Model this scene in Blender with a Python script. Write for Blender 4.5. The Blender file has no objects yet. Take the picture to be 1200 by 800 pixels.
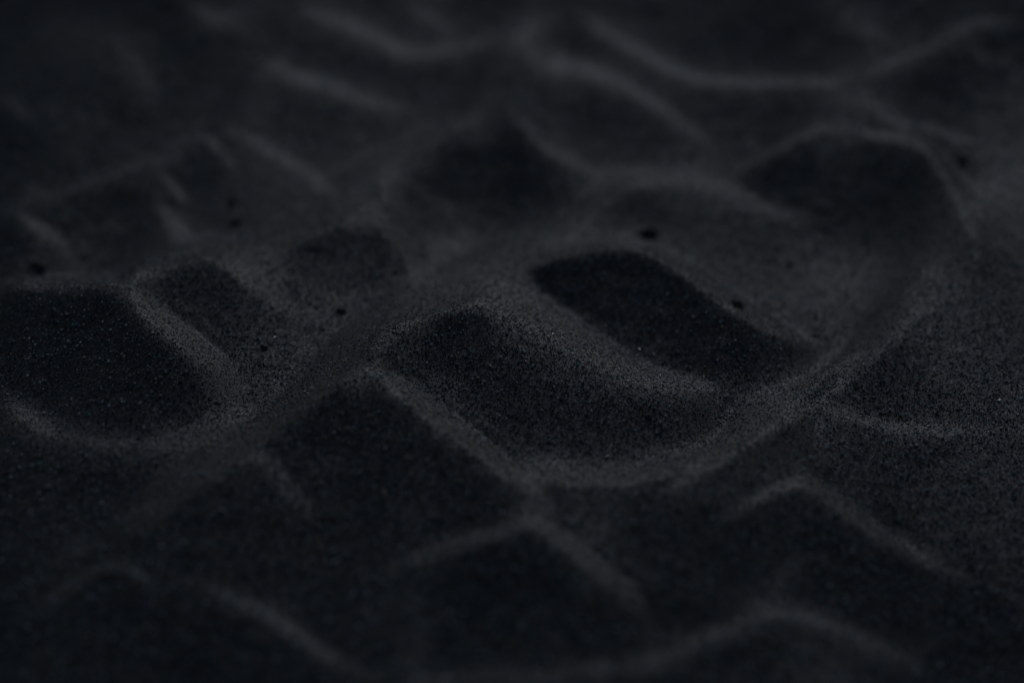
# Black sand ripples close up: wind-shaped mounds of dark volcanic sand under a dim, hazy, low back light.
import bpy, bmesh, math, random
import numpy as np
from mathutils import Vector, Matrix, noise

random.seed(7); rng = np.random.default_rng(7)
sc = bpy.context.scene
col = sc.collection
R = math.radians

# ------------------------------------------------------------------ terrain elevations
# heights of the sand patch, solved so its shading follows hand-traced light and shade (metres above the mean plane): one row every 4 mm of depth, one value every
# 2.5 mm across; each row is its first column, first height and first step, then the changes of step, in 0.05 mm
HX0, HY0, HSX, HSY, HNX, HNY, HQ = -0.4, 0.54, 0.0025, 0.004, 321, 211, 5e-05
_rows = [
[86,-24,0,0,0,1,-1,1,0,1,-1,1,0,0,0,1,-1,0,0,0,0,-1,0,0,0,0,-1,1,-1,0,0,0,0,0,0,0,0,0,1,-1,1,0,0,1,-1,1,0,0,1,-1,1,0,0,1,-1,0,1,-1,0,0,0,-1,1,-1,0,0,0,-1,0,0,0,0,-1,0,0,0,-1,0,0,-1,0,-1,1,-1,-1,0,0,0,-1,1,-1,0,0,0,0,0,0,1,-1,0,1,-1,1,0,-1,1,0,-1,1,0,-1,0,0,0,0,-1,1,-1,0,1,-1,1,0,0,0,1,0,0,1,1,0,1,0,1,0,1,0,1,1,-1,1,1,-1,1,0,0,1,-1,0,0],
[86,-26,0,0,0,0,1,0,0,1,-1,1,1,-1,0,1,-1,1,-1,0,0,0,-1,0,0,0,-1,0,1,-1,-1,1,0,0,0,0,0,0,0,1,0,-1,2,-1,1,-1,1,1,-1,1,0,0,1,-1,1,0,-1,1,0,-1,0,0,-1,1,-1,0,0,-1,1,-1,0,0,-1,0,0,0,-1,0,0,-1,0,0,-1,0,-1,0,0,-1,0,0,0,0,0,-1,1,0,0,-1,2,-1,0,0,1,-1,1,-1,1,0,-1,0,1,-1,-1,1,-1,1,-1,0,-1,1,0,0,1,-1,1,0,1,0,1,0,1,0,2,-1,2,0,0,1,1,0,0,1,0,0,0,1,-1,1,-1,1],
[85,-27,-1,1,0,0,0,0,1,1,-1,1,0,1,-1,1,0,0,-1,1,-1,1,-2,1,-1,0,0,-1,0,0,0,0,0,-1,1,0,0,0,0,0,0,1,0,0,0,1,0,0,0,1,0,0,1,-1,1,0,0,0,0,0,0,-1,0,0,0,-1,0,0,0,-1,1,-1,0,-1,1,-1,0,-1,0,0,-1,0,0,-1,-1,0,0,-1,1,-2,1,-1,1,-1,0,1,-1,1,-1,1,0,0,0,0,1,-1,1,-1,1,-1,0,0,0,0,-1,0,0,0,-1,1,-1,0,1,0,-1,2,0,0,0,2,0,0,2,0,0,2,0,0,1,1,0,1,0,0,1,0,-1,1,0,0,0,0],
[85,-29,-1,1,-1,1,0,1,0,0,0,2,-1,1,0,0,0,0,0,0,0,-1,0,0,-1,0,0,-1,0,0,0,0,-1,1,-1,1,-1,1,0,0,1,-1,1,0,0,1,0,0,0,1,0,1,0,0,0,0,1,-1,1,-1,0,0,-1,0,0,-1,1,-1,-1,1,0,-1,0,0,-1,1,-1,-1,0,0,0,-2,1,-1,-1,0,0,-1,-1,1,-1,0,0,0,0,0,0,0,0,1,-1,1,0,0,0,1,-1,0,1,-1,0,0,0,-1,1,-2,1,-1,0,0,0,-1,1,0,1,-1,1,1,0,1,1,0,1,1,0,2,0,0,2,0,0,1,1,-1,1,1,-1,0,1,-1,0,1],
[84,-30,-1,0,0,1,-1,1,1,-1,2,-1,2,-1,1,1,-1,1,-1,1,-1,0,0,-1,0,0,-1,-1,1,-1,-1,1,-1,1,-1,0,1,-1,1,0,-1,2,-1,1,0,0,1,0,0,0,1,1,-1,1,1,-1,1,0,0,0,0,-1,0,0,-1,0,0,-1,0,0,0,0,-1,1,-1,-1,1,-1,0,-1,0,-1,0,0,-2,1,-1,-1,-1,1,-1,0,-1,0,1,-1,1,-1,1,0,0,0,1,0,0,0,0,0,1,-1,0,0,0,0,-1,0,0,-1,-1,1,-1,0,0,0,1,-1,1,1,0,1,0,1,1,1,0,2,0,1,1,0,2,-1,2,0,0,0,1,0,0,0,-1,1,0,0],
[84,-31,-2,1,0,0,0,1,0,1,0,1,0,1,1,-1,1,0,1,-1,-1,1,-1,-1,1,-2,0,0,-1,0,0,-1,0,0,1,-1,0,0,0,1,0,0,0,1,0,0,0,1,0,1,0,1,0,0,0,1,1,-1,1,-1,1,-1,-1,0,0,-1,0,-1,1,-1,0,-1,1,-1,1,-1,-1,0,0,0,-1,0,-2,1,-1,-1,-1,0,0,-1,-1,0,0,0,0,0,0,0,1,-1,1,0,0,0,1,0,0,0,1,-1,0,1,-1,-1,0,0,-1,0,-1,0,-1,1,-1,0,1,0,0,1,0,1,1,1,0,2,0,1,1,1,1,1,1,0,1,0,1,0,0,0,1,-1,1,-1,0,0],
[84,-33,-2,1,-1,1,0,1,0,0,1,1,1,0,0,2,-1,1,0,-1,0,0,0,-1,-1,0,-1,0,-1,0,-1,0,0,0,0,0,0,0,0,0,1,0,0,0,1,0,1,0,0,1,0,0,1,1,0,0,1,0,0,1,-1,-1,0,0,-1,-1,0,-1,1,-1,0,0,0,0,-1,0,0,0,-1,-1,1,-2,0,0,-1,-1,-1,0,-1,-1,0,0,-1,0,0,1,-1,1,0,0,0,1,0,0,0,1,0,0,1,-1,1,-1,0,-1,0,0,-1,-1,0,-1,0,0,-1,1,-1,1,0,1,1,0,2,0,1,1,1,1,1,1,1,1,1,0,2,0,0,1,-1,1,0,0,0,0,0,-1],
[83,-33,-2,0,0,0,1,0,0,0,2,0,1,0,2,0,1,0,0,1,-1,0,-1,0,0,-2,1,-2,0,-1,-1,0,0,0,-1,1,-1,1,0,-1,2,-1,0,1,1,-1,1,1,0,0,1,0,1,0,1,0,1,0,1,0,0,0,-1,0,-1,-1,-1,0,0,-1,1,-1,0,0,0,0,-1,0,0,-1,0,0,-1,-1,-1,0,-1,-1,0,-2,0,-1,0,0,-1,1,0,0,0,0,1,0,0,0,1,0,1,0,0,1,-1,1,-1,0,0,-1,-1,0,-1,-1,0,-1,-1,1,0,-1,1,1,0,0,2,0,2,0,2,1,0,2,1,2,0,1,1,1,0,1,1,-1,1,0,-1,1,-1,0,0,0],
[83,-35,-2,0,0,0,0,0,1,0,1,1,0,2,1,1,0,1,0,0,0,0,-1,0,-1,-1,-1,0,-2,0,0,-2,1,-1,0,1,-1,0,0,1,0,0,0,1,0,1,-1,2,0,0,1,0,1,0,1,1,0,1,0,1,0,0,0,-2,0,-2,-1,0,0,-1,1,-1,0,1,-1,-1,1,0,-1,-1,1,-1,-1,-1,0,-2,0,-1,-1,0,-2,0,-1,-1,1,0,0,0,1,0,0,0,1,0,0,1,1,-1,2,-1,1,0,0,-1,0,-1,-1,-1,0,-1,-2,1,-1,-1,0,1,0,0,1,1,0,2,1,1,1,1,2,1,1,1,1,2,1,0,1,1,0,0,1,-1,1,-1,0,-1,1,-1],
[82,-34,-2,-1,1,-1,1,-1,1,0,1,1,0,1,2,1,1,2,-1,2,-1,0,-1,0,0,-2,0,-1,-2,0,-1,-1,-1,0,0,0,-1,1,0,0,0,1,0,0,0,1,0,1,1,-1,2,-1,2,-1,2,0,1,0,2,0,1,1,-1,0,-2,-1,-1,-2,-1,1,-1,1,-1,1,-1,0,1,-2,1,0,-1,0,-1,-1,0,-1,-2,0,-1,-1,-1,-1,-2,1,-2,1,0,0,1,0,0,1,0,0,0,1,1,0,0,2,0,0,0,0,0,-1,-1,-1,0,-2,-1,-1,-1,0,-1,1,-1,0,1,1,1,0,2,1,1,2,1,1,2,1,1,2,1,1,1,1,1,0,0,0,0,0,0,0,-1,0,0,-1],
[82,-35,-3,1,-1,0,0,0,0,1,0,1,0,3,0,3,0,3,-1,2,-1,0,0,-1,-1,-1,0,-2,-1,-2,0,-2,0,0,-1,0,0,1,-1,1,0,0,0,1,0,1,0,1,0,1,0,1,0,1,0,1,1,1,1,2,0,0,2,-2,-1,-2,-2,-3,0,0,0,1,0,-1,1,-1,1,-1,0,0,0,-1,0,-2,0,-1,-1,-1,-1,-1,-2,-1,-1,-1,0,-1,1,0,1,1,-1,2,-1,1,0,0,1,1,0,1,1,1,0,0,-1,-1,0,-2,-1,-1,-1,-2,-1,0,-1,0,0,0,0,2,0,1,2,1,2,1,1,2,1,2,2,1,1,2,1,1,1,-1,2,-1,0,0,0,-1,0,0,-1,0],
[82,-36,-3,0,0,-1,1,-1,1,0,0,1,1,2,1,2,3,1,2,0,-1,1,-2,0,-1,0,-2,-1,-2,-2,-1,-1,0,-2,1,0,0,-1,2,-1,0,1,0,0,1,0,1,1,0,1,0,0,2,-1,2,0,1,1,2,1,1,2,0,0,-2,-2,-4,-4,-1,1,1,1,1,-1,-1,1,-1,1,0,-1,0,0,-1,0,-2,-1,-1,-1,-1,-1,-2,-1,-3,0,-1,0,0,2,0,0,2,-1,1,0,1,0,0,1,1,1,2,0,0,1,-1,-1,0,-3,-1,-1,-3,0,-2,-1,0,-1,0,1,0,0,2,2,0,2,2,1,2,1,3,0,3,1,2,1,2,1,1,0,1,-1,0,0,0,-1,0,-1,0,-1],
[81,-34,-3,0,-1,1,-1,0,0,0,0,0,1,1,2,1,4,2,3,1,1,-1,0,-1,-1,-1,0,-2,-2,-1,-3,-1,-2,0,-1,0,0,0,0,1,0,0,0,0,1,0,2,-1,2,0,0,1,1,0,1,0,1,1,2,0,3,1,2,2,1,-2,-4,-6,-6,-2,2,3,2,1,-2,0,-1,1,0,0,0,1,-2,0,-1,-1,-2,0,-2,-1,-1,-3,0,-4,-2,0,0,1,2,0,1,1,0,1,-1,1,0,1,0,2,1,1,2,0,1,-1,0,-2,-2,-2,-2,-2,-1,-2,-2,0,0,-1,1,0,1,1,2,1,2,2,1,3,1,1,3,1,3,1,2,2,2,0,0,1,0,-1,0,-1,0,0,-1,-1,0,0],
[81,-34,-4,1,-1,0,0,0,-1,0,0,0,1,0,2,3,3,4,3,3,0,0,-1,-2,-1,-1,0,-1,-2,-3,-3,-2,-2,0,-2,1,0,1,0,0,1,-1,1,-1,2,0,0,2,0,1,1,0,0,1,1,0,0,2,2,1,2,2,3,2,3,-2,-6,-8,-6,-3,2,3,4,0,-2,-1,2,0,-1,0,1,0,-1,0,-2,0,-3,0,-2,0,-2,-3,-2,-3,-3,0,0,-1,5,1,1,0,1,0,0,0,0,1,0,2,2,2,1,2,0,0,-1,-2,-2,-3,-2,-2,-3,-2,-1,-1,0,-1,1,-1,2,2,1,2,2,2,1,3,1,2,2,3,1,3,2,2,2,1,0,0,1,-2,0,0,-1,-1,0,-1,-1,0],
[81,-35,-3,-1,0,0,-1,0,0,-1,1,-1,-1,2,0,4,4,6,4,4,1,0,-4,-2,-2,1,0,-2,-1,-5,-3,-2,-3,-1,0,-1,1,1,1,0,0,0,-1,2,-1,1,2,0,1,1,1,-1,2,0,1,0,-1,3,1,2,2,5,3,2,2,-5,-6,-4,-7,-2,0,3,2,-1,-1,1,1,0,0,0,0,0,-1,0,-1,-1,-2,0,-2,-2,-1,-4,-1,-5,-1,0,-2,0,4,0,2,1,2,0,0,-1,0,0,0,3,2,3,3,1,1,0,-1,-2,-3,-3,-3,-4,-2,-2,-2,-1,0,-1,-1,2,0,2,3,1,3,2,1,3,2,1,3,2,2,3,3,3,2,1,0,0,0,-1,-1,0,-1,-1,-1,0,-1,0],
[80,-32,-3,-1,0,0,0,-1,-1,0,0,-1,0,-1,0,0,2,9,7,5,6,4,-3,-6,-5,1,0,-1,-1,-3,-4,-3,-2,-3,-1,0,0,-1,1,1,0,1,-1,1,-1,1,1,0,1,3,1,0,-1,2,2,-1,0,-1,3,3,1,3,3,3,2,0,-4,-2,-6,-7,-2,1,1,2,-1,-1,2,0,0,0,0,0,-1,0,0,0,-2,-1,-1,-1,-1,-3,-3,-3,-4,-1,0,-2,1,1,1,1,2,0,1,2,-2,-1,-1,1,3,4,3,3,3,1,0,-1,-3,-3,-3,-4,-4,-2,-4,-2,-2,0,0,-1,0,2,1,3,3,3,1,3,2,2,2,2,3,2,2,5,3,4,1,-1,0,0,-2,0,-1,-1,-1,-1,0,-2,0,0],
[80,-32,-3,-1,0,-1,1,-2,0,0,-1,0,-2,0,-1,-1,4,12,9,8,6,0,-8,-6,-1,0,0,-2,-1,-3,-5,-1,-2,-4,0,0,-2,2,-1,0,2,-1,0,0,1,-1,2,1,0,3,1,0,0,2,0,1,-2,1,3,0,2,4,1,2,2,0,-1,1,-6,-14,-1,3,3,1,-2,2,1,-2,0,0,1,-1,-1,1,0,-1,0,0,-2,-1,0,-2,-3,-2,-5,-2,-2,-2,1,1,0,3,0,1,1,0,-1,-1,0,0,1,4,5,4,2,1,1,-3,-2,-1,-4,-3,-3,-4,-4,-3,-3,0,-2,0,0,1,3,3,3,3,2,3,2,2,3,1,2,4,2,5,4,5,2,-1,-1,0,-2,-1,0,-2,-1,-1,-1,-1,0,-1],
[79,-28,-3,-1,0,0,-1,0,-1,0,-1,0,-1,-2,0,-3,0,14,12,7,7,2,-4,-8,-4,0,1,0,-2,-2,-3,-3,-3,-2,-3,0,-2,0,0,1,0,0,-1,1,0,1,0,1,0,3,0,1,0,2,1,0,0,-1,2,1,0,2,3,1,1,0,0,3,9,-11,-18,-3,6,3,2,-1,1,0,-1,0,-1,1,1,-1,0,0,0,-1,-1,0,-2,-1,0,-1,-2,-4,-3,-3,-2,1,0,0,2,0,1,0,0,0,0,0,-1,2,3,3,4,2,2,-2,-1,-2,-1,-2,-3,-2,-3,-5,-4,-4,-2,0,-3,0,2,2,5,2,5,2,3,2,2,3,1,3,2,4,5,4,5,5,0,-2,-1,-2,-1,-2,0,-2,-2,0,-1,-1,0,-2],
[79,-28,-3,-1,0,0,-1,0,-1,-1,0,-1,-1,-1,0,-4,4,22,6,3,6,0,-4,-6,-4,0,1,-1,0,-3,-2,-3,-2,-4,-2,-2,-1,1,-1,1,1,-2,1,0,0,0,1,1,0,3,0,0,1,2,1,0,-1,1,1,-1,0,3,2,-1,-2,2,5,9,3,-8,-14,-7,0,5,2,0,0,1,0,-1,-1,1,1,0,-1,1,-1,-1,-1,-1,-1,-2,-1,-2,-2,-1,0,-3,-6,4,5,-3,-2,1,-1,1,0,0,0,1,-1,1,3,1,4,3,2,-3,-1,-2,-1,-1,-2,-1,-4,-3,-4,-6,-3,-2,-2,-2,1,4,4,5,3,4,3,2,2,3,1,3,3,3,5,4,7,7,-1,-1,-2,-1,-3,-1,-1,-3,0,-1,-2,0,-1,-1],
[79,-27,-3,-1,0,-1,0,0,-1,-1,-1,0,-1,-2,0,1,10,13,5,4,3,-1,0,-5,-7,2,0,0,0,-3,-3,-2,-2,-4,-3,-2,0,-1,0,1,0,0,0,0,0,0,1,0,2,1,0,1,1,2,1,-1,2,-2,1,-1,0,-1,-1,2,4,7,3,4,0,-4,-8,-7,-4,2,4,-2,2,0,-1,0,0,0,0,1,0,0,0,-2,-1,-1,-2,0,-3,-3,-2,-3,-1,-2,0,2,7,2,-3,-3,-1,-2,1,0,0,0,0,1,2,1,5,2,2,-3,-2,-1,-1,-2,0,0,-4,-2,-4,-4,-6,-5,-4,-3,0,5,5,6,4,5,3,2,2,3,2,2,3,3,5,4,9,5,3,0,-3,-3,-1,-3,-1,-2,-2,-1,0,-2,-1,0],
[78,-23,-3,0,-1,0,-1,0,-1,0,-1,-1,-1,0,-2,-1,2,19,9,1,3,0,0,0,-3,-3,-2,0,1,0,-3,-3,-2,-2,-5,-2,-2,-2,1,-1,0,2,-1,0,0,0,0,1,0,1,1,2,0,1,1,1,0,1,0,-2,-3,-3,-1,4,9,7,1,1,1,1,-4,-5,-1,-7,1,0,0,1,-1,1,-1,0,0,0,1,0,0,0,-1,-2,-1,-1,-2,-2,-2,-3,-4,-6,-3,0,7,6,8,4,-5,-6,-5,2,-1,1,-2,1,0,2,2,3,4,1,-2,-4,-1,-1,0,0,0,-2,-2,-3,-5,-6,-6,-5,-8,-3,6,7,7,6,6,2,3,3,2,2,3,2,3,4,5,8,6,9,-1,-4,-3,-3,-3,-1,-2,-2,-1,-1,-1,-1,-2,0],
[78,-22,-3,0,-1,0,-1,0,-1,0,-2,0,0,-2,-1,-2,5,24,5,-1,2,-1,-1,-2,0,1,-3,0,0,-2,0,-4,-1,-5,-2,-4,-2,-1,-1,0,1,0,0,1,-1,0,0,1,-1,2,1,1,2,0,0,1,0,0,-2,-5,-4,3,7,7,3,3,2,1,1,0,-5,-2,-2,-2,0,-2,-2,1,-1,1,0,-2,1,0,1,0,1,-1,-1,-2,-1,-1,-1,-3,-2,-2,-5,-6,-8,-2,9,9,4,7,3,-3,-5,-4,-2,0,0,-1,0,1,2,3,4,0,-1,-3,-3,1,-1,1,0,-1,-2,-3,-3,-6,-7,-7,-6,-6,-3,7,12,7,7,4,4,2,2,2,3,2,3,4,5,6,10,10,0,-4,-4,-3,-3,-2,-2,-2,-2,0,-2,-1,-1,0],
[77,-18,-2,-1,-1,1,-2,1,-2,0,0,-1,-2,0,-1,0,0,12,13,4,1,1,0,-2,-2,-2,1,4,0,-3,-1,-3,-1,-3,-3,-3,-4,-3,-1,-1,0,1,0,0,1,-1,1,-1,0,0,1,2,1,1,1,0,0,-2,-6,-4,1,6,8,3,2,2,3,2,0,2,-1,-3,-5,-1,3,0,-4,-2,-1,0,0,-1,0,-1,1,1,0,1,0,-2,-1,-2,-1,-1,-2,-3,-2,-4,-7,-8,-6,7,12,6,2,3,1,4,-3,-6,-1,-1,-2,-1,1,1,4,2,0,0,-3,-2,0,0,1,0,-1,-1,-2,-5,-4,-7,-7,-7,-5,-4,0,7,10,11,6,4,3,2,2,3,3,2,4,4,6,12,9,5,-3,-7,-4,-3,-2,-3,-1,-2,-1,-2,0,-2,0,-1],
[77,-16,-3,0,0,-1,0,-1,0,-1,-1,0,-1,-1,-2,0,3,17,10,-1,1,1,1,-2,-3,-2,1,5,2,-3,-3,-1,-2,-3,-3,-3,-4,-3,-3,1,-1,0,1,0,1,0,-1,0,0,0,1,1,0,2,3,-2,-5,-7,-4,3,12,8,2,-2,2,2,2,1,2,1,1,-5,-4,-2,8,0,-7,-2,0,-2,0,0,-2,0,1,0,1,2,-2,0,-1,-2,-2,-1,-2,-3,-2,-4,-6,-9,-7,4,14,9,0,-2,1,2,4,2,-1,-4,-3,-1,-2,2,2,2,0,-3,0,-1,0,-1,2,0,0,-1,-3,-3,-6,-6,-6,-6,-6,-3,-1,2,6,9,9,6,5,3,2,4,2,3,2,4,6,10,14,9,-7,-7,-4,-3,-2,-3,-2,-1,-2,-1,-1,-1,-1,-1],
[77,-15,-2,-1,0,-1,0,-1,0,-1,0,-2,0,-2,0,-2,4,25,4,-4,2,2,-1,-1,-2,-3,1,4,2,0,-3,-3,-2,-2,-2,-4,-4,-4,-2,0,-1,0,0,1,1,0,0,-2,1,0,0,1,1,0,0,-4,-8,-5,9,11,6,2,1,0,0,0,3,1,2,2,0,-4,-5,2,8,-1,-7,-2,-2,-1,0,-2,0,-1,0,1,2,0,0,-1,-1,-2,-1,-2,-2,-3,-3,-4,-4,-9,-10,3,19,7,-1,-1,-2,1,0,3,4,3,1,-4,-4,-2,2,2,0,-4,-2,1,0,0,2,0,0,-2,-3,-3,-5,-5,-5,-5,-4,-6,-2,3,6,6,4,7,5,4,4,4,4,3,2,4,8,9,10,8,-7,-2,-5,-2,-3,-3,-1,-2,-1,-2,-1,-1,0,-2],
[76,-11,-2,0,-1,0,0,-1,-1,0,-1,-1,-1,0,-1,-1,1,9,15,3,1,0,1,0,0,-4,-1,1,2,3,0,-2,-2,-4,-1,-2,-3,-5,-4,-3,-1,-1,1,0,1,0,1,0,-1,-1,0,2,-1,-2,-3,-2,-6,-2,10,12,5,-1,3,1,-1,0,-1,2,2,2,3,-1,-4,-3,6,5,-3,-4,-4,-3,0,0,-2,-1,-1,0,0,3,0,0,0,-3,-1,-1,-1,-4,-2,-3,-5,-12,-5,-1,4,18,5,-4,-1,-1,0,-2,0,2,4,7,5,-3,-6,-2,2,-1,-4,-3,-1,2,1,2,-2,0,-2,-4,-2,-3,-5,-4,-4,-2,-3,-5,1,6,4,5,5,5,4,4,3,4,5,4,4,6,7,7,0,3,1,-5,-2,-4,0,-4,0,-2,-2,0,-2,0,-2,0],
[76,-9,-2,0,-1,1,-2,0,0,-1,-1,-1,-1,0,-2,0,3,13,12,-1,0,2,0,1,0,-2,-3,0,4,2,0,-1,-2,-3,-3,-1,-3,-4,-6,-4,0,-1,1,0,0,0,2,1,-3,-1,-1,-1,-3,-1,-3,-2,1,9,8,6,1,1,1,1,-1,-1,0,0,3,2,3,0,-3,-1,4,5,-2,-4,-5,-3,0,-1,-1,-2,-1,0,0,2,1,1,-2,-1,-2,-2,-1,-3,-2,-9,-12,-6,3,2,13,14,-6,-1,-1,-2,-1,-1,-1,-1,2,4,5,6,3,-4,-4,-1,-4,-5,0,0,2,1,-1,-3,-3,-2,-2,-3,-2,-2,-4,-1,1,-2,-2,2,3,4,4,5,4,3,4,4,4,4,5,6,4,3,1,7,0,-2,-3,-2,-2,-1,-3,-1,-1,-1,-2,0,-1,-1],
[75,-6,-1,-1,0,0,-1,0,-1,0,-1,-1,-1,0,-1,-2,-2,3,24,6,-5,1,1,0,0,3,-2,-4,1,3,1,2,-1,-1,-4,-3,-2,-2,-4,-5,-8,0,4,-2,0,-1,0,3,-2,-3,-2,-2,0,-1,-2,1,1,3,8,6,3,1,2,0,0,0,-1,0,-1,2,3,3,1,-1,-1,4,3,0,-4,-5,-4,0,-2,0,-2,-2,-2,2,2,2,-1,-1,-2,-1,-3,-1,-5,-8,-13,-3,1,1,5,25,3,-11,-1,0,-3,-1,-1,-2,1,-2,2,2,5,6,4,-2,-5,-3,-5,-2,1,0,1,-2,-2,-2,-2,-2,-1,-1,-3,-3,-1,1,3,0,-1,0,2,4,4,4,3,4,3,4,4,5,5,3,0,1,15,-4,-1,-2,-2,-2,-2,-1,-2,-1,-1,-1,-1,-2,1,-2],
[75,-4,-1,0,-1,0,-1,0,-1,0,-1,0,-2,0,-1,-1,-1,9,15,3,0,0,1,-2,0,1,1,1,0,-1,3,1,0,-2,-2,-4,-1,-4,-2,-11,-7,9,-1,-2,-2,0,-1,-1,-2,0,-1,0,-1,-1,1,0,1,3,6,5,4,1,2,-1,1,0,-1,0,-1,1,2,4,2,0,0,2,4,1,-4,-5,-4,-2,0,-2,-1,-3,-2,1,3,1,-1,0,-3,-1,-3,-6,-11,-9,-1,0,1,3,13,22,-5,-10,-2,-1,-2,-2,-1,-1,-1,-1,0,1,2,3,5,6,-4,-7,-5,0,2,1,0,0,-2,-2,-2,-2,-2,-2,-1,-3,-2,1,4,3,-1,-2,1,2,4,3,4,4,2,4,4,6,2,4,0,7,1,3,2,-3,-1,-3,0,-3,0,-2,-1,-2,0,-1,0,-2],
[75,-2,-1,0,-1,1,-2,0,0,-1,0,-2,0,-1,-2,1,0,13,10,0,1,0,2,-3,-1,-2,2,4,3,1,1,0,1,-3,-2,-2,-4,-6,-9,-4,8,0,-5,-2,-2,0,-2,-1,-3,1,1,0,-2,0,0,1,0,3,4,6,4,1,3,-1,1,0,-1,0,-1,1,0,4,3,1,2,1,3,2,-2,-6,-4,-3,-1,0,-2,-2,-4,0,3,0,1,-1,-3,-5,-8,-11,-3,-1,0,1,2,10,16,5,-2,-6,-4,-3,-2,-1,-3,0,0,-2,0,0,0,1,5,7,2,-11,-6,0,5,3,1,-1,-2,-3,-1,-2,-3,-2,-2,-2,-2,1,3,3,0,-1,0,2,3,3,3,4,3,4,3,5,4,2,1,3,-1,10,2,-3,-2,-1,-2,-2,0,-2,-1,-1,-1,-1,-1,0],
[74,1,-1,0,0,0,0,-1,-1,0,-1,0,-1,-1,-1,-1,-3,2,23,4,-5,0,4,0,-1,-4,-2,-1,3,6,4,3,2,-1,-1,-3,-7,-6,-7,-1,4,1,-4,-4,-2,-1,-2,-2,-2,-2,1,0,1,-1,-1,0,1,0,2,4,5,5,2,2,0,1,0,0,-1,-1,0,0,3,3,3,1,2,4,1,1,-5,-5,-5,-2,0,0,-3,-4,0,1,0,0,-2,-6,-14,-7,0,1,0,1,3,12,7,2,5,2,-6,-4,-4,-3,-1,-3,0,0,-1,-1,-1,0,2,2,4,7,-7,-11,2,4,6,1,-2,-2,-2,-2,-3,-2,-2,-2,-3,-2,1,3,1,2,0,0,1,2,5,2,3,3,5,3,3,5,2,1,-3,2,15,-1,-2,-1,-1,-3,0,-2,-1,-1,-1,-1,-1,-1,0,-1],
[74,3,-1,1,-1,0,0,-1,0,-1,0,-1,-1,0,-2,0,-2,7,16,1,-3,0,3,0,0,-1,-3,-3,0,3,5,5,4,2,0,-4,-7,-2,-2,-2,-5,0,-2,-3,-3,-2,-2,-2,-1,-2,-1,1,1,-1,-1,1,-1,0,3,2,6,4,4,1,1,1,0,1,-2,-1,0,-2,2,1,4,3,2,0,5,3,-1,-4,-4,-3,-1,0,-3,-6,-3,2,-1,-2,-11,-13,-3,1,1,1,3,9,7,1,0,3,7,2,-6,-3,-5,-3,-3,-1,-2,1,-1,0,-2,0,1,2,2,2,4,-8,-3,3,6,1,-1,-2,-2,-3,-2,-3,-2,-1,-4,-1,0,1,3,0,2,0,1,3,3,3,3,3,3,5,2,5,2,1,-2,3,5,4,3,-3,-1,-1,-2,-1,-1,-1,-1,-1,-1,-1,0,-1],
[73,4,1,-1,-1,1,-1,0,0,-1,0,-1,-1,0,-1,-2,1,0,11,8,-1,-2,1,1,0,2,1,-1,-4,-3,0,3,5,6,5,1,-3,1,-2,-7,-5,-4,-1,-2,-4,-2,-2,-3,-1,-2,-2,-1,1,0,1,-1,-1,0,0,1,4,4,5,4,2,1,1,0,1,-2,0,-1,-2,-2,-1,2,2,5,5,3,2,1,0,-3,-2,-1,0,2,-4,-6,-6,-4,-10,-18,-2,4,1,3,4,13,5,-1,-3,2,4,5,1,-3,-4,-5,-3,-3,-3,0,-1,1,-1,-1,-2,2,1,2,-3,5,5,-8,1,4,3,-1,-3,-2,-2,-3,-2,-3,-1,-3,-1,-1,0,2,1,2,2,0,3,3,3,2,4,3,3,4,3,4,-1,-1,1,-1,15,0,-2,-1,-2,0,-3,0,-1,-1,-1,-1,-1,0,-1,-1],
[73,6,1,-1,0,0,0,-1,0,-1,0,0,-1,-1,-1,-1,-1,1,17,4,-5,-1,1,1,-2,2,2,2,-1,-4,-4,2,2,7,6,5,2,0,-6,-7,-4,-3,-4,-1,-4,-2,-3,-2,-1,-3,-2,0,-1,2,-1,0,-1,0,0,1,2,4,6,4,3,1,1,0,1,-1,-1,-1,-1,-3,-3,-2,-2,4,10,6,1,0,0,0,0,0,2,3,0,-2,-12,-16,-17,-6,0,2,4,11,11,3,-2,-2,1,1,3,3,2,-2,-4,-4,-4,-4,-3,0,0,-1,1,-3,0,-1,3,1,-3,0,9,2,-6,4,2,-1,-1,-4,-3,-1,-3,-2,-2,-1,-3,-1,-1,2,1,2,2,2,2,3,2,4,2,3,4,3,4,2,0,-1,-2,2,13,1,0,-2,-1,-1,-2,0,-2,0,-1,-1,-1,0,-1,-1],
[73,8,1,-1,1,-1,0,0,-1,0,-1,0,0,-2,0,0,-3,5,15,0,-3,-2,1,0,-1,1,1,3,0,0,-3,-2,0,6,7,8,3,-1,-5,-7,-5,-3,-2,-4,-1,-4,-4,-1,-2,-3,-2,0,0,1,-1,0,-1,0,-1,2,1,4,5,5,3,2,1,1,-1,0,-1,0,-2,-3,-3,-2,-4,-1,4,8,7,0,0,2,2,-1,6,5,-4,-2,-11,-16,-16,-5,-1,3,14,13,-1,-2,1,0,0,0,3,3,1,-2,-2,-5,-4,-4,-4,-1,1,0,-1,-1,-1,-1,2,0,-1,-2,3,12,0,-2,-1,1,-2,-3,-4,-1,-3,-1,-2,-2,-2,-2,-2,2,1,3,1,3,3,1,3,4,2,2,4,4,3,2,-1,0,-1,2,5,6,3,-2,-1,-2,0,-2,-1,0,-2,0,0,-2,0,-1],
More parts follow.
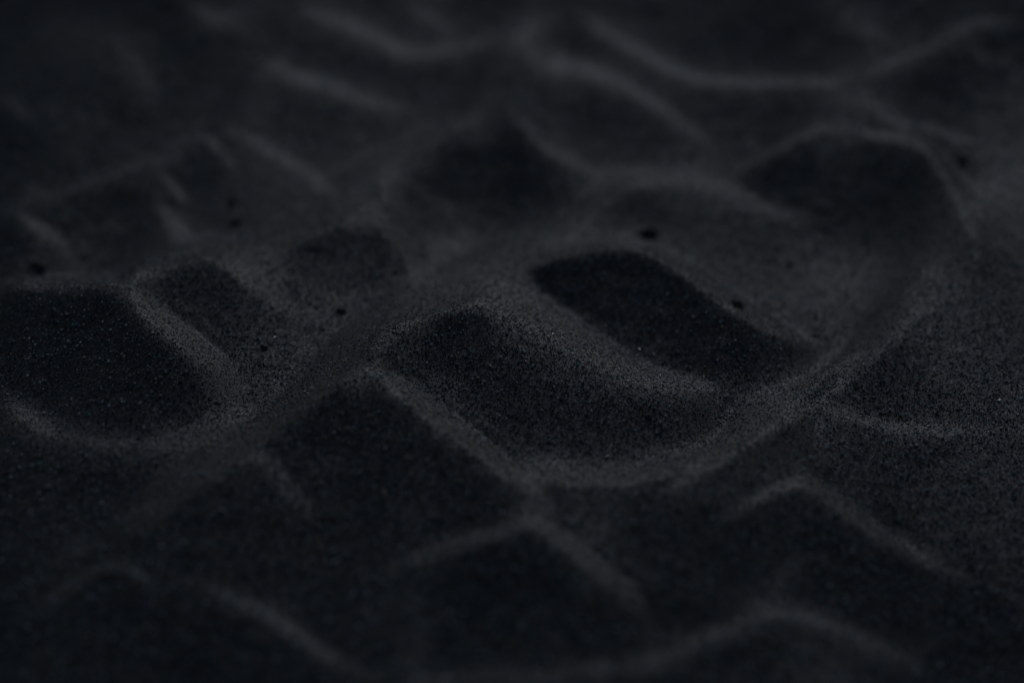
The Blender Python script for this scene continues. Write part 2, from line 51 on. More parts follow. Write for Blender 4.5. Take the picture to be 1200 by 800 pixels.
[72,9,1,0,0,-1,1,-1,0,0,0,-1,-1,0,-1,-1,1,-1,9,6,-1,-1,-1,1,-1,0,-1,2,-1,2,2,0,-1,-3,6,6,8,4,0,-6,-7,-3,-2,-3,-3,-3,-3,-4,-3,-2,-2,-3,0,0,1,-1,0,-1,0,-1,1,1,3,6,4,5,2,1,0,1,-1,0,-2,0,-4,-1,-5,-3,-1,0,3,5,4,5,2,1,0,4,5,1,-5,-10,-13,-14,-6,-1,18,11,-4,-1,1,1,0,0,2,3,0,1,-1,-3,-3,-4,-6,-3,-3,1,2,-2,0,-2,-1,0,1,0,-3,1,9,12,-4,-3,-2,-1,-2,-4,-2,-3,-1,-1,-2,-3,-2,-1,-1,2,3,1,4,3,2,2,3,2,3,4,3,3,2,-1,-1,1,-2,-1,20,0,-4,-1,-1,-1,-1,-1,0,-2,0,-1,0,-2,1,-1],
[72,10,1,1,-1,0,0,0,-1,1,-2,1,-1,-1,0,-1,-1,2,10,4,-3,-1,0,1,-1,0,-1,0,0,0,2,0,1,2,3,5,8,2,-1,-4,-5,-3,-2,0,-1,-6,-4,-3,-5,-3,-2,-2,-2,2,-1,1,-1,-1,-1,1,-1,1,2,6,5,6,1,2,1,-1,0,0,-1,-1,-3,-2,-3,-5,-2,1,1,4,3,5,4,2,1,0,-3,5,2,-9,-12,-13,-7,16,13,-5,-3,2,1,0,0,3,2,2,0,-1,-2,-1,-3,-4,-5,-4,-5,1,3,0,-2,-2,-1,0,0,0,-2,1,6,11,4,-4,-4,-1,-4,-2,-3,-2,-2,-1,-2,-1,-3,-3,-1,1,3,4,3,3,2,2,2,3,3,3,4,2,0,2,-2,1,-2,4,10,0,2,-2,0,-2,0,-1,-1,-1,0,-1,-1,0,-1,0],
[72,12,1,1,-1,1,-1,0,0,0,-1,1,-2,0,0,-1,-2,2,14,0,-3,-3,2,1,-1,0,-1,-1,0,0,0,1,1,4,3,8,1,3,-1,-2,-5,-3,1,1,2,-4,-7,-7,-3,-5,-3,-3,0,0,1,0,-1,-1,-1,0,0,0,1,5,8,5,2,2,1,-1,1,-1,-1,-1,-1,-4,-3,-3,-3,-1,1,3,4,4,4,3,1,0,-5,-4,6,-1,-10,-13,0,18,0,-4,0,1,-1,1,1,3,4,1,0,-3,-2,-1,-2,-3,-6,-5,-3,-3,2,4,0,-4,-2,0,-1,0,-1,2,4,9,7,-1,-6,-2,-3,-2,-4,-2,-3,0,-1,-2,-2,-4,-2,1,3,4,3,5,0,4,1,3,2,4,3,2,0,1,0,0,-1,6,0,5,5,-3,0,-1,0,-2,0,-1,0,-1,-1,0,-1,0],
[71,11,2,0,0,-1,1,0,0,-1,1,-1,-1,0,0,-1,0,0,5,6,0,-3,-1,2,1,-1,0,-1,0,-2,0,0,-1,4,2,7,2,2,1,2,-2,-3,-2,1,0,3,2,-5,-10,-7,-5,-4,-3,-1,-1,2,0,0,-3,-1,1,0,-2,0,7,9,4,3,3,-1,1,0,-1,0,-2,-1,-3,-3,-4,-2,-2,2,1,3,5,4,2,3,0,-4,-7,-2,3,-6,-6,4,9,-1,-1,-1,0,-1,1,2,3,3,2,1,-4,-3,-2,0,-2,-7,-5,-4,0,-3,-2,8,3,-6,-3,-1,0,-1,1,4,9,7,1,-4,-5,-2,-4,-2,-5,-1,1,-2,-2,-1,-4,-3,0,1,6,4,4,3,1,3,1,3,3,3,1,2,0,0,1,-1,-1,-3,23,-3,-3,0,-2,0,-1,0,-1,-1,0,-1,0,-1,0,-1],
[71,12,2,0,0,1,-1,0,0,0,0,0,-1,0,-1,0,0,0,7,4,-3,-2,0,2,0,0,0,0,-1,-2,0,-1,0,3,3,5,0,2,0,5,-1,-3,0,0,0,2,3,0,-4,-10,-10,-5,-3,-3,-1,1,1,0,-3,-1,-1,-1,-4,4,12,6,2,4,2,1,0,0,0,-1,-2,-1,-2,-3,-4,-2,-2,0,1,4,3,5,2,4,-2,-1,-8,-5,-3,-1,1,8,2,1,-2,-2,0,-1,2,0,4,2,4,1,-2,-6,-4,2,0,-6,-9,-2,-1,-1,-4,-1,7,8,-6,-6,-1,0,-1,5,7,9,1,-2,-5,-4,-5,-2,-3,-1,-3,-1,-1,-2,-1,-3,-3,2,6,5,4,2,1,1,4,5,5,0,1,0,0,1,-1,1,-1,4,9,-3,3,0,-1,-1,1,-2,0,-1,-1,0,0,-1,-1,1],
[70,11,2,0,1,-1,1,-1,1,0,-1,1,-1,0,0,-1,-1,-1,1,11,-1,-2,-2,1,1,-1,2,-1,0,-1,-1,-2,1,-2,3,4,2,2,-1,0,5,0,1,-1,-1,1,1,1,3,0,-3,-10,-12,-5,-4,-2,1,0,0,-1,-2,-5,-4,-1,15,9,0,4,4,1,3,-1,1,-2,0,-1,-1,-2,-4,-2,-4,-2,0,1,3,4,3,4,3,-3,-1,-4,-7,-13,3,8,9,9,-6,-5,-1,0,-1,1,2,2,3,3,2,1,-7,-8,-1,6,-1,-12,-6,0,-1,-2,-2,-3,8,11,-3,-10,-2,0,3,7,8,4,-1,-7,-5,-3,-2,-6,-4,-3,-2,-1,2,0,-3,-2,3,7,4,2,3,4,4,3,4,1,0,0,0,1,0,0,1,0,6,-1,0,7,-2,1,-1,0,-1,-1,0,0,-1,-1,0,-1,0,0],
[70,11,3,-1,1,0,0,0,0,0,0,0,1,-2,1,-2,1,-2,4,6,0,-3,-2,2,0,1,0,1,-1,-1,-1,-1,0,-2,3,2,3,1,-2,2,1,1,4,-1,0,0,0,2,1,2,0,-2,-10,-11,-7,-4,0,0,0,-3,-6,-3,-2,8,12,3,2,4,3,4,0,1,-1,0,0,-2,-1,-1,-4,-3,-3,-2,-1,1,2,4,3,4,2,-2,-2,-10,-9,-4,6,8,13,10,-14,-5,0,-1,1,0,2,2,1,4,1,3,-1,-6,-17,1,12,-2,-8,-7,-2,-2,-2,-1,0,5,9,3,-8,-5,1,6,8,6,-3,-6,-2,-11,-10,-2,-2,0,-1,0,1,1,-1,0,5,6,6,7,2,1,1,1,2,1,1,0,0,0,1,-1,1,0,0,-2,15,2,-4,1,-2,1,-2,0,0,-1,0,-1,0,0,-2,1],
[70,12,2,1,0,0,1,-1,1,-1,1,0,0,-1,1,-2,1,-1,5,3,-2,-2,0,0,1,1,0,1,-1,0,-2,0,-2,0,0,4,2,1,-1,0,-1,1,4,2,-1,1,0,1,2,0,1,1,-1,-9,-13,-7,-2,-1,-3,-5,-6,1,9,5,4,2,3,4,4,4,0,2,-2,1,-2,0,-1,-3,-1,-4,-3,-3,-1,1,2,2,4,3,1,0,-10,-17,3,3,6,9,15,-7,-10,2,-1,0,1,2,0,3,0,1,2,2,4,4,-9,-24,0,16,5,-9,-13,-4,-1,0,-1,1,2,10,5,-4,-5,1,9,5,-4,-1,-18,-13,-1,1,1,-1,0,-1,0,-1,0,6,7,8,12,3,-2,-2,0,1,1,0,1,1,-1,1,0,1,-1,0,-3,0,19,-2,-2,0,-1,0,0,-2,1,-1,0,-1,-1,1,-1,-1],
[69,9,3,0,0,0,0,1,0,0,0,1,-1,1,0,-1,-1,0,0,7,0,-2,-2,-1,1,1,0,2,0,-1,0,0,-3,0,-1,0,2,3,2,0,-3,-1,-2,4,4,2,-1,0,2,0,2,0,1,1,-1,-9,-13,-6,-3,-6,-8,2,9,5,0,1,2,5,3,5,3,2,0,1,-2,0,-1,-1,-2,-2,-3,-3,-3,-1,0,1,2,3,2,1,-9,-16,0,4,5,5,7,6,-3,-2,-1,0,1,0,2,1,0,3,0,2,2,3,2,1,-6,-26,6,16,4,-11,-18,-3,1,1,-1,-1,1,7,11,3,-5,0,6,-1,-21,-14,0,0,1,0,1,-2,0,-2,-2,1,12,13,11,6,-2,-2,-2,-1,1,-1,2,-1,2,-1,1,-1,1,-1,1,-1,7,0,1,5,-1,0,0,-1,0,-1,0,-1,0,0,-1,0,-1,0],
[69,9,3,0,0,1,-1,1,1,-1,1,0,1,-1,1,-1,0,-1,2,6,-2,-4,-1,0,1,0,2,0,1,0,0,-2,0,-2,-2,1,2,2,2,1,-2,-3,-4,1,5,4,0,1,1,0,2,1,1,0,0,-1,-10,-12,-8,-6,-3,8,5,-1,0,0,3,3,3,6,4,2,1,0,-2,0,0,-2,-1,-2,-3,-3,-3,-2,-1,1,1,3,0,-9,-15,1,5,3,4,6,3,4,1,-2,0,0,1,1,0,1,2,1,1,2,2,1,2,2,-1,-8,-16,7,12,1,-10,-17,-4,0,0,-1,0,0,5,13,8,-2,-3,-12,-16,-5,-1,1,0,0,1,-2,-1,-2,-2,5,19,14,7,0,-2,-3,-1,-1,0,0,1,-1,1,0,0,0,1,-1,0,0,2,-2,12,3,-4,2,-2,0,-1,0,0,-1,0,-1,0,0,-1,1],
[68,6,3,0,0,0,1,0,1,-1,1,1,-1,2,-1,0,1,0,-1,4,1,-3,-1,-2,0,0,1,2,0,1,0,0,-1,-1,-1,-2,-1,2,2,1,3,0,-5,-5,-3,3,7,2,1,1,1,1,1,2,0,0,0,-4,-12,-8,-7,1,4,1,-1,-1,1,0,2,5,6,4,3,2,-1,-1,0,-2,0,-2,-1,-3,-3,-4,-2,-2,0,1,1,-12,-12,1,4,5,4,5,3,4,1,1,1,0,0,0,1,2,0,1,2,1,2,1,1,2,1,-1,-1,-4,-10,7,6,2,-8,-21,-5,0,0,0,0,-2,3,14,9,-3,-14,-13,-4,-2,0,0,1,0,-1,-2,-2,-1,17,16,10,2,-2,-2,-1,-2,0,-1,1,-1,0,1,-1,1,0,0,0,0,0,-4,-2,24,-4,-2,0,-1,-1,1,-2,1,-1,-1,1,-1,-1,1,-1,-1],
[68,6,2,1,1,-1,1,1,-1,1,1,0,0,1,0,1,0,0,0,4,0,-3,-3,0,-2,1,1,2,0,0,1,0,0,-1,-2,-2,0,-1,2,3,2,0,-2,-6,-6,-1,6,6,2,1,1,1,2,1,1,1,0,0,-3,-14,-7,-2,2,0,-2,1,-2,-1,3,4,6,5,5,1,-1,0,-1,-1,-1,-1,-2,-2,-4,-3,-5,-1,-3,-5,-8,-6,0,3,2,6,5,5,4,1,1,1,1,0,0,1,1,1,1,1,2,1,1,1,2,1,1,-1,0,-1,-2,-4,4,4,2,-10,-18,-8,-1,0,0,0,-2,3,9,8,-6,-15,-6,-2,0,0,1,1,0,-2,-1,10,13,9,6,2,-2,-1,-1,-1,-1,-1,0,0,1,-1,1,-1,1,-1,1,-1,1,-1,7,1,-1,5,0,0,-1,0,-1,1,-1,-1,0,0,0,-1,0,0],
[68,5,3,0,0,1,0,1,0,0,1,1,0,0,1,1,1,-1,2,3,-2,-3,-2,-2,0,0,0,2,1,1,0,0,0,-1,-2,-1,-2,0,1,2,2,1,-1,-4,-7,-4,1,7,5,2,1,2,1,1,3,0,2,1,2,-9,-11,-5,-1,-1,-2,0,-2,-1,1,3,7,7,4,2,1,-1,-2,-1,-1,0,-3,-2,-4,-6,-3,-7,-10,-6,0,0,1,2,2,5,7,9,3,-2,1,0,0,1,0,2,0,2,1,1,1,1,2,1,2,0,1,0,0,0,-2,0,0,3,3,0,-8,-21,-8,-1,-1,-1,0,-1,2,10,1,-14,-6,-4,2,0,4,1,3,1,2,7,8,6,4,3,-1,-2,-1,0,-1,-1,1,-1,0,0,0,1,-1,0,1,-1,1,-1,4,-1,5,5,-2,1,-1,0,-1,0,0,-1,0,0,-1,0,0,0],
[67,1,3,0,0,1,0,0,1,0,1,0,1,0,2,0,1,1,0,3,1,-3,-2,-3,0,-2,-1,0,3,1,0,1,-1,1,0,-3,-1,-2,-1,0,1,2,2,1,-2,-6,-6,-3,4,6,4,2,2,1,3,1,2,2,1,4,0,-9,-12,-3,-3,-2,-2,-2,-2,1,2,6,9,4,4,1,-2,-1,-2,0,-2,-2,-3,-5,-8,-13,-10,0,0,0,1,1,0,2,3,11,17,-3,-2,-2,0,-1,2,0,2,1,2,0,2,1,1,1,2,1,1,1,0,0,0,-1,1,-1,3,2,1,2,-9,-22,-10,-2,0,-2,0,1,7,-1,-13,-5,-3,4,4,10,3,1,-2,1,5,6,5,4,2,1,-3,0,-1,0,0,-1,0,0,0,0,0,0,0,0,0,0,0,-2,-4,23,-3,-2,-1,-1,1,-1,0,0,-1,0,-1,1,-1,0,-1,0],
[67,0,3,0,0,1,0,0,1,1,-1,2,0,1,1,1,2,0,1,3,-1,-1,-3,-2,-2,-3,0,0,2,1,1,1,-1,0,-1,-2,-1,-2,-1,-1,1,1,2,3,-1,-3,-6,-3,-1,3,5,3,3,2,2,2,3,1,3,2,3,0,-8,-12,-5,-4,-3,-3,-2,-1,3,5,8,7,4,1,0,-3,-1,-2,-2,-3,-4,-11,-17,-7,1,1,0,0,1,0,-1,1,3,19,17,-5,-5,-3,-1,0,1,1,2,2,2,0,1,1,1,2,2,1,1,1,0,0,0,0,1,0,1,2,2,1,0,-9,-20,-13,-2,-2,0,2,5,-6,-11,-4,-5,12,13,7,0,-3,-2,2,4,5,4,4,2,0,0,-2,0,0,-1,0,0,0,-1,1,0,0,0,-1,1,0,0,-2,7,3,-1,4,0,-1,0,1,-2,1,-1,0,-1,0,0,0,-1,0],
[66,-4,2,1,1,-1,1,0,0,1,1,0,1,0,2,0,2,1,2,1,2,-1,-2,-1,-2,-3,-4,0,-1,2,1,2,-2,1,-2,1,-3,-1,-1,-1,-1,0,0,3,1,2,-1,-5,-1,-2,0,2,4,2,4,2,2,3,2,2,3,2,4,1,-10,-11,-8,-4,-5,-4,-1,2,5,7,8,7,1,0,-3,-3,-1,-5,-4,-11,-21,-3,0,1,1,0,0,1,-1,0,-3,5,34,4,-5,-4,-7,1,0,3,1,1,2,1,0,1,-1,2,2,3,2,1,0,2,-1,1,-1,1,1,1,2,0,2,2,-2,-6,-25,-11,-6,2,0,3,-8,-4,-5,-4,14,14,7,-3,-3,-2,2,3,4,4,4,2,0,1,-2,-1,1,-1,0,-1,1,0,-1,1,-1,1,-1,1,-1,1,0,6,-3,2,5,0,1,-1,0,-1,1,-1,-1,1,-1,0,-1,1,-1,-1],
[66,-6,3,0,0,1,-1,2,-1,1,1,0,1,1,0,2,2,1,2,1,1,-1,0,0,-3,-4,-4,-3,1,0,1,0,-1,1,-1,1,-2,0,-1,0,-2,0,-2,2,-1,2,2,0,-2,-1,-1,1,2,2,3,3,2,3,2,3,2,3,3,3,0,-6,-14,-10,-6,-5,-4,1,6,5,8,9,4,-1,-4,-4,-5,-4,-13,-18,-5,1,0,2,0,0,1,-1,1,-1,1,22,14,-7,1,-1,-3,1,1,1,0,2,0,0,-1,1,-1,0,0,2,2,5,3,2,-1,1,0,1,0,2,0,2,2,0,1,-1,-10,-20,-15,-4,0,0,-6,1,-5,0,6,17,6,-1,-4,-3,3,2,4,4,2,3,1,-1,0,0,-1,0,0,-1,0,0,1,-1,0,1,-1,0,0,1,-1,0,-3,16,1,-3,1,-2,1,0,-1,-1,1,-1,0,0,0,-1,0,0],
[66,-8,3,0,0,1,0,0,1,0,0,2,0,0,2,2,0,3,1,2,0,1,1,0,-5,-5,-4,-4,-1,0,0,-1,2,0,2,2,-1,1,-1,-2,-1,-2,-2,-2,-2,1,3,5,0,-2,-1,1,0,2,3,2,3,2,4,3,2,3,2,2,3,2,-6,-15,-12,-8,-6,-2,6,5,7,10,8,-2,-7,-6,-7,-12,-17,-4,0,0,1,1,0,1,0,0,-2,5,19,16,-9,-4,1,4,0,-1,-1,1,1,1,0,0,-1,0,-1,-1,0,-2,1,2,4,7,3,1,1,0,0,2,1,2,0,2,0,0,0,-13,-19,-16,-3,-3,-3,2,-4,2,3,18,6,-1,-5,-1,0,4,3,3,3,2,0,1,0,0,-1,-1,0,0,0,0,0,0,0,0,0,0,0,0,0,-2,1,14,-3,1,0,0,-1,1,-1,0,-1,0,0,0,-1,0,0,0],
[65,-12,2,1,0,0,1,0,0,1,0,1,0,1,0,2,2,1,1,3,0,3,3,0,-2,-6,-6,-5,-4,-4,0,-1,3,3,4,4,0,0,0,-1,-3,-1,-4,-2,-3,-4,-2,0,8,5,0,-1,0,0,1,2,2,3,4,3,4,2,2,3,1,3,1,1,-2,-13,-17,-11,-5,2,7,7,10,11,-5,-10,-8,-14,-14,-4,0,0,-1,2,0,1,0,1,0,2,25,6,-4,1,-6,0,2,4,-1,0,-1,2,0,0,-1,1,-2,0,-2,-1,0,-1,-1,0,2,8,7,3,1,1,1,2,1,1,0,2,-1,1,-3,-13,-19,-14,-8,-1,-1,-3,3,7,20,2,-2,-4,-1,-1,3,4,3,2,3,0,0,1,-1,-1,0,0,0,-1,1,-1,1,0,0,0,-1,1,0,0,-1,6,1,-1,6,-1,2,-2,0,0,0,-1,0,0,-1,1,-1,0,-1,1],
[65,-15,3,0,0,0,1,0,0,1,0,0,1,1,1,1,1,2,2,2,2,2,3,1,-3,-8,-8,-6,-6,-4,1,5,5,4,6,2,0,0,-1,-2,-3,-2,-4,-3,-4,-5,-2,-3,3,7,7,0,0,-1,0,2,1,5,4,4,3,3,2,3,1,1,2,1,0,-1,-9,-19,-16,-4,9,8,9,11,-8,-15,-14,-10,-2,-3,0,-1,0,0,2,0,0,2,8,22,1,-5,4,1,-6,-4,4,2,2,-1,0,1,-1,1,0,-1,0,-1,-2,-1,-1,-2,0,-1,-1,1,5,8,7,3,3,1,2,1,0,1,0,0,-2,-3,-15,-14,-20,-7,-7,7,3,12,18,-2,-1,-5,-1,0,3,3,3,1,3,1,0,0,-1,0,0,-1,0,0,0,0,1,-1,1,0,-1,1,-1,1,-1,1,-1,11,3,-2,0,-1,0,0,-1,0,1,-2,1,-1,0,0,0,-1],
[64,-19,2,1,-1,2,-1,1,0,0,0,1,1,0,0,2,0,2,1,4,1,2,2,4,5,-8,-12,-9,-8,-8,2,7,9,3,5,5,1,0,-1,-3,-2,-2,-4,-3,-3,-4,-6,-4,-3,0,3,6,7,3,-2,-1,0,3,4,5,6,4,2,3,1,2,1,1,1,0,0,-1,-5,-24,-19,7,9,11,6,-12,-23,-5,-3,-2,-1,-1,-1,0,1,1,-1,3,14,22,-7,-2,3,1,-1,-3,-5,1,4,1,1,0,-1,1,0,-1,1,-1,-2,0,-2,-2,0,-3,0,-3,1,-1,2,7,14,6,3,2,1,1,-1,1,-1,-1,-2,-8,-9,-17,-27,-10,16,1,15,14,0,-2,-5,-2,1,2,3,3,1,3,0,1,0,-2,0,0,-1,1,-1,1,0,0,1,-1,0,1,-1,1,-2,2,-6,-1,24,-3,-4,1,-1,0,0,-1,0,0,0,-1,1,-1,-1,1,-1,0],
[64,-22,2,1,0,0,0,1,0,0,1,0,0,1,0,1,1,0,3,3,0,3,6,7,0,-14,-16,-9,-7,1,8,8,7,3,6,1,0,0,-2,-2,-2,-4,-3,-3,-3,-5,-5,-5,-4,-1,1,3,6,3,4,-2,0,0,5,9,8,4,3,1,1,2,1,0,1,0,1,-2,0,-9,-24,-8,7,13,0,-20,-14,-2,0,-2,-2,0,-1,0,0,2,4,20,12,-5,-1,2,1,0,0,-2,-6,0,2,3,1,0,0,0,-1,1,0,-2,0,-1,-2,-1,-3,0,-3,-1,-2,0,-1,0,6,16,12,5,0,2,-1,-1,0,-2,-1,-2,-13,-9,-21,-24,9,4,18,13,1,-2,-7,-2,1,3,2,2,3,2,1,0,-1,-1,-1,-1,1,0,0,0,1,0,0,0,0,0,0,1,-2,1,-1,7,0,1,5,-1,0,0,0,-1,0,0,0,-1,0,0,0,-1,1,-1],
[64,-25,3,-1,1,0,1,-1,1,1,-1,1,0,1,0,0,1,0,2,1,4,8,6,5,-8,-21,-12,-7,-1,8,10,6,5,5,1,1,0,-1,-2,-2,-2,-3,-4,-3,-4,-4,-5,-5,-5,-3,0,3,3,1,4,2,-2,-1,4,16,11,4,3,0,1,1,1,0,1,-1,1,-1,-1,-5,-8,-22,1,11,-4,-23,-7,1,-2,0,-2,-1,-1,0,2,6,24,8,-6,0,2,1,-1,1,-1,-1,-5,-2,1,3,2,0,0,0,0,0,-1,0,-1,-1,-2,-1,-2,-3,-1,-1,-3,-2,-2,0,-1,6,22,16,3,1,-1,-2,-1,-1,-2,0,-9,-12,-11,-22,-16,17,18,12,3,-6,-6,-3,1,3,3,1,3,2,2,-1,-1,-1,-3,1,0,0,0,1,0,0,2,-1,0,0,-1,1,0,0,-1,4,-1,6,5,-2,1,-2,1,-1,0,0,-1,0,1,-2,1,-1,1,-1],
[63,-30,2,1,-1,1,0,1,-1,1,1,-1,1,0,1,-1,1,0,0,1,3,7,7,6,3,-18,-21,-7,-2,5,11,7,6,4,2,1,0,0,-1,-2,-2,-3,-2,-4,-3,-3,-5,-5,-5,-6,-3,-2,2,2,1,0,0,3,-3,3,17,18,8,1,-1,1,1,-1,2,-1,1,-1,0,-2,0,-6,-19,-6,2,-5,-16,-7,0,1,-2,-1,-2,-1,-1,14,23,2,-3,2,1,0,0,1,-1,0,-2,-3,-3,0,1,3,1,0,0,0,0,0,-2,1,-3,0,-2,-2,-2,-2,-3,-1,-3,-3,-3,0,-1,11,27,17,1,-2,-2,-3,-1,-1,-2,-2,-13,-13,-11,-24,10,19,16,1,-7,-6,-3,0,3,2,3,2,2,1,1,-2,-1,-2,-2,1,1,-1,1,0,2,0,1,-1,-1,0,1,0,-1,1,-4,-2,24,-4,-3,0,-1,1,-1,0,-1,1,-1,0,0,-1,1,-1,0,0],
[63,-33,2,0,1,0,0,0,1,0,0,1,0,0,0,1,-1,1,-2,2,7,7,4,6,-4,-21,-14,-5,3,11,7,7,4,1,2,0,1,0,-2,-1,-2,-2,-4,-2,-4,-4,-4,-4,-6,-6,-4,-2,-2,2,2,-2,0,-3,2,2,11,30,13,-1,-2,1,0,1,-1,1,-1,1,-1,-2,0,-6,-8,-13,-7,-9,-8,-5,-1,0,-1,-1,-3,2,12,18,2,1,4,0,0,0,0,0,0,0,-3,-2,-4,0,1,2,2,0,-1,1,0,0,-1,-1,-1,-2,-1,-1,-3,-2,-3,-2,-2,-4,-4,-3,-1,4,17,33,10,-2,-4,-2,-3,-1,-2,-2,-7,-14,-12,-11,-13,26,20,1,-10,-9,-2,2,0,4,1,1,1,2,1,0,-1,-1,-1,1,-1,0,-2,2,2,1,0,0,-3,0,2,0,0,0,-1,7,1,-1,4,1,-1,0,1,-2,1,-1,1,-2,1,0,-1,0,0,0],
[63,-37,2,1,-1,1,0,1,0,0,0,1,0,0,0,0,0,1,-1,3,7,5,4,2,-12,-15,-7,-1,9,7,4,6,1,2,1,0,2,-1,-1,-1,-2,-2,-4,-3,-2,-5,-4,-4,-6,-6,-4,-5,0,-2,0,-1,-3,-3,5,0,11,35,14,1,-2,1,0,0,0,0,-1,1,-1,0,-3,-4,-3,-12,-14,-14,-12,4,0,-1,-1,-1,3,13,7,2,3,7,3,-1,1,-1,0,-1,0,0,-2,-3,-2,-2,0,2,2,0,1,0,0,-1,0,-1,-1,-2,0,-3,-2,-2,-2,-3,-3,-3,-5,-5,-2,3,8,27,30,1,-5,-4,-3,-2,-1,-2,-4,-11,-13,-9,-11,16,24,2,-14,-12,1,3,-1,1,1,0,2,0,2,2,1,0,2,-1,0,0,-2,2,-1,2,-2,1,-1,0,1,-1,0,0,0,6,-3,1,7,0,-1,0,0,0,0,-1,0,0,0,-1,1,-1,0,-1,1],
[62,-42,2,0,0,0,1,1,-1,1,0,1,-1,1,0,1,-1,0,-1,3,4,7,1,4,-3,-16,-7,1,3,6,3,4,3,1,1,2,1,0,1,-1,-1,-2,-2,-4,-3,-3,-3,-5,-4,-6,-6,-4,-6,-3,-3,-2,-5,-1,1,4,0,17,31,11,6,0,1,0,-1,0,1,-1,0,0,0,-2,-2,-2,-8,-20,-15,-17,-1,6,2,1,3,6,3,4,4,7,4,3,1,1,-2,-1,-1,1,-1,-2,-2,-3,-2,0,1,2,1,1,-1,1,-1,-1,0,-2,-1,-1,-2,-2,-1,-3,-3,-2,-4,-5,-5,-6,3,8,18,30,12,-3,-4,-2,-4,0,-3,-2,-7,-13,-9,-5,10,18,-1,-18,-6,2,2,1,-1,0,1,1,1,2,3,2,2,1,1,0,-2,2,0,0,-2,0,0,0,2,-1,-2,-1,0,0,-2,-3,19,0,-4,0,0,0,0,-1,0,1,-2,1,0,-1,0,0,0,-1],
[62,-46,2,0,0,0,1,0,1,0,0,1,0,0,0,0,0,1,-3,2,12,3,0,0,-7,-10,-2,1,6,3,2,1,2,2,1,1,2,0,2,-1,-2,-1,-3,-2,-4,-3,-4,-3,-6,-4,-7,-6,-6,-5,-5,-5,-6,4,2,3,2,26,16,7,18,2,-1,0,1,-2,1,0,0,0,-1,1,-1,2,-10,-21,-16,-17,-6,6,3,1,3,5,5,3,5,5,6,3,2,-1,-1,-2,0,-1,0,-1,-3,-3,-1,-1,0,2,1,1,0,0,-1,-1,0,-1,-2,-2,-1,0,-3,-1,-2,-5,-1,-6,-5,-8,0,10,16,16,25,2,-5,-2,-3,-2,-1,-1,-5,-9,-11,-4,10,10,-8,-12,-3,1,0,0,1,3,0,1,2,2,1,4,2,3,0,0,0,2,0,-2,-2,-1,-1,1,0,0,-2,0,-2,1,-3,4,9,-1,1,0,0,0,-1,1,-1,0,0,-1,1,-1,0,0,0,-1],
[61,-51,1,1,-1,1,1,0,0,1,0,0,1,0,0,0,1,-1,1,-1,5,8,3,-2,-2,-9,-1,-1,0,5,1,1,2,1,1,1,2,1,1,2,-1,0,-2,-3,-2,-4,-3,-4,-4,-4,-6,-8,-7,-7,-6,-9,-7,3,4,2,0,6,36,1,0,23,8,2,-2,1,0,-1,0,1,-1,1,1,2,1,-8,-18,-22,-17,-5,1,4,0,3,6,5,4,4,5,6,4,1,0,-2,-1,-1,-1,0,-2,-1,-4,-1,-2,1,1,1,0,1,0,0,-2,-1,-2,-3,0,0,-1,0,-2,-1,-2,-3,-6,-5,-7,-3,8,17,11,16,11,0,-3,-1,-3,0,-2,-2,-3,-10,-7,3,4,-3,-14,2,1,-4,3,4,2,2,-1,1,1,2,4,3,2,1,0,-1,1,-1,-1,-2,-1,0,0,-1,1,-2,0,-1,0,-2,7,-1,0,7,-2,2,-2,1,-1,1,-2,1,0,-1,0,1,-2,1,0,-1],
[61,-55,1,0,1,0,0,1,0,1,0,1,-1,2,-1,1,0,-1,1,1,8,5,1,-2,-3,-5,-1,-2,0,2,2,2,1,1,1,0,2,1,3,0,1,0,-2,-3,-3,-3,-3,-4,-4,-5,-9,-7,-10,-9,-9,-5,1,3,2,3,-1,14,29,-4,-3,15,21,4,0,-1,0,0,0,0,0,1,1,3,2,-3,-17,-25,-19,-7,2,1,1,2,6,4,4,5,5,5,4,3,-1,-1,-1,-2,-2,0,-1,-2,-2,-3,-1,0,1,1,0,0,2,-3,-1,-4,-4,-1,2,1,0,1,-1,0,-1,-3,-4,-4,-8,-5,7,14,9,4,18,5,-1,-2,-1,-2,0,0,-2,-2,-6,-10,-3,5,-8,-10,5,2,3,4,1,-1,0,1,0,2,3,4,2,1,0,-1,-1,0,0,-2,0,-1,0,-1,0,-1,0,-1,0,-1,0,-3,15,1,-2,0,0,0,-1,0,0,0,-1,1,-1,0,0,-1,1,-1],
[61,-60,1,0,1,0,0,1,0,1,0,1,0,0,1,0,0,1,-2,2,14,3,-3,-1,-3,-1,-5,-3,0,2,2,3,0,1,0,1,1,1,3,2,0,1,-2,-3,-3,-3,-4,-3,-7,-8,-7,-12,-14,-6,-1,0,1,1,1,2,5,20,12,-2,-2,5,21,15,2,-1,0,-1,0,0,1,0,2,3,3,0,-12,-26,-22,-10,0,3,0,0,6,4,4,3,6,5,4,4,0,-1,-2,-3,-2,0,0,-3,-2,-2,-1,0,-1,1,1,1,-2,-1,-7,-5,1,2,2,1,0,1,0,1,-2,-1,-3,0,-4,-8,1,13,7,1,6,15,2,-1,-1,1,-2,1,0,2,1,-13,-17,0,8,-10,-6,8,6,0,0,0,-1,0,1,1,4,3,3,0,0,-1,0,0,-2,0,0,-1,0,0,-1,-1,0,-1,-1,0,-4,1,17,-3,0,0,0,-1,0,0,0,0,0,-1,0,0,0,-1,1,-1],
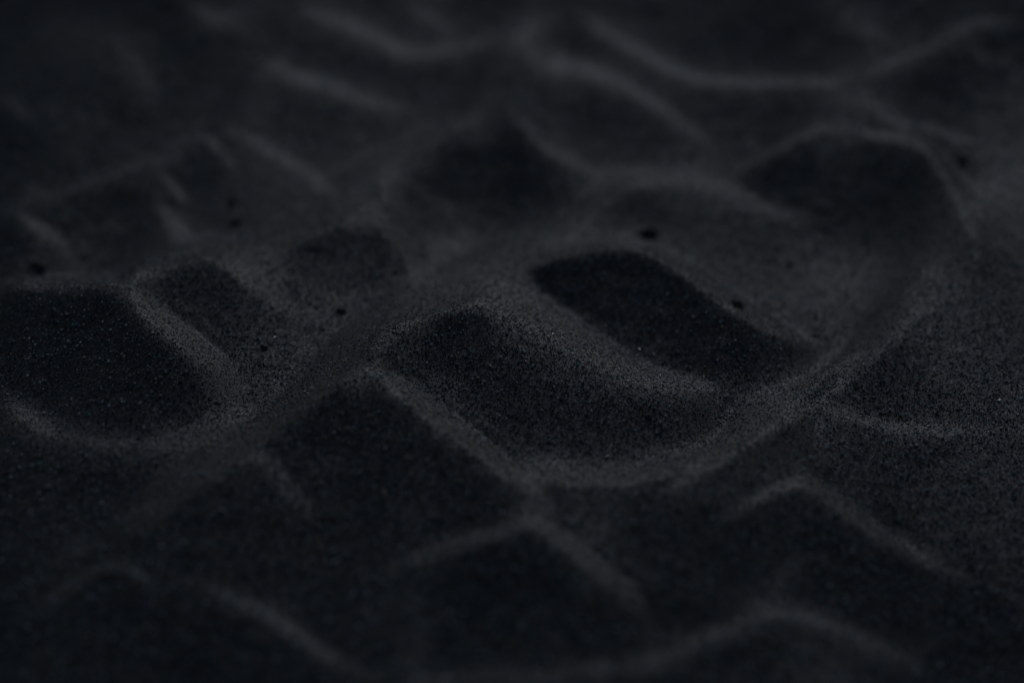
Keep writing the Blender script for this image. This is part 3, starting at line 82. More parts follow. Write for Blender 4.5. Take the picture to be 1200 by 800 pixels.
[60,-65,1,-1,1,1,0,0,1,0,1,0,0,2,-1,1,1,0,0,0,6,9,1,0,-1,-2,-3,-4,-4,-1,2,3,1,1,1,0,0,1,2,2,2,2,0,0,-4,-3,-4,-4,-8,-7,-9,-15,-11,-3,-1,-1,1,-1,2,0,0,8,30,-2,-3,-1,0,13,23,8,0,-1,0,-1,0,1,0,2,3,3,3,-7,-22,-27,-12,-2,1,1,2,2,4,3,4,3,7,4,5,1,-2,-3,-3,-2,0,0,-3,-1,-2,-2,0,-1,1,-1,1,-4,-7,-2,1,1,2,0,2,1,1,-1,2,-1,-1,-1,0,0,-3,-6,9,7,1,-2,7,11,2,1,0,0,1,1,2,3,0,-24,-16,6,11,-7,-5,8,2,-1,-1,-1,0,0,2,2,5,2,1,-1,-1,0,0,0,-2,1,-1,0,0,-2,1,-2,1,-3,1,-1,6,0,0,6,-1,1,-1,1,-1,0,-1,1,-1,0,0,0,0,-1,0,1],
[60,-70,0,1,0,0,1,0,1,0,1,0,1,0,1,1,0,0,0,3,7,7,2,-1,-1,-3,-3,-4,-5,1,0,2,2,1,1,0,-1,2,1,2,2,4,0,0,-4,-3,-7,-8,-8,-11,-14,-9,-1,-2,-1,1,-1,1,0,0,3,21,8,-2,2,-3,-2,7,19,18,4,-2,1,-2,0,1,0,1,3,3,4,-1,-16,-28,-17,-4,-1,1,3,2,1,3,2,4,6,5,5,1,0,-5,-4,0,-1,-1,-1,-2,-2,-1,-1,-2,-1,0,-4,-5,0,0,0,2,1,1,2,0,1,1,0,0,1,0,-1,3,-2,-2,4,2,3,-4,1,3,8,5,2,2,1,1,2,3,3,-8,-29,-11,20,7,-5,-8,7,1,-3,-2,-1,1,1,2,4,4,-1,1,-1,-1,0,0,0,-2,1,-1,0,-1,1,-2,0,-1,1,-2,3,-3,9,5,-3,1,0,-1,0,0,0,-1,0,1,-1,-1,1,-1,1,-1],
[59,-75,0,0,1,-1,1,1,0,0,1,1,1,-1,2,0,1,1,0,-1,2,16,4,-2,0,-2,-2,-4,-5,-3,-2,2,1,2,1,1,-1,1,-1,2,2,3,3,3,-1,-3,-7,-13,-8,-13,-12,-6,-1,-2,0,-1,0,0,0,1,1,12,16,-4,1,2,-3,-1,2,12,21,12,0,0,-1,-1,0,0,2,1,2,3,3,-8,-18,-24,-10,-2,1,2,2,0,0,2,4,4,7,5,1,0,-5,-3,-2,-1,0,-1,-2,-1,-3,-3,-2,-2,-3,-2,1,-1,1,1,1,0,2,1,1,0,2,0,1,0,2,0,2,-1,6,1,-1,-3,-2,0,1,1,0,8,8,2,2,1,3,3,0,-15,-28,2,22,7,-7,-11,5,0,-4,-3,1,1,2,5,2,1,-1,0,0,0,-1,0,-1,0,0,-2,1,-1,0,0,0,-1,0,-4,-1,20,-1,-3,0,-1,1,-1,-1,1,0,-1,0,0,-1,1,-1,1,-1,0],
[59,-80,0,0,0,0,1,0,1,1,0,0,2,0,0,2,0,1,1,1,5,12,2,0,0,-1,-3,-6,-4,-4,-1,0,2,2,2,-1,1,-1,1,0,2,3,3,4,0,-4,-16,-12,-14,-11,-4,-1,-1,-2,1,-1,0,1,0,1,9,18,-6,0,2,-1,0,-2,2,5,17,19,6,-1,-2,0,0,0,0,2,0,2,1,-2,-6,-16,-20,-6,0,2,1,-2,-1,0,3,4,7,5,3,-2,-4,-4,-2,-1,1,-2,-2,-2,-3,-5,-3,-2,1,0,0,1,0,1,0,1,2,0,1,1,1,1,1,1,3,0,3,-1,8,8,-4,-9,-5,-1,0,0,0,-1,7,9,6,3,2,2,2,-2,-23,-19,16,17,5,-9,-12,1,0,-5,-1,0,3,5,2,0,1,-1,0,0,0,-1,1,-2,1,-2,0,0,-1,1,-1,-1,1,-2,7,2,0,5,-1,0,-1,0,0,0,-1,0,0,0,0,-1,1,-1,0,0],
[59,-85,-1,1,0,0,1,0,0,1,1,1,0,1,1,1,1,0,2,2,9,8,1,2,0,-2,-4,-7,-4,-3,-2,1,1,2,1,2,-1,-1,0,0,2,3,4,4,0,-13,-16,-17,-12,-2,-1,0,-1,-1,0,0,0,1,1,9,20,-9,-2,2,-1,-1,1,-1,1,3,11,17,15,1,-1,-1,-1,0,0,1,0,1,-1,-1,-2,-5,-12,-13,-7,3,1,-2,-5,-3,2,4,8,5,3,-3,-7,-2,-2,1,0,-2,-3,-3,-6,-4,0,1,1,0,0,0,1,1,0,1,0,2,1,0,2,1,1,1,4,1,4,2,12,9,-8,-13,-8,-1,-2,-1,0,0,0,2,13,10,2,2,3,2,-6,-24,-14,29,9,5,-10,-20,4,-2,-5,0,3,4,3,0,0,1,-1,1,-1,0,0,0,-1,-1,0,0,0,-1,0,-1,0,0,4,-1,5,6,-2,0,-1,0,0,0,-1,0,0,0,0,-1,1,-1,0,0],
[58,-89,-1,0,0,0,1,1,-1,2,0,0,2,0,1,1,1,1,1,0,4,14,7,0,0,0,-2,-6,-6,-4,-4,-1,0,1,2,1,2,0,-1,-1,-1,1,4,4,5,-8,-15,-21,-13,-2,-2,1,-1,0,-1,0,0,1,2,14,12,-4,-5,1,0,-3,0,1,-1,1,2,8,14,16,7,0,-2,-1,0,0,0,0,0,0,-1,-3,-4,-4,-6,-6,-3,1,-3,-5,-5,-4,3,7,7,2,-8,-3,-4,1,1,-1,-2,-4,-6,-4,1,1,0,0,1,0,0,1,0,0,2,0,1,1,1,1,2,0,2,3,6,6,9,12,1,-9,-13,-10,-4,-3,0,-2,-1,1,0,3,10,12,5,3,4,1,-10,-22,-3,24,10,0,-9,-18,-3,-1,-3,1,4,4,-1,1,1,0,-1,1,0,0,0,-2,1,-1,0,-1,0,0,0,-2,1,-4,-1,23,-4,-2,0,0,-1,-1,1,-1,1,-1,-1,1,0,-1,0,0,0,0],
[58,-95,-1,0,0,0,0,1,1,0,0,2,0,1,1,1,1,2,1,0,7,15,4,0,1,0,-4,-6,-6,-5,-2,-3,0,0,3,2,1,1,-1,-2,-2,0,4,6,0,-13,-18,-21,-3,-1,1,-1,1,-1,0,0,1,5,16,7,-5,-3,2,-2,-3,-1,-2,1,0,1,3,4,11,16,11,2,-2,-1,0,0,-1,1,-1,-1,-1,-2,-2,-3,-5,-1,-1,0,-1,-5,-7,-7,-3,6,6,-1,-5,-7,-1,2,3,-2,-3,-9,-1,-1,2,-1,1,0,1,0,0,0,1,0,0,2,0,1,2,1,1,1,2,6,13,8,6,5,2,-7,-14,-11,-7,-3,-2,-3,0,0,-1,1,3,9,13,8,4,5,-1,-9,-19,2,20,7,0,-8,-22,-5,2,-3,3,3,2,-1,2,0,0,1,0,-1,1,-2,0,0,0,0,-1,0,-1,0,-1,-1,7,3,-1,5,-1,1,-1,0,-1,1,-1,0,0,-1,1,-1,0,0,0,0],
[57,-98,-2,0,0,1,0,0,1,0,0,2,0,1,0,2,1,1,2,2,3,10,9,3,2,2,2,-7,-8,-5,-5,-3,-2,-2,2,2,2,2,0,0,-3,-2,-1,2,5,-5,-12,-25,-12,1,0,1,0,1,0,0,1,12,14,-1,-5,2,0,-1,-2,-3,-3,-1,0,1,2,2,3,8,14,13,5,-1,-1,0,-1,0,0,-1,0,-2,-1,-2,-3,-2,-2,0,0,0,1,-3,-9,-8,-2,4,0,-8,-6,1,5,1,-4,-7,-2,0,0,1,0,0,0,0,1,-1,1,0,1,0,0,2,0,2,1,2,2,11,12,5,2,4,7,2,-5,-14,-11,-10,-5,-2,-3,-1,-2,0,1,0,3,8,13,11,8,3,0,-8,-14,2,14,5,1,-9,-21,-6,0,0,4,1,0,2,0,1,0,0,1,0,-3,1,0,1,-2,1,-1,-1,-1,1,-2,5,0,3,8,-3,1,-2,1,0,-1,0,0,0,-1,1,-1,0,0,0,0,0],
[57,-103,-3,1,0,0,0,1,0,1,0,1,1,0,2,0,2,1,2,1,5,16,5,2,4,4,-1,-9,-8,-5,-5,-4,-2,-1,1,1,3,2,1,-1,-2,-3,-2,-1,-1,-3,-11,-29,-4,1,1,2,1,1,1,5,16,6,-3,-2,0,1,-1,-1,-3,-2,-3,-3,1,0,3,2,3,5,12,13,9,-1,0,-1,0,0,0,-2,0,0,-3,-1,-2,-1,-3,0,0,1,-1,1,-1,-6,-12,-1,-1,-10,-5,5,4,-2,-5,-2,-1,0,-1,1,0,0,0,0,1,-1,0,1,0,0,1,0,2,1,2,7,13,8,3,1,3,5,4,4,-5,-10,-13,-10,-8,-3,-3,-1,-3,0,-2,0,1,5,8,12,15,10,3,-1,-6,-10,-1,11,3,-1,-8,-17,-9,0,2,1,1,1,2,0,1,0,1,-2,0,0,1,-1,0,0,-1,-1,-1,0,0,-4,-2,24,-3,-2,-1,0,0,-1,0,0,0,0,0,-1,0,0,0,0,0,0],
[57,-109,-3,1,-1,1,0,0,1,0,1,0,2,0,1,1,1,2,2,1,8,16,4,3,8,4,-7,-9,-8,-5,-5,-4,-3,-1,0,2,2,3,1,0,-2,-4,-5,-4,-5,1,-17,-21,-2,0,3,1,3,2,12,16,1,-6,0,2,-2,-1,0,-2,-2,-3,-3,-3,0,1,3,3,2,4,8,15,9,0,1,0,-1,1,-1,0,-1,-2,0,-2,-1,-2,-1,0,-2,1,0,1,0,0,-11,-5,-6,-14,-1,3,3,0,-2,-2,-1,-1,1,-1,0,0,0,0,0,0,0,0,0,0,0,2,0,5,11,16,0,0,5,3,0,4,5,3,-2,-8,-13,-11,-9,-8,-2,0,-1,-3,-2,-3,0,2,6,9,16,18,9,0,0,-6,-5,-3,6,2,1,-8,-17,-9,-2,2,2,2,1,0,1,2,-1,-3,3,0,0,0,-1,0,-1,0,-2,-1,0,-1,7,3,-1,6,-2,1,0,-1,0,1,-2,1,0,-1,0,0,0,0,0,0],
[56,-111,-4,1,0,0,1,-1,1,0,1,0,1,1,0,1,2,1,1,3,4,9,12,6,9,8,-1,-9,-9,-8,-6,-5,-4,-2,-2,0,1,2,4,0,0,-3,-5,-4,-6,-5,-2,-22,-12,-1,1,2,3,11,13,8,-1,-1,1,0,-1,-2,-1,-2,0,-3,-2,-4,-3,-2,3,3,4,2,2,5,15,9,1,4,-1,1,0,-1,-1,0,-1,-1,-2,-1,-1,-1,0,-2,1,-1,1,0,0,-5,-2,-12,-18,0,3,2,1,-1,-2,0,-1,0,-1,1,-1,0,0,-1,1,-1,1,-1,0,0,3,7,15,9,-1,2,4,2,1,1,3,5,3,1,-8,-10,-12,-12,-10,-3,0,-1,0,-3,-7,-2,1,4,8,13,20,16,5,1,-4,-2,-3,1,2,0,-5,-8,-13,-9,-1,3,0,3,-1,3,-1,0,-1,3,-1,1,-2,1,-1,0,-2,-1,-1,0,-1,6,-1,3,7,-1,0,-1,1,-1,0,-1,1,0,-1,0,1,-2,1,0,0,-1],
[56,-117,-3,-1,1,-1,1,0,0,1,0,1,0,1,1,1,1,1,2,1,5,16,10,9,10,5,-5,-9,-9,-9,-6,-5,-3,-3,-2,-1,1,2,2,1,-2,-2,-6,-5,-4,0,-6,-28,-6,-2,3,8,12,11,4,0,1,2,1,-2,-1,-1,-2,-2,-2,-1,-3,-4,-4,-2,2,6,3,3,2,2,9,11,7,4,0,0,-1,0,0,-1,-2,0,-1,-1,-1,-2,0,0,-1,-1,1,-1,0,0,0,-14,-20,-1,3,2,0,0,-1,-1,0,-1,-1,1,-1,0,-1,1,-1,0,0,-1,0,2,13,15,4,-2,3,5,1,0,1,2,3,3,5,1,-5,-8,-14,-14,-12,-5,1,1,0,-4,-6,-8,-1,5,6,13,17,19,14,2,-2,-2,-1,0,1,3,-6,-9,-9,-9,-8,0,3,0,2,0,1,-1,2,1,-1,1,-1,0,-1,0,-1,-2,-2,0,0,-2,-3,24,-2,-4,1,0,-1,0,0,0,-1,1,-1,0,1,-1,-1,1,0,-1],
[55,-118,-4,0,0,0,0,0,1,0,0,0,1,0,2,0,1,1,2,1,1,7,21,11,10,6,3,-3,-13,-10,-8,-6,-5,-3,-4,-3,-1,1,1,1,-3,-1,-1,-3,-3,0,10,-14,-34,-11,6,10,8,10,2,2,5,3,0,-1,0,-2,-1,-2,-2,-2,-3,-1,-5,-5,-4,4,7,5,2,1,1,4,8,17,2,1,0,0,0,-2,0,-1,0,-2,-1,-1,0,-2,0,0,-2,1,-1,0,0,3,-16,-16,-2,1,1,0,0,-1,0,-2,1,-1,-1,0,0,-1,1,-1,-1,0,0,3,13,15,2,-1,4,2,1,1,1,1,2,2,3,5,2,-2,-8,-16,-15,-14,-4,1,1,0,-1,-6,-10,-10,5,8,12,15,18,19,9,0,-2,-1,0,0,3,0,-9,-11,-10,-10,-1,0,1,1,1,0,1,1,2,-1,-1,1,-1,0,-1,-1,-3,-1,-1,2,-3,6,7,-2,5,-1,1,-1,0,0,0,-1,1,-1,1,-2,2,-2,1,0,-1,1],
[55,-124,-4,0,-1,1,0,0,-1,2,-1,1,0,0,2,0,1,2,0,3,3,12,18,13,7,7,4,-8,-13,-9,-10,-9,-5,-4,-4,-1,0,0,-1,-2,-2,1,2,1,-3,10,12,-22,-33,-15,6,10,9,3,4,5,3,3,-1,1,-1,-1,-2,-2,-2,-3,-3,-2,-4,-6,-4,4,8,6,2,0,2,0,5,16,8,3,0,-1,0,-1,-1,-1,0,-2,0,-1,-1,-1,-1,0,0,-1,-2,1,1,2,-15,-13,-1,-2,1,-1,0,0,-1,-1,-1,0,0,-1,0,-1,0,-1,0,1,3,14,13,1,0,4,2,-1,1,1,2,1,2,1,4,4,2,0,-9,-16,-25,-12,1,1,2,2,-1,-1,-4,-11,-13,7,13,16,16,18,17,3,-1,0,-1,0,2,0,-3,-9,-10,-12,-7,-1,0,2,1,0,1,2,0,1,-1,0,-1,0,-1,-1,-3,-1,-1,1,-1,6,1,1,7,-1,0,0,0,0,0,-1,1,-1,1,-2,2,-2,1,0,-1,1],
[55,-129,-5,1,-1,0,0,0,1,-1,1,0,0,1,0,2,0,2,0,2,6,21,15,10,5,9,4,-13,-9,-16,-16,-7,-4,-4,-2,2,-1,0,-2,1,-1,2,0,0,4,18,7,-26,-28,-13,-1,10,5,4,3,4,3,2,2,0,-1,0,-3,-2,-2,-4,-4,-2,-4,-5,-5,4,11,4,3,1,0,-1,2,7,21,4,0,-1,-1,-1,0,-2,0,-1,-1,-1,0,-1,-2,1,-1,-1,-1,0,1,2,-13,-12,-1,-2,0,-1,0,-2,0,-1,0,-1,0,-1,-1,0,0,-1,0,5,17,9,0,2,3,0,0,1,2,0,1,2,1,2,3,4,2,0,-10,-29,-23,-1,3,1,1,2,0,-1,1,-3,-15,-10,11,18,15,15,18,12,2,-2,1,-1,0,1,-2,-5,-8,-9,-12,-7,1,0,2,1,1,1,0,1,0,-1,0,-1,-1,-2,-2,-1,-1,0,0,-2,-3,24,-1,-4,1,-2,2,-2,1,-1,1,-1,0,0,0,0,0,0,-1,1],
[54,-129,-5,0,-1,1,0,0,-1,1,0,0,0,0,1,1,0,1,1,3,0,9,28,12,4,9,13,-4,-10,-19,-28,-8,-3,-2,-1,0,0,1,-1,0,-1,1,1,0,0,10,23,-4,-26,-19,-6,-4,-1,4,3,2,4,3,3,2,0,0,-2,-2,-3,-2,-4,-7,-6,-1,1,-1,0,10,5,2,0,1,0,-1,4,14,14,1,0,-1,-2,0,-1,0,-2,-1,0,-1,-1,0,-1,-1,-1,0,-1,1,2,-11,-11,-1,-2,-1,-2,0,-1,-1,0,-2,0,0,-1,0,-1,-1,0,9,13,8,2,1,2,1,-1,1,1,2,-1,2,2,0,4,1,4,2,-4,-23,-27,-6,0,1,2,0,1,1,-1,1,1,-6,-17,2,15,16,12,15,18,7,0,1,-1,-1,0,-1,-3,-6,-7,-10,-8,-7,0,2,2,0,2,0,0,0,0,-1,0,-2,-2,-2,-2,0,-1,1,-3,5,12,-2,2,0,0,0,-1,1,0,-1,0,0,0,0,0,0,0,-1,1,-1],
[54,-134,-6,1,-1,1,-1,0,0,0,0,0,0,1,0,0,1,1,1,2,5,17,19,10,6,14,11,-7,-17,-38,-16,-1,0,-1,0,-1,1,0,0,0,-1,2,-1,1,3,14,22,-12,-25,-12,1,-1,-9,-3,2,3,2,3,4,2,0,-1,-2,-2,-2,-5,-10,-6,1,0,2,0,2,10,2,0,1,0,1,-1,2,7,15,8,1,-2,0,-2,-1,0,-2,0,-1,0,-2,0,0,-1,-1,-1,0,0,2,-10,-9,-1,-3,-1,-2,0,-2,-1,0,-2,0,0,-1,-1,0,1,9,14,4,1,3,2,0,0,1,0,1,0,2,1,1,2,1,4,2,0,-15,-31,-8,-1,-1,1,1,0,1,0,1,0,0,-1,-6,-9,7,15,12,11,15,17,4,0,0,-1,-1,0,-3,-4,-8,-7,-8,-7,-4,1,1,1,1,1,0,0,-1,0,-1,-2,-2,-3,-2,1,-1,1,-1,7,0,2,6,0,0,0,-1,1,0,-1,0,0,0,0,0,0,-1,1,-1,1],
[53,-134,-6,1,-1,0,0,0,-1,1,-1,0,1,-1,0,1,0,1,0,2,1,7,27,15,5,11,15,5,-8,-41,-30,-3,0,1,0,-1,1,-1,0,1,-1,1,0,0,1,5,23,14,-19,-22,-7,3,4,-4,-12,-3,1,2,3,3,3,-1,-2,0,-3,-9,-9,-1,-2,1,0,-1,1,12,7,-4,-1,1,1,0,1,0,4,10,13,4,-1,-2,0,-1,-1,-1,-1,0,-2,0,0,-1,0,-2,1,-2,1,1,-9,-7,-3,-1,-2,-2,-1,-2,0,-2,0,-2,1,-2,1,2,11,11,3,1,2,2,0,1,0,1,0,0,1,2,1,1,1,3,2,1,-7,-32,-11,-1,-2,1,-1,1,0,1,0,1,0,0,1,0,-8,1,10,10,8,11,17,14,3,0,-1,0,-2,-1,-4,-7,-8,-8,-5,-4,-3,2,0,1,1,-1,1,-1,0,-2,-1,-4,-3,-1,0,0,1,-1,0,-3,20,1,-3,0,0,-1,1,-1,1,-1,0,0,0,0,0,-1,1,-1,1,-1],
[53,-139,-6,0,0,0,-1,1,-1,0,-1,1,-1,1,-1,0,1,0,1,2,1,13,29,9,9,14,12,-1,-26,-42,-13,-1,1,-1,1,0,0,0,0,0,0,0,1,1,0,9,28,4,-21,-19,-4,2,4,4,-6,-10,-5,1,0,4,1,0,-1,-5,-9,-7,-1,1,-1,1,-2,-1,2,18,4,-8,-1,0,1,1,0,1,2,7,11,8,1,-1,0,-2,-1,-1,0,-1,-1,-1,0,0,-1,0,-1,-1,1,-1,-6,-7,-2,-2,-2,-2,-2,-1,-2,-1,0,-2,0,0,5,12,8,2,1,2,1,0,1,0,1,1,-1,2,0,1,2,1,2,1,2,-4,-26,-17,-2,0,-1,0,0,0,0,1,0,0,1,1,0,1,0,1,4,6,5,7,13,17,12,2,-1,-1,0,-1,-3,-7,-9,-9,-5,-2,-3,-1,1,0,1,0,-1,0,0,-2,-3,-3,-3,-2,0,2,-2,1,-2,2,15,-1,1,0,0,-1,1,-1,1,-1,0,0,0,0,0,-1,1,-1,1,-1],
[53,-144,-6,0,-1,1,-1,-1,1,-1,0,0,0,-1,0,0,1,-1,1,1,5,24,19,8,15,14,7,-9,-46,-25,-5,-1,1,0,1,-1,0,1,-1,1,-1,1,0,2,1,14,28,-5,-20,-16,-3,2,2,5,2,-3,-10,-7,-2,3,0,-2,-4,-12,-2,-1,1,0,1,-2,0,-1,5,17,-1,-6,-2,-1,1,2,-1,2,2,4,7,9,6,0,-1,-1,-2,0,-2,0,0,-1,-1,0,0,0,-1,-1,1,-1,-7,-5,-2,-2,-1,-3,-3,-1,-1,-3,0,-1,-1,8,15,4,3,0,0,1,0,0,2,1,0,0,0,1,2,0,2,1,1,3,-5,-17,-23,-3,0,-1,1,-1,0,1,-1,0,1,1,-1,1,1,1,4,8,1,1,0,5,7,14,18,9,2,-2,1,-2,-1,-5,-11,-10,-7,-2,-1,-1,-1,1,0,0,-1,0,0,-2,-4,-3,-4,-2,1,1,-1,1,0,6,1,2,5,1,0,-1,1,-1,0,0,1,-1,0,0,-1,1,0,-1,0,1],
[52,-142,-6,-1,1,-1,-1,1,-1,0,0,-1,0,0,-1,1,-2,1,0,0,1,9,30,15,10,16,8,2,-23,-38,-19,-4,2,0,0,1,0,0,0,0,0,-1,2,-1,2,3,22,22,-11,-20,-12,-2,1,3,1,3,3,-2,-8,-7,-3,-4,-8,-7,-2,1,1,0,0,0,-1,0,0,12,6,-2,-3,-3,-1,-1,3,1,0,2,4,4,6,9,3,0,-2,-1,-1,-1,-1,0,-1,0,-1,1,-1,0,0,0,-2,-5,-5,-2,-1,-3,-2,-3,-2,-2,-2,0,1,9,10,6,2,0,1,-1,1,-1,2,0,1,1,0,1,0,2,0,2,0,2,-1,-13,-28,-4,1,-1,1,0,-1,0,1,-1,0,1,0,0,1,0,1,11,10,1,-3,-3,3,4,8,15,17,7,1,-1,0,0,-3,-11,-12,-9,-5,1,0,0,-1,0,1,-2,1,-2,-2,-3,-5,-3,-2,0,1,0,0,1,0,-1,16,2,-3,1,0,-1,1,-1,0,0,0,1,-2,1,0,-1,1,-1,0,1],
[52,-146,-7,0,0,0,-1,0,0,0,-1,0,-1,0,-1,0,-1,1,-2,2,1,15,31,13,13,10,8,-4,-36,-27,-16,-1,1,2,0,0,0,1,-1,1,-1,0,1,-1,1,6,32,12,-16,-17,-10,-1,0,2,0,3,2,1,0,-7,-10,-10,-10,-1,1,1,-1,1,0,0,-1,2,4,7,1,0,-2,-3,-3,-1,2,2,2,2,1,4,3,7,8,1,-1,-2,-1,-1,-1,0,-1,0,1,-1,0,0,0,0,-1,-7,-3,-1,-2,-2,-3,-3,-4,-2,-1,3,11,9,3,2,0,0,0,0,1,-1,1,1,1,1,0,1,0,2,0,1,2,-1,-11,-27,-6,0,0,1,0,-1,1,-1,1,-1,0,1,-1,1,0,1,2,16,11,1,-7,-3,0,2,6,9,14,15,7,0,1,0,-3,-7,-13,-11,-7,-1,1,0,0,0,-1,1,-2,0,-4,-3,-5,-4,-2,1,-1,3,-2,2,-4,1,21,-3,-1,1,-1,1,-1,1,-1,0,0,0,0,0,0,-1,1,-1,0,1],
[52,-151,-7,0,0,-1,0,0,-1,0,0,-1,0,-1,-1,0,-1,-1,0,-1,4,28,23,14,12,4,6,-12,-32,-26,-11,1,1,1,0,1,0,0,0,0,0,-1,1,0,0,13,33,3,-18,-15,-6,-2,0,1,0,2,1,0,0,-3,-8,-12,-5,-2,0,-1,-1,1,0,3,0,1,3,2,1,2,-3,-3,-3,-1,1,2,2,3,2,1,2,5,6,6,1,-2,-3,0,-1,0,-1,1,-1,1,-1,1,0,0,0,-6,-5,0,-1,-2,-3,-4,-5,-4,6,12,8,2,1,0,-1,1,0,0,0,0,1,1,1,0,2,-1,2,1,0,1,-1,-8,-26,-8,-1,1,0,1,-1,1,0,-1,0,0,1,-1,-1,1,1,1,7,18,11,-3,-6,-5,-2,2,4,6,10,13,13,6,1,0,0,-6,-11,-11,-11,-3,0,1,0,0,1,-1,-1,-1,-4,-4,-6,-3,-3,0,1,2,0,0,0,7,1,1,7,-1,1,-1,1,-1,1,-1,0,0,0,0,-1,1,-1,1,-1,0],
[51,-148,-7,0,-1,0,0,0,-1,0,0,-1,0,-1,-1,0,-2,0,-1,-1,-2,8,38,20,8,8,4,3,-19,-27,-24,-8,2,1,2,1,-1,1,0,-1,1,-1,0,-1,2,1,20,31,-6,-19,-13,-4,-1,0,0,0,1,0,0,-1,-2,-6,-6,-6,-2,-1,-2,-1,1,4,1,-2,0,2,2,1,2,-4,-3,-3,-2,1,2,3,2,3,1,2,1,5,5,5,-2,-1,-2,0,-1,0,1,0,0,0,1,-1,1,-1,-3,-5,0,-2,0,-3,-4,-7,1,12,8,3,0,-1,1,-1,0,1,0,0,0,0,2,0,2,1,0,0,2,0,-2,-8,-21,-12,0,1,0,0,1,-1,1,-1,0,1,-1,0,-1,1,-1,0,4,15,16,7,-2,-7,-6,-3,1,3,5,6,10,13,10,6,0,1,-3,-7,-13,-10,-8,-1,0,1,1,0,1,-1,-2,-6,-5,-5,-5,-2,0,2,1,1,0,0,2,-1,12,5,-3,1,0,-1,1,-1,0,0,0,0,0,0,0,-1,1,-1,0,0],
[51,-152,-8,1,-1,0,0,-1,0,-1,1,-2,0,0,-2,0,-1,-1,-2,0,-1,17,39,11,5,4,8,-2,-22,-24,-22,-3,2,2,1,0,1,-1,1,-1,0,-1,1,-2,1,4,31,22,-13,-17,-13,-2,0,-1,0,0,0,0,-1,0,-3,-3,-4,-4,-3,-1,-3,0,5,1,-2,-2,0,1,3,1,0,-3,-3,-5,-1,0,2,3,3,3,0,2,1,2,4,4,3,-2,-2,0,-1,2,-1,2,-1,1,0,1,-1,-1,-1,-3,-2,0,-1,-1,-2,-5,1,11,5,-1,0,-1,0,0,0,0,1,0,0,0,1,2,0,2,0,1,0,-2,-8,-22,-10,0,1,0,0,1,-1,1,-1,1,-1,0,0,0,-1,0,-1,0,12,17,11,4,-1,-6,-7,-4,1,2,3,5,8,9,11,9,4,2,0,-6,-8,-13,-9,-5,0,2,0,1,1,1,-4,-6,-8,-6,-5,-2,1,3,1,1,-1,1,-3,-2,25,-3,-1,0,-1,1,-1,1,-1,0,0,0,0,0,-1,1,-1,1,-1,0],
[50,-149,-7,-1,0,0,0,-1,0,-1,1,-2,1,-2,0,-1,0,-2,-2,-1,-2,5,33,23,4,4,4,7,-7,-20,-23,-14,-1,2,0,1,1,0,-1,1,-1,0,-1,-1,0,-1,10,38,10,-16,-16,-10,-1,-1,-1,0,0,-1,1,-1,-2,-1,-2,-3,-3,-3,0,-1,1,2,-1,-2,-2,0,3,0,2,-1,-3,-4,-4,-3,-1,3,4,3,3,0,1,1,1,1,4,3,0,-1,-1,1,1,1,0,1,1,0,0,0,-1,-1,-1,-2,0,0,0,0,1,3,1,0,-1,-1,2,-1,0,-1,1,0,1,0,1,0,1,1,2,-1,1,-3,-12,-16,-8,-1,0,0,1,-1,1,-1,1,-1,1,-1,0,0,-1,1,-2,1,6,15,10,7,5,-2,-3,-6,-4,-2,1,4,3,7,7,9,9,7,4,1,-1,-8,-9,-10,-8,-3,2,1,1,1,2,-4,-7,-9,-9,-6,-1,2,4,1,1,-1,1,-1,6,4,1,6,0,0,-1,1,-1,0,0,1,-2,1,0,0,-1,1,-1,1,-1,0],
[50,-153,-7,-1,0,-1,0,0,0,-1,0,-1,0,-1,0,-1,-2,0,-3,0,-4,11,43,11,-2,3,3,5,-12,-17,-18,-7,0,1,0,0,0,0,0,-1,0,0,-2,0,0,-1,19,35,-1,-14,-15,-8,-1,-1,0,-1,-1,1,-1,-1,-1,-1,-2,-1,-3,-1,-1,1,1,0,-2,-2,1,0,-1,2,1,-2,-3,-4,-5,-4,0,2,4,4,2,2,-1,1,0,0,2,3,1,-1,0,2,1,1,2,1,1,0,-1,1,0,-2,0,-1,0,0,1,2,5,9,-8,-6,-1,0,0,0,0,-1,0,1,1,1,-1,0,2,2,-1,0,-5,-12,-14,-5,-1,0,0,0,0,-1,1,0,-1,1,-1,0,-1,1,0,-1,1,5,11,9,5,5,4,2,-3,-5,-5,-1,-1,3,4,4,6,7,9,8,5,4,0,-4,-7,-9,-10,-5,0,2,1,2,0,-2,-6,-11,-12,-8,0,3,5,0,2,-1,1,-1,3,-1,13,4,-3,1,-1,1,-1,1,-1,0,0,0,0,0,-1,1,-1,1,-1,0],
[50,-157,-7,-1,-1,0,0,0,-1,0,-1,0,0,-1,-1,-1,-1,0,-4,1,0,22,31,3,0,-2,3,0,-13,-12,-11,0,0,-2,-1,0,1,-2,0,0,-1,-1,0,-2,-1,3,30,23,-6,-14,-13,-6,-1,0,-1,-1,-1,1,-2,0,-1,0,-3,0,-2,-1,-1,1,1,-1,0,0,1,2,-3,0,0,-2,-4,-4,-6,-4,-1,2,4,5,2,2,-1,0,-1,0,2,0,0,-1,1,3,3,3,2,1,0,1,0,0,0,-1,0,-1,0,1,1,2,5,8,3,-7,-8,-2,-1,0,-1,-1,0,1,0,2,-2,1,1,1,-2,-7,-13,-9,-2,-1,-1,0,0,0,-1,0,0,0,-1,1,-2,1,0,-1,0,3,6,7,7,4,2,5,4,2,-1,-3,-5,-2,-1,2,2,5,4,6,8,7,8,3,3,-1,-5,-8,-8,-7,-3,2,1,1,1,-1,-6,-10,-17,-9,0,4,5,2,-1,2,-1,0,-1,-1,21,-1,-2,1,0,-1,1,-1,0,0,0,0,0,0,0,-1,1,-1,1,-1],
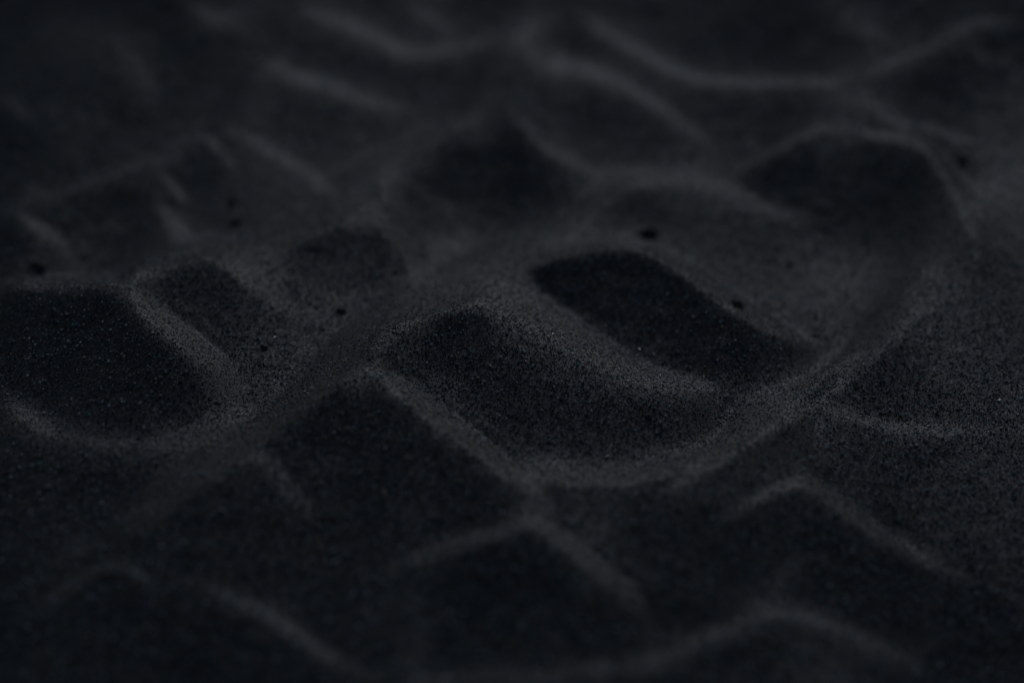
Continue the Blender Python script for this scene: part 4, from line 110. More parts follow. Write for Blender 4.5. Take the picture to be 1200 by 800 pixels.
[49,-152,-8,0,-1,1,-2,1,-1,0,-1,0,0,-1,0,-1,-1,-1,-1,-2,-3,5,38,17,-4,-2,-4,-2,-7,-7,-7,1,1,-1,-3,-2,-1,0,-1,0,-1,-1,-1,-1,-1,-1,9,34,11,-9,-12,-12,-3,-2,0,-1,-1,0,-1,0,-2,1,-2,-1,-1,0,-2,1,-1,1,0,0,1,1,4,0,-2,-3,-1,-6,-6,-6,-4,-2,2,4,5,4,1,0,-2,-1,-1,1,0,-7,2,4,3,4,6,2,1,0,1,0,0,0,0,0,-1,1,0,1,2,3,5,3,-1,-2,-1,-3,-3,-2,-1,-1,-1,0,0,0,0,0,-4,-8,-10,-4,-2,-1,0,-1,-1,-1,1,-2,1,-1,0,-1,0,0,0,-1,0,3,8,7,4,2,2,3,3,4,2,1,-3,-3,-3,-1,1,2,3,4,5,6,8,7,5,4,0,-2,-5,-7,-7,-6,1,1,1,1,0,-5,-12,-19,-11,0,6,4,2,1,0,0,1,-1,7,3,1,5,1,0,-1,1,-1,1,-1,0,0,0,0,-1,1,0,-1,0,1,-1],
[49,-156,-8,0,-1,0,0,-1,0,-1,0,0,-1,0,-1,0,-1,-1,-1,-1,-4,10,46,6,-7,-4,-10,-10,-6,-3,2,6,2,-2,-3,-2,-1,-2,0,-1,0,-2,0,-2,-1,0,18,28,2,-7,-12,-9,-4,0,-1,-1,-1,0,-1,-1,0,-1,0,-1,-1,-1,0,0,0,0,0,1,1,2,2,3,3,-5,-4,-7,-6,-8,-6,-2,2,4,5,5,2,-1,-2,-1,-3,0,-4,-8,4,4,4,6,9,2,2,0,0,0,1,-1,1,-1,0,0,1,1,1,3,2,2,1,-1,-1,0,-2,-1,-1,-1,-1,-3,-1,-1,-1,-5,-7,-7,-2,-2,-1,-1,-1,-1,-1,0,-2,1,-1,-1,0,-1,0,0,-1,0,3,11,6,1,2,1,2,2,2,4,3,0,0,-3,-3,-1,0,1,4,2,5,5,6,7,7,3,4,-1,-3,-6,-5,-7,-2,1,2,0,1,-3,-15,-22,-12,1,6,5,2,0,1,0,1,-1,4,-1,11,4,-1,0,-1,1,-1,1,-1,0,0,0,0,0,0,-1,1,-1,0,1],
[48,-151,-8,0,-1,0,0,-1,0,-1,0,0,-1,0,-1,0,0,-1,0,-3,1,2,22,27,3,-5,-12,-9,-9,-7,-2,5,5,3,1,-1,-3,0,-2,0,-1,-1,-1,-1,-2,-1,3,25,18,-3,-5,-10,-8,-4,0,-1,-1,0,-1,-1,-1,0,-1,0,-1,-1,1,-2,1,1,-1,1,0,2,1,2,3,3,2,-3,-8,-11,-8,-7,-5,1,6,4,5,3,0,-2,-4,-2,-1,-16,-1,6,5,3,9,10,4,2,-1,1,-1,1,0,0,-1,1,0,1,0,1,2,1,2,1,-1,0,-1,-1,-1,-1,-1,0,-3,-1,-3,-1,-5,-5,-4,-3,-2,-2,-1,-1,-1,-1,0,-2,0,-1,0,-2,1,-2,1,-1,5,10,6,1,1,-1,2,2,0,4,2,3,1,-1,0,-3,-1,0,0,3,2,4,4,6,6,7,4,5,0,-1,-2,-6,-5,-5,1,1,1,0,-1,-15,-28,-11,0,8,6,0,1,1,0,0,1,-2,-1,22,-3,0,-1,1,0,-1,1,-1,0,1,-1,0,-1,1,0,-1,1,-1,0,0],
[48,-154,-8,-1,0,0,-1,0,-1,0,0,-1,0,0,-1,0,-1,0,0,-1,-3,5,40,14,-8,-7,-8,-7,-9,-5,-6,-1,3,4,6,3,-1,-1,-1,0,-1,-2,0,-2,-1,-2,9,25,8,-2,-4,-9,-7,-3,-1,0,-2,0,-1,-2,1,-2,1,-2,1,-1,0,0,0,0,1,0,1,0,3,0,4,1,4,1,-1,-13,-13,-10,-6,0,4,5,5,5,0,-3,-5,-2,-13,-11,3,5,5,4,11,12,5,1,-1,1,1,-1,0,0,1,-1,1,-1,2,0,1,1,2,-1,1,-1,-1,0,-1,-1,-1,-1,-1,-3,-1,-3,-3,-4,-3,-3,-2,-2,-2,-1,-1,-1,-1,-1,-1,0,-2,0,-1,0,-1,5,11,6,2,-1,0,0,0,2,1,2,3,2,1,1,0,-2,-2,1,0,1,2,3,5,4,6,5,7,3,3,1,-1,-3,-6,-4,-1,0,1,1,-1,-16,-29,-14,2,9,4,1,1,0,2,-2,3,-2,8,2,1,6,-1,1,-1,1,0,-1,1,-1,0,0,0,0,-1,1,-1,1,-1,0],
[48,-157,-8,-1,0,-1,0,-1,0,0,-1,0,-1,0,0,0,-1,0,0,1,-1,13,32,5,-7,-5,-5,-7,-7,-7,-8,-5,-4,4,7,10,3,-1,0,0,-2,0,-2,-1,-2,0,14,20,3,-3,-3,-7,-6,-1,-1,-2,-1,-1,-2,0,-1,0,-1,0,-1,1,-1,1,0,0,0,2,0,1,1,1,3,1,2,3,1,0,-14,-19,-10,0,2,5,5,6,1,-4,-4,-12,-19,0,5,4,3,6,13,13,4,2,0,1,-1,1,0,0,0,-1,1,0,1,0,1,0,1,0,0,0,-1,0,-1,-1,-1,-1,-2,-1,-2,-3,-2,-3,-3,-3,-2,-1,-3,-1,-1,-1,-2,0,-1,-1,-2,0,-1,0,4,11,7,2,-1,0,-2,1,0,1,2,1,2,2,2,1,0,-1,0,-1,0,1,2,2,4,4,5,5,6,5,3,3,0,-1,-5,-3,-3,-1,2,-1,1,-18,-29,-15,3,9,3,1,1,0,1,0,1,0,3,0,9,6,-3,2,-2,1,0,-1,1,-1,0,1,-2,1,0,0,-1,1,-1,0],
[47,-151,-8,-1,0,-1,0,0,-1,-1,0,0,0,-2,1,-1,1,-2,2,-2,3,2,18,24,1,-5,-3,-4,-7,-7,-7,-8,-7,-8,-5,5,13,10,4,0,1,-1,-1,-2,-2,-2,3,21,10,-1,-3,-3,-5,-3,1,-3,-2,-2,-1,-2,0,-1,-1,0,0,0,-1,1,0,1,0,1,0,1,1,1,1,1,2,2,2,1,1,-1,-14,-22,-6,1,6,6,4,3,-4,-11,-25,-4,4,3,3,3,5,17,12,4,3,1,1,-1,0,0,1,-1,0,1,-1,1,0,0,1,-1,1,0,0,-1,-1,0,-1,-1,-1,-1,-2,-2,-1,-4,-1,-4,-1,-3,-2,-1,-2,-2,0,-2,-1,0,-2,-2,0,-1,5,11,7,1,0,-1,0,-1,-1,1,0,1,3,0,3,2,1,0,0,0,-1,1,0,1,3,3,3,5,4,6,5,5,3,2,-1,-2,-4,-3,0,-1,0,-1,-18,-27,-14,2,7,3,1,1,0,0,2,-1,1,-2,-1,23,-3,-1,0,0,0,0,-1,1,-1,1,-1,0,0,0,-1,1,-1,1,-1,0],
[47,-154,-8,-1,0,-1,-1,0,0,-1,0,-1,0,-1,1,-2,1,-1,1,0,1,4,25,18,-2,-2,-3,-3,-10,-4,-8,-8,-8,-9,-7,-5,5,15,15,6,0,0,-2,-2,-1,-2,7,21,3,-4,-2,-4,-4,1,2,-3,-4,-2,-1,-2,-1,0,-1,0,-1,1,0,0,0,2,-1,2,0,1,1,1,0,2,1,1,2,1,1,1,-2,-16,-21,-5,8,6,5,3,-7,-29,-10,1,3,2,3,2,7,16,12,6,3,2,0,0,0,-1,1,0,0,-1,1,0,0,0,0,0,0,0,-1,0,-1,0,-1,-1,0,-2,-2,-1,-2,-2,-2,-3,-2,-2,-2,-1,-3,0,-2,-1,-1,-1,-2,-1,-2,4,13,8,0,0,-1,-1,0,-2,0,0,1,0,2,2,1,3,1,0,1,0,0,-1,2,0,2,3,3,4,5,4,5,6,4,2,2,-2,-2,-3,-2,-1,0,-4,-18,-24,-12,0,6,2,1,0,1,1,0,0,2,-1,7,3,0,6,0,1,-2,1,0,0,-1,1,-1,0,0,0,0,0,-1,1,-1,0],
[46,-148,-8,-1,0,-1,0,0,-2,1,-2,1,-2,1,-2,1,-1,0,0,0,1,-1,9,30,11,-1,-2,-1,-7,-7,-5,-9,-8,-9,-8,-9,-6,-6,6,23,18,5,-2,-1,-2,-3,2,16,10,-2,-3,-2,-4,-4,1,3,-1,-4,-3,-2,-2,0,-1,0,-1,0,1,0,0,1,0,2,0,2,0,0,2,0,1,1,1,1,1,0,2,-1,-3,-19,-15,2,7,7,1,-20,-26,-2,3,3,1,2,2,8,16,11,6,5,3,-1,1,-1,1,-1,0,1,-1,0,0,-1,1,0,0,-1,0,-1,0,-1,0,-1,0,-2,0,-2,-1,-2,-3,-1,-2,-2,-3,-1,-2,-1,-2,-1,-2,0,-2,-1,-2,3,11,9,2,-2,0,0,-2,0,-2,-1,0,1,0,2,2,1,3,1,0,2,-1,1,0,1,0,2,2,3,4,4,4,5,6,5,3,1,1,-2,-2,-2,-2,0,-5,-20,-23,-7,-3,5,1,1,-1,2,1,0,1,0,1,3,0,9,4,-1,1,-1,0,0,0,-1,1,-1,1,-1,0,0,-1,1,-1,1,-1,0],
[46,-150,-8,-1,0,-1,-1,0,0,-2,1,-2,1,-2,1,-2,1,-1,0,0,2,0,14,28,9,-2,0,-2,-8,-5,-7,-8,-8,-10,-10,-8,-10,-10,-1,21,26,14,1,-2,-2,-2,8,14,2,-3,-1,-2,-5,-4,0,2,2,-5,-4,-1,-1,-1,-1,1,-1,0,0,0,1,1,1,2,0,1,1,1,0,1,0,1,1,0,1,1,0,0,-2,-7,-14,-9,6,7,-7,-27,-13,1,1,3,0,2,1,8,17,11,6,5,4,0,0,1,-1,0,0,-1,1,-1,0,0,0,-1,1,-2,0,0,-2,0,0,0,-2,1,-2,-1,-2,-1,-2,-2,-2,-2,-2,-1,-3,0,-3,0,-2,-1,-2,0,1,10,10,2,-1,-1,-1,0,-1,-2,-2,0,-1,1,1,0,3,1,3,0,3,-1,2,-1,1,1,0,2,2,2,4,4,4,5,5,5,3,4,0,0,-1,-4,0,-1,-6,-21,-22,-6,0,0,0,1,0,2,0,2,0,0,1,-3,-1,24,-3,-2,1,-1,1,-1,0,-1,1,0,-1,0,0,0,0,0,-1,0,1,-1],
[46,-151,-9,0,-1,0,-1,0,-1,-1,0,-1,0,-1,0,-2,1,0,-1,0,1,3,22,25,2,1,0,-3,-7,-4,-8,-8,-9,-11,-10,-9,-14,-14,4,17,21,17,10,1,-2,2,13,5,-1,-2,0,-3,-4,-4,-2,1,1,-6,-2,0,-2,0,0,0,-1,1,-1,1,1,1,1,2,1,2,0,0,2,-1,1,0,1,0,0,1,-1,0,-1,-2,-10,-9,0,2,-12,-23,-9,3,0,1,1,1,0,10,16,11,5,6,4,2,1,-2,1,0,-1,0,0,0,-1,0,0,0,-1,-1,-1,0,-2,0,0,-1,1,-1,-2,0,-1,-3,-1,-1,-3,-2,-1,-2,-2,-1,-2,-1,-2,0,-2,1,10,10,2,0,-2,0,-1,-1,-1,-3,0,-2,0,-1,2,0,3,1,3,0,3,0,1,0,2,-1,1,2,2,2,3,4,4,5,4,5,5,3,2,0,-1,-3,0,-2,-6,-21,-22,-5,2,-2,-4,1,3,0,1,2,0,0,1,-1,7,5,0,5,-1,1,-1,0,0,0,0,0,-1,1,-1,0,0,-1,1,-1,1,-1],
[45,-145,-8,-1,0,-1,-1,0,-1,0,-1,0,-2,0,0,-1,-1,0,-1,0,1,-1,7,32,15,0,3,-1,-2,-6,-5,-9,-10,-9,-9,-10,-14,-19,-10,12,18,10,11,13,9,4,8,7,0,-1,1,-2,-1,-5,-4,-2,0,-5,-5,1,-1,0,0,0,0,0,-1,1,1,0,1,3,1,2,2,1,-1,2,-1,0,1,-1,1,0,0,-1,0,-1,-1,-6,-6,-5,-3,-16,-18,-5,3,0,-1,0,1,0,10,17,10,5,5,5,4,0,0,-1,0,0,0,-1,0,0,-1,0,0,-1,-1,-1,-2,0,-2,0,1,0,0,-1,-1,-2,-1,-2,-2,-1,-2,-2,-2,-2,-1,-1,-2,-1,-2,2,9,9,4,0,-2,0,-1,-2,-1,-1,-3,-1,-2,1,-1,0,2,1,2,3,1,1,2,1,0,1,0,2,1,1,3,3,4,4,3,5,4,6,3,3,0,0,-2,-1,-3,-4,-22,-22,-6,6,-4,-7,1,3,1,2,0,1,1,0,1,4,-1,8,5,-1,0,-1,1,-1,0,0,0,-1,1,-1,0,0,0,0,-1,0,1,-1],
[45,-146,-9,0,0,-1,-1,-1,0,0,-2,0,-1,0,-1,-1,-1,0,-1,0,1,0,13,33,9,1,1,2,-3,-4,-8,-12,-10,-9,-8,-12,-18,-20,-1,21,16,3,5,9,11,11,11,2,1,1,0,-1,-1,-4,-4,-3,-1,-11,-4,1,2,1,0,0,0,0,0,0,0,2,0,3,3,3,1,2,-1,0,0,0,0,0,0,-1,0,0,-1,-1,-2,-3,-3,-6,-9,-20,-12,1,2,-2,-3,-1,1,0,10,19,8,5,4,6,4,2,-1,1,-2,1,-1,0,-1,1,-2,1,-2,0,0,-3,-1,-2,-2,1,1,1,-1,0,-1,-1,-2,-2,-1,-2,-2,-2,-2,-1,-1,-2,-2,-1,0,10,8,5,0,0,-1,-1,-1,-2,-2,-2,-2,-1,-2,0,-1,1,0,3,1,2,3,1,1,1,1,1,1,1,1,1,3,3,3,4,3,5,4,6,3,3,2,-1,-1,-2,-2,-5,-20,-24,-4,4,-3,-7,0,2,2,2,1,0,2,-1,1,-3,-1,24,-2,-3,0,0,-1,1,-1,0,0,0,-1,1,-1,0,0,-1,1,-1,1,-1],
[44,-139,-9,1,-1,-1,0,-1,-1,0,-1,-1,-1,0,-1,-1,-1,0,-2,1,-2,1,3,22,27,5,3,1,2,-2,-6,-11,-14,-9,-11,-12,-11,-15,-13,10,20,10,-1,2,7,9,12,9,6,2,2,0,0,-1,-3,-5,0,-8,-14,-4,5,2,1,1,0,0,0,0,1,-1,1,2,3,3,3,3,2,-2,1,-1,0,-1,0,0,0,-1,-1,-1,-1,-3,-1,-3,-4,-14,-20,-9,5,5,-9,-3,-2,1,-1,13,18,8,4,3,6,4,5,-1,0,0,-1,0,-1,0,0,-1,0,-1,-1,0,-2,-2,-3,-3,0,2,2,1,-1,0,-2,-2,-1,-3,-1,-2,-1,-3,0,-3,-1,-1,1,6,10,3,3,-1,0,-1,-1,-1,-2,-3,-2,-1,-3,-1,-1,0,0,1,1,2,2,3,2,0,2,1,1,1,2,0,2,1,4,2,4,4,4,5,4,4,3,2,1,-2,-2,-2,-5,-19,-24,-6,5,-2,-6,-2,2,2,2,2,0,1,-1,2,-2,6,7,-1,5,-1,0,0,0,-1,0,0,0,0,-1,0,1,-2,1,0,-1,1,-1,0],
[44,-140,-9,1,-2,0,0,-1,-1,-1,0,-1,-1,-1,-1,-1,0,-2,0,-1,-1,0,6,34,17,1,5,2,3,-3,-9,-15,-13,-15,-12,-8,-7,-12,-2,15,15,1,-2,1,5,7,12,8,7,5,2,1,1,-1,-4,-2,-2,-12,-18,0,4,4,2,1,1,-1,1,-1,0,1,2,3,2,2,1,4,3,1,-1,-1,-1,0,0,-1,-1,0,-1,-1,-1,-2,-2,-4,-5,-15,-16,-3,6,-5,-9,-3,-2,0,1,14,20,5,4,3,4,7,3,3,-1,-1,0,-1,0,0,-1,-1,0,0,-1,-1,-1,-2,-3,-3,-3,-1,3,4,2,-2,-2,-1,-2,-2,-2,-2,-2,-1,-2,-1,-1,-1,8,8,5,0,1,1,-1,-1,-1,-2,-2,-2,-2,-3,-1,-2,-1,-1,0,1,1,3,1,3,2,2,1,1,1,1,1,2,0,3,2,3,3,5,4,4,4,4,3,2,1,-1,-2,-2,-5,-19,-24,-6,3,0,-4,-4,3,2,2,1,1,0,0,2,-2,6,0,5,5,-1,1,-1,0,0,-1,0,0,0,0,-1,0,0,0,0,-1,1,-1,0],
[44,-141,-9,0,0,-1,-1,0,-1,-1,-1,0,-2,0,-2,0,-2,0,-1,-2,1,-1,13,35,10,3,3,5,3,-6,-14,-16,-18,-16,-6,-3,-5,-5,4,15,4,0,-3,0,3,7,9,9,7,6,4,2,1,0,-4,-2,-3,-19,-16,2,5,5,3,0,1,0,0,0,1,3,1,2,1,1,2,2,2,4,0,-1,0,-2,0,0,-2,0,-1,0,-2,-1,-2,-5,-6,-15,-9,3,0,-21,-7,2,-2,1,1,18,19,5,2,2,5,4,7,2,1,-1,0,-1,-1,0,0,-1,0,-1,0,-2,0,-1,-3,-1,-6,-5,1,3,5,2,-2,-1,-3,-2,-2,-2,-2,-1,-1,-2,0,7,8,4,2,-1,1,0,1,-3,0,-2,-2,-3,-2,-2,-3,-1,-1,-2,1,1,0,3,2,2,3,1,1,2,1,1,2,0,3,0,3,3,3,4,5,3,4,4,3,1,2,0,-1,-4,-4,-20,-23,-6,-1,3,-3,-2,3,2,1,0,2,0,0,0,1,-2,-3,23,-1,-4,1,-1,1,-2,1,-1,1,-2,1,0,-1,0,0,0,-1,1,-1,0],
[43,-134,-8,-1,0,0,-1,-1,-1,0,-1,-1,-1,-1,-1,-1,-1,-1,-2,0,-2,0,2,23,27,7,3,4,7,0,-9,-18,-19,-20,-8,1,-2,-2,-2,5,7,2,-1,-2,0,1,6,8,8,7,7,5,3,2,-1,-2,-2,-9,-22,-12,4,6,6,3,1,0,0,0,3,2,1,0,2,0,1,0,2,1,4,2,2,-2,0,-2,0,-1,-1,-1,-1,0,-1,-1,-5,-8,-11,-5,6,-17,-25,-1,2,0,0,3,21,18,4,1,2,4,4,6,5,1,0,0,-2,0,0,-1,0,-1,0,-1,0,-1,-1,-2,0,-5,-6,-5,1,4,4,1,0,-3,-1,-3,-3,0,-3,0,1,6,7,3,2,1,-1,1,0,-1,0,-2,-1,-3,-2,-2,-3,-3,-1,-2,0,-1,1,1,2,2,3,2,2,2,0,2,1,2,1,2,0,3,3,3,3,5,4,3,4,2,3,1,-1,1,-4,-4,-21,-22,-8,-1,1,1,-1,6,-1,1,1,0,1,0,0,0,-1,4,9,-1,3,0,0,-1,0,0,0,-1,0,0,-1,1,-1,0,0,-1,1,-1,0,0],
[43,-135,-8,0,-1,-1,0,-1,-1,-1,0,-1,-1,-2,0,-1,-2,-1,-2,-1,-1,-2,6,35,18,1,6,6,4,-2,-13,-21,-22,-11,1,2,0,-4,-3,2,3,3,-1,-2,1,0,4,7,8,6,8,5,5,2,0,-3,-1,-16,-25,-5,4,8,8,5,-1,0,2,2,1,1,1,-1,1,-1,1,1,0,1,1,4,4,0,0,-2,-1,-1,0,-2,-1,0,-1,-1,0,-9,-10,1,-2,-34,-16,3,0,1,-1,7,22,17,2,1,2,3,4,5,5,5,0,-1,-1,0,-1,0,-1,-1,1,-1,0,-1,-1,0,-2,0,-8,-7,-3,1,2,3,3,0,-2,-3,-3,-1,-2,3,6,6,4,1,0,0,0,0,0,0,0,-2,-2,-2,-3,-1,-4,-2,-3,-1,-1,0,1,1,1,2,4,2,2,1,2,1,1,2,1,2,1,3,1,3,4,4,4,4,2,3,3,0,1,0,-3,-5,-20,-24,-8,-1,1,1,4,4,0,1,-1,2,0,0,-1,1,0,5,0,3,6,-1,0,-1,1,-1,0,-1,0,0,0,-1,1,-1,0,-1,1,-1,0,0],
[43,-135,-8,-1,0,-1,0,-1,-1,-1,0,-2,0,-2,0,-2,-2,-1,-1,-2,-1,-3,14,36,11,3,5,4,3,-4,-17,-23,-12,-2,3,-2,-4,-6,-1,-1,2,3,0,-1,-1,1,4,5,6,8,6,6,6,3,-1,-1,-4,-24,-20,-1,4,11,10,3,1,2,1,1,1,0,-1,-1,1,-1,0,1,0,-1,2,2,4,3,1,-1,-1,-1,-2,-1,-1,0,-1,1,-1,-6,-7,3,-12,-43,-9,3,1,2,-1,9,24,13,3,0,3,1,4,4,6,4,3,0,-1,-1,0,-1,-1,0,0,0,0,0,-2,1,-2,0,-3,-8,-7,-3,0,1,2,4,-1,-1,-2,-1,3,3,6,3,3,0,0,-1,0,1,-1,0,0,-1,-2,-3,-1,-4,-2,-2,-4,-1,-1,-1,2,0,2,2,3,3,2,1,2,1,2,1,1,3,0,3,1,3,3,3,5,4,2,4,1,1,2,-1,-2,-6,-19,-27,-8,0,1,2,7,2,1,2,-1,1,0,0,-1,1,-1,-1,-2,20,-1,-2,-1,0,-1,1,-1,-1,1,-1,0,-1,1,-1,0,-1,1,-1,1,-1],
[42,-128,-7,-2,1,-1,-1,-1,0,-1,-1,0,-2,-1,-1,-1,-1,-2,-1,-2,-3,-1,1,22,30,7,4,1,4,3,-7,-21,-12,-3,-1,-3,-5,-6,-4,-2,-1,1,2,0,0,0,0,3,4,6,6,7,7,6,2,1,0,-12,-28,-11,2,10,11,4,4,2,3,1,0,0,-1,-1,0,-1,0,-1,1,-1,1,0,2,2,3,3,2,-2,-1,-1,-2,-1,0,-1,0,1,-4,-4,4,-24,-44,-3,2,1,2,0,12,24,9,3,0,3,1,4,2,6,4,4,2,0,-1,-1,-1,0,0,-1,1,0,0,-1,0,-1,0,-2,-3,-9,-8,-3,0,1,3,2,1,0,1,3,3,3,3,2,0,1,-2,1,0,-1,1,-1,-1,-1,-3,-2,-3,-2,-4,-2,-2,-2,1,0,1,2,1,4,2,4,1,1,1,2,1,2,2,1,2,1,2,3,3,5,3,3,3,3,1,1,-1,-1,-7,-20,-28,-7,-1,3,1,8,5,2,1,-1,0,0,0,-1,0,1,-4,5,10,-1,2,-1,0,0,0,-1,0,-1,0,0,0,-1,1,-1,0,-1,1,-1,0,0],
[42,-128,-8,0,-1,0,-1,0,-2,0,0,-2,-1,-1,-1,-1,-2,-1,-2,-2,-2,-4,4,38,19,-1,3,2,4,1,-12,-14,0,0,-6,-10,-5,-3,-4,-4,-1,0,1,1,-1,1,-1,3,5,3,7,7,6,5,4,1,-1,-19,-27,-2,9,12,6,2,1,4,2,1,1,-1,0,-2,0,-1,-1,0,0,0,-1,1,1,2,2,2,4,0,0,-3,-1,-1,0,-2,1,-1,0,0,2,-39,-31,-2,-1,1,0,2,20,19,5,2,1,3,1,3,3,4,4,5,1,3,-1,-1,0,-1,0,0,1,0,0,0,0,-1,-1,0,-1,-7,-9,-9,-1,2,1,3,1,3,1,2,2,4,1,2,2,-1,1,-2,1,-1,1,-1,0,-1,-3,-2,-4,-2,-3,-3,-2,-2,0,2,0,1,3,2,3,3,2,2,1,2,1,1,2,1,2,1,2,2,3,4,3,4,3,3,1,2,-1,-2,-6,-22,-29,-8,1,2,2,9,8,3,-1,1,-2,1,-2,1,-1,0,-1,5,1,2,6,-2,1,-1,0,-1,0,0,-1,0,0,-1,1,-1,0,-1,1,-1,0,0],
[41,-121,-7,-1,0,-1,0,-1,-1,0,-1,-1,-1,-1,-1,-1,-1,-2,-2,-1,-2,-2,-4,13,37,9,0,-1,2,3,0,-13,-2,5,-2,-9,-9,-8,-3,-3,-5,-3,1,0,0,0,0,0,3,2,6,5,5,7,5,4,1,-4,-25,-16,5,11,11,1,0,1,2,4,1,1,-1,0,-1,-1,-1,-1,0,-1,0,0,0,0,2,1,3,3,1,1,-2,-1,-1,-2,0,0,-1,1,6,-3,-45,-26,0,-2,0,0,6,24,14,0,2,2,1,4,2,2,5,2,5,2,2,0,2,-2,1,-1,0,1,1,1,0,-1,1,-2,0,-1,-2,-9,-11,-6,2,3,0,2,3,1,2,2,3,2,1,2,1,-1,0,-1,1,0,-1,0,-1,-1,-4,-2,-4,-3,-3,-2,-2,0,1,1,1,3,3,2,3,2,3,1,2,0,1,2,1,2,2,1,2,1,4,3,4,4,3,2,1,1,-3,-7,-24,-30,-8,2,3,2,10,10,5,-1,-1,-1,0,-1,-1,0,0,-2,1,-4,19,0,-3,0,0,-1,-1,0,0,0,-1,0,-1,1,-1,0,0,-1,1,-1,0,0],
[41,-121,-7,-1,0,-1,0,-1,-1,0,-1,-1,-1,-1,-1,-1,-2,-1,-1,-3,-2,-1,0,21,29,2,0,-3,1,2,-4,-5,7,4,-4,-8,-8,-6,-5,-7,-4,-3,-1,0,0,-1,1,0,2,3,4,5,5,6,5,3,1,-10,-22,-6,11,10,5,-1,0,0,3,2,2,2,0,-1,-1,-1,-1,0,-2,0,-1,0,0,0,2,1,1,3,2,1,0,-2,-1,-1,-1,0,-1,2,10,-8,-48,-21,1,-3,0,0,16,21,4,1,1,2,2,3,2,4,3,3,2,4,2,1,0,1,-1,1,-2,3,3,0,1,0,0,-2,0,-1,-2,-2,-12,-11,0,2,1,1,2,2,2,1,3,3,1,2,0,-1,1,-1,0,1,0,-1,-1,0,-4,-3,-3,-4,-3,-2,-2,-1,1,2,1,4,3,2,2,3,3,1,1,1,0,3,0,2,1,2,1,2,3,3,3,4,4,3,1,1,-5,-5,-27,-33,-5,2,2,5,11,12,5,-1,-1,-1,-1,-1,-1,0,-1,0,-3,3,12,-2,2,-1,0,-1,0,-1,0,-1,1,-1,0,-1,0,0,0,0,-1,0,0,0],
[41,-121,-7,-1,0,0,-2,0,0,-2,0,-1,-1,-1,-1,-1,-2,-1,-1,-3,-2,-3,4,35,16,-4,-1,-4,-1,0,-3,3,8,3,-3,-7,-4,-3,-7,-9,-6,-4,-2,0,-1,-1,0,1,1,3,4,5,4,5,5,2,-2,-13,-13,4,10,4,2,0,1,-1,2,1,4,1,0,0,-1,0,-2,0,-2,0,-1,-1,0,1,0,1,2,2,2,1,-1,-1,0,0,-1,-2,0,4,12,-16,-45,-15,-2,-2,-1,8,20,8,3,1,1,1,2,4,2,3,3,3,3,3,2,2,0,0,0,0,-1,2,2,4,2,1,-1,-1,-2,0,-2,0,-7,-10,-9,1,2,1,0,3,1,2,3,2,1,2,0,-1,1,0,0,0,1,-1,0,-1,-3,-3,-4,-4,-5,-2,-1,0,0,3,3,4,2,3,2,3,1,2,1,0,1,1,1,2,1,2,1,2,1,4,2,5,4,3,2,0,-4,-7,-29,-35,-2,1,3,7,13,12,7,-2,-1,-2,0,-2,-1,0,-1,0,-2,7,-1,1,6,-1,1,-2,0,-1,1,-2,1,-1,0,-1,1,-1,0,-1,1,-1,0,0],
[40,-114,-6,-2,1,-1,-1,0,-1,-1,0,-1,-1,-1,-1,-1,-1,-2,-1,-2,-1,-2,-3,11,34,8,-5,-4,-5,0,-2,-1,6,7,3,-2,-5,1,0,-6,-9,-9,-6,-4,-2,-1,0,-1,0,2,2,5,3,4,5,4,1,-6,-12,-2,7,6,1,2,1,0,-1,1,2,2,1,2,0,-1,-1,-1,0,-1,-1,-2,0,0,-1,2,0,1,2,3,0,-1,-2,2,0,-1,-2,2,3,11,-22,-37,-12,-4,-2,4,17,8,3,2,2,1,1,2,3,3,3,3,3,2,4,2,1,1,0,0,0,-1,1,1,3,5,4,0,-2,-1,-2,-2,1,-3,-6,-11,-6,1,1,1,1,2,1,3,3,0,2,-1,0,1,0,1,0,1,-1,1,-2,-3,-4,-4,-6,-4,-2,-1,2,1,4,4,4,3,2,1,1,2,2,1,0,0,0,2,1,2,3,-1,3,1,2,2,6,4,4,2,-1,-5,-7,-34,-32,-1,1,3,8,16,13,8,-3,-1,-2,-1,-2,0,-2,0,-1,0,-1,-1,13,3,-4,1,-2,0,0,-1,0,0,-1,0,0,-1,0,0,0,-1,0,0,0,0],
[40,-113,-7,0,-1,0,-1,0,-1,0,-2,0,-1,0,-2,-1,-1,-2,-1,-1,-3,0,0,17,27,1,-4,-6,-3,0,-1,-2,3,5,6,-2,0,4,1,-3,-7,-8,-8,-8,-4,-2,0,-1,-1,1,3,3,4,4,3,4,-1,-7,-5,1,5,3,2,2,2,-1,-1,1,1,1,3,0,1,-1,0,0,-1,-1,-2,0,-1,-1,0,0,1,1,2,2,0,-1,-1,3,-2,0,-2,2,6,5,-25,-27,-12,-6,4,14,7,1,2,1,3,1,2,1,3,3,3,3,3,3,2,3,1,2,-1,1,-1,0,0,0,1,4,5,6,-2,-2,-1,-2,-1,0,-2,-7,-11,-4,1,0,1,1,2,2,2,2,0,-1,2,-1,2,0,1,0,1,-1,-2,-3,-5,-6,-4,-5,-1,1,3,4,5,5,2,2,0,1,2,1,1,0,1,0,1,0,3,0,3,1,2,0,2,3,4,4,6,1,0,-7,-9,-39,-26,1,-1,3,9,18,17,6,-3,-1,-2,-2,-1,-2,0,-1,-2,0,-3,0,17,-3,0,0,-2,1,-1,-1,0,0,-1,0,0,0,-1,0,-1,1,-1,0,0,0],
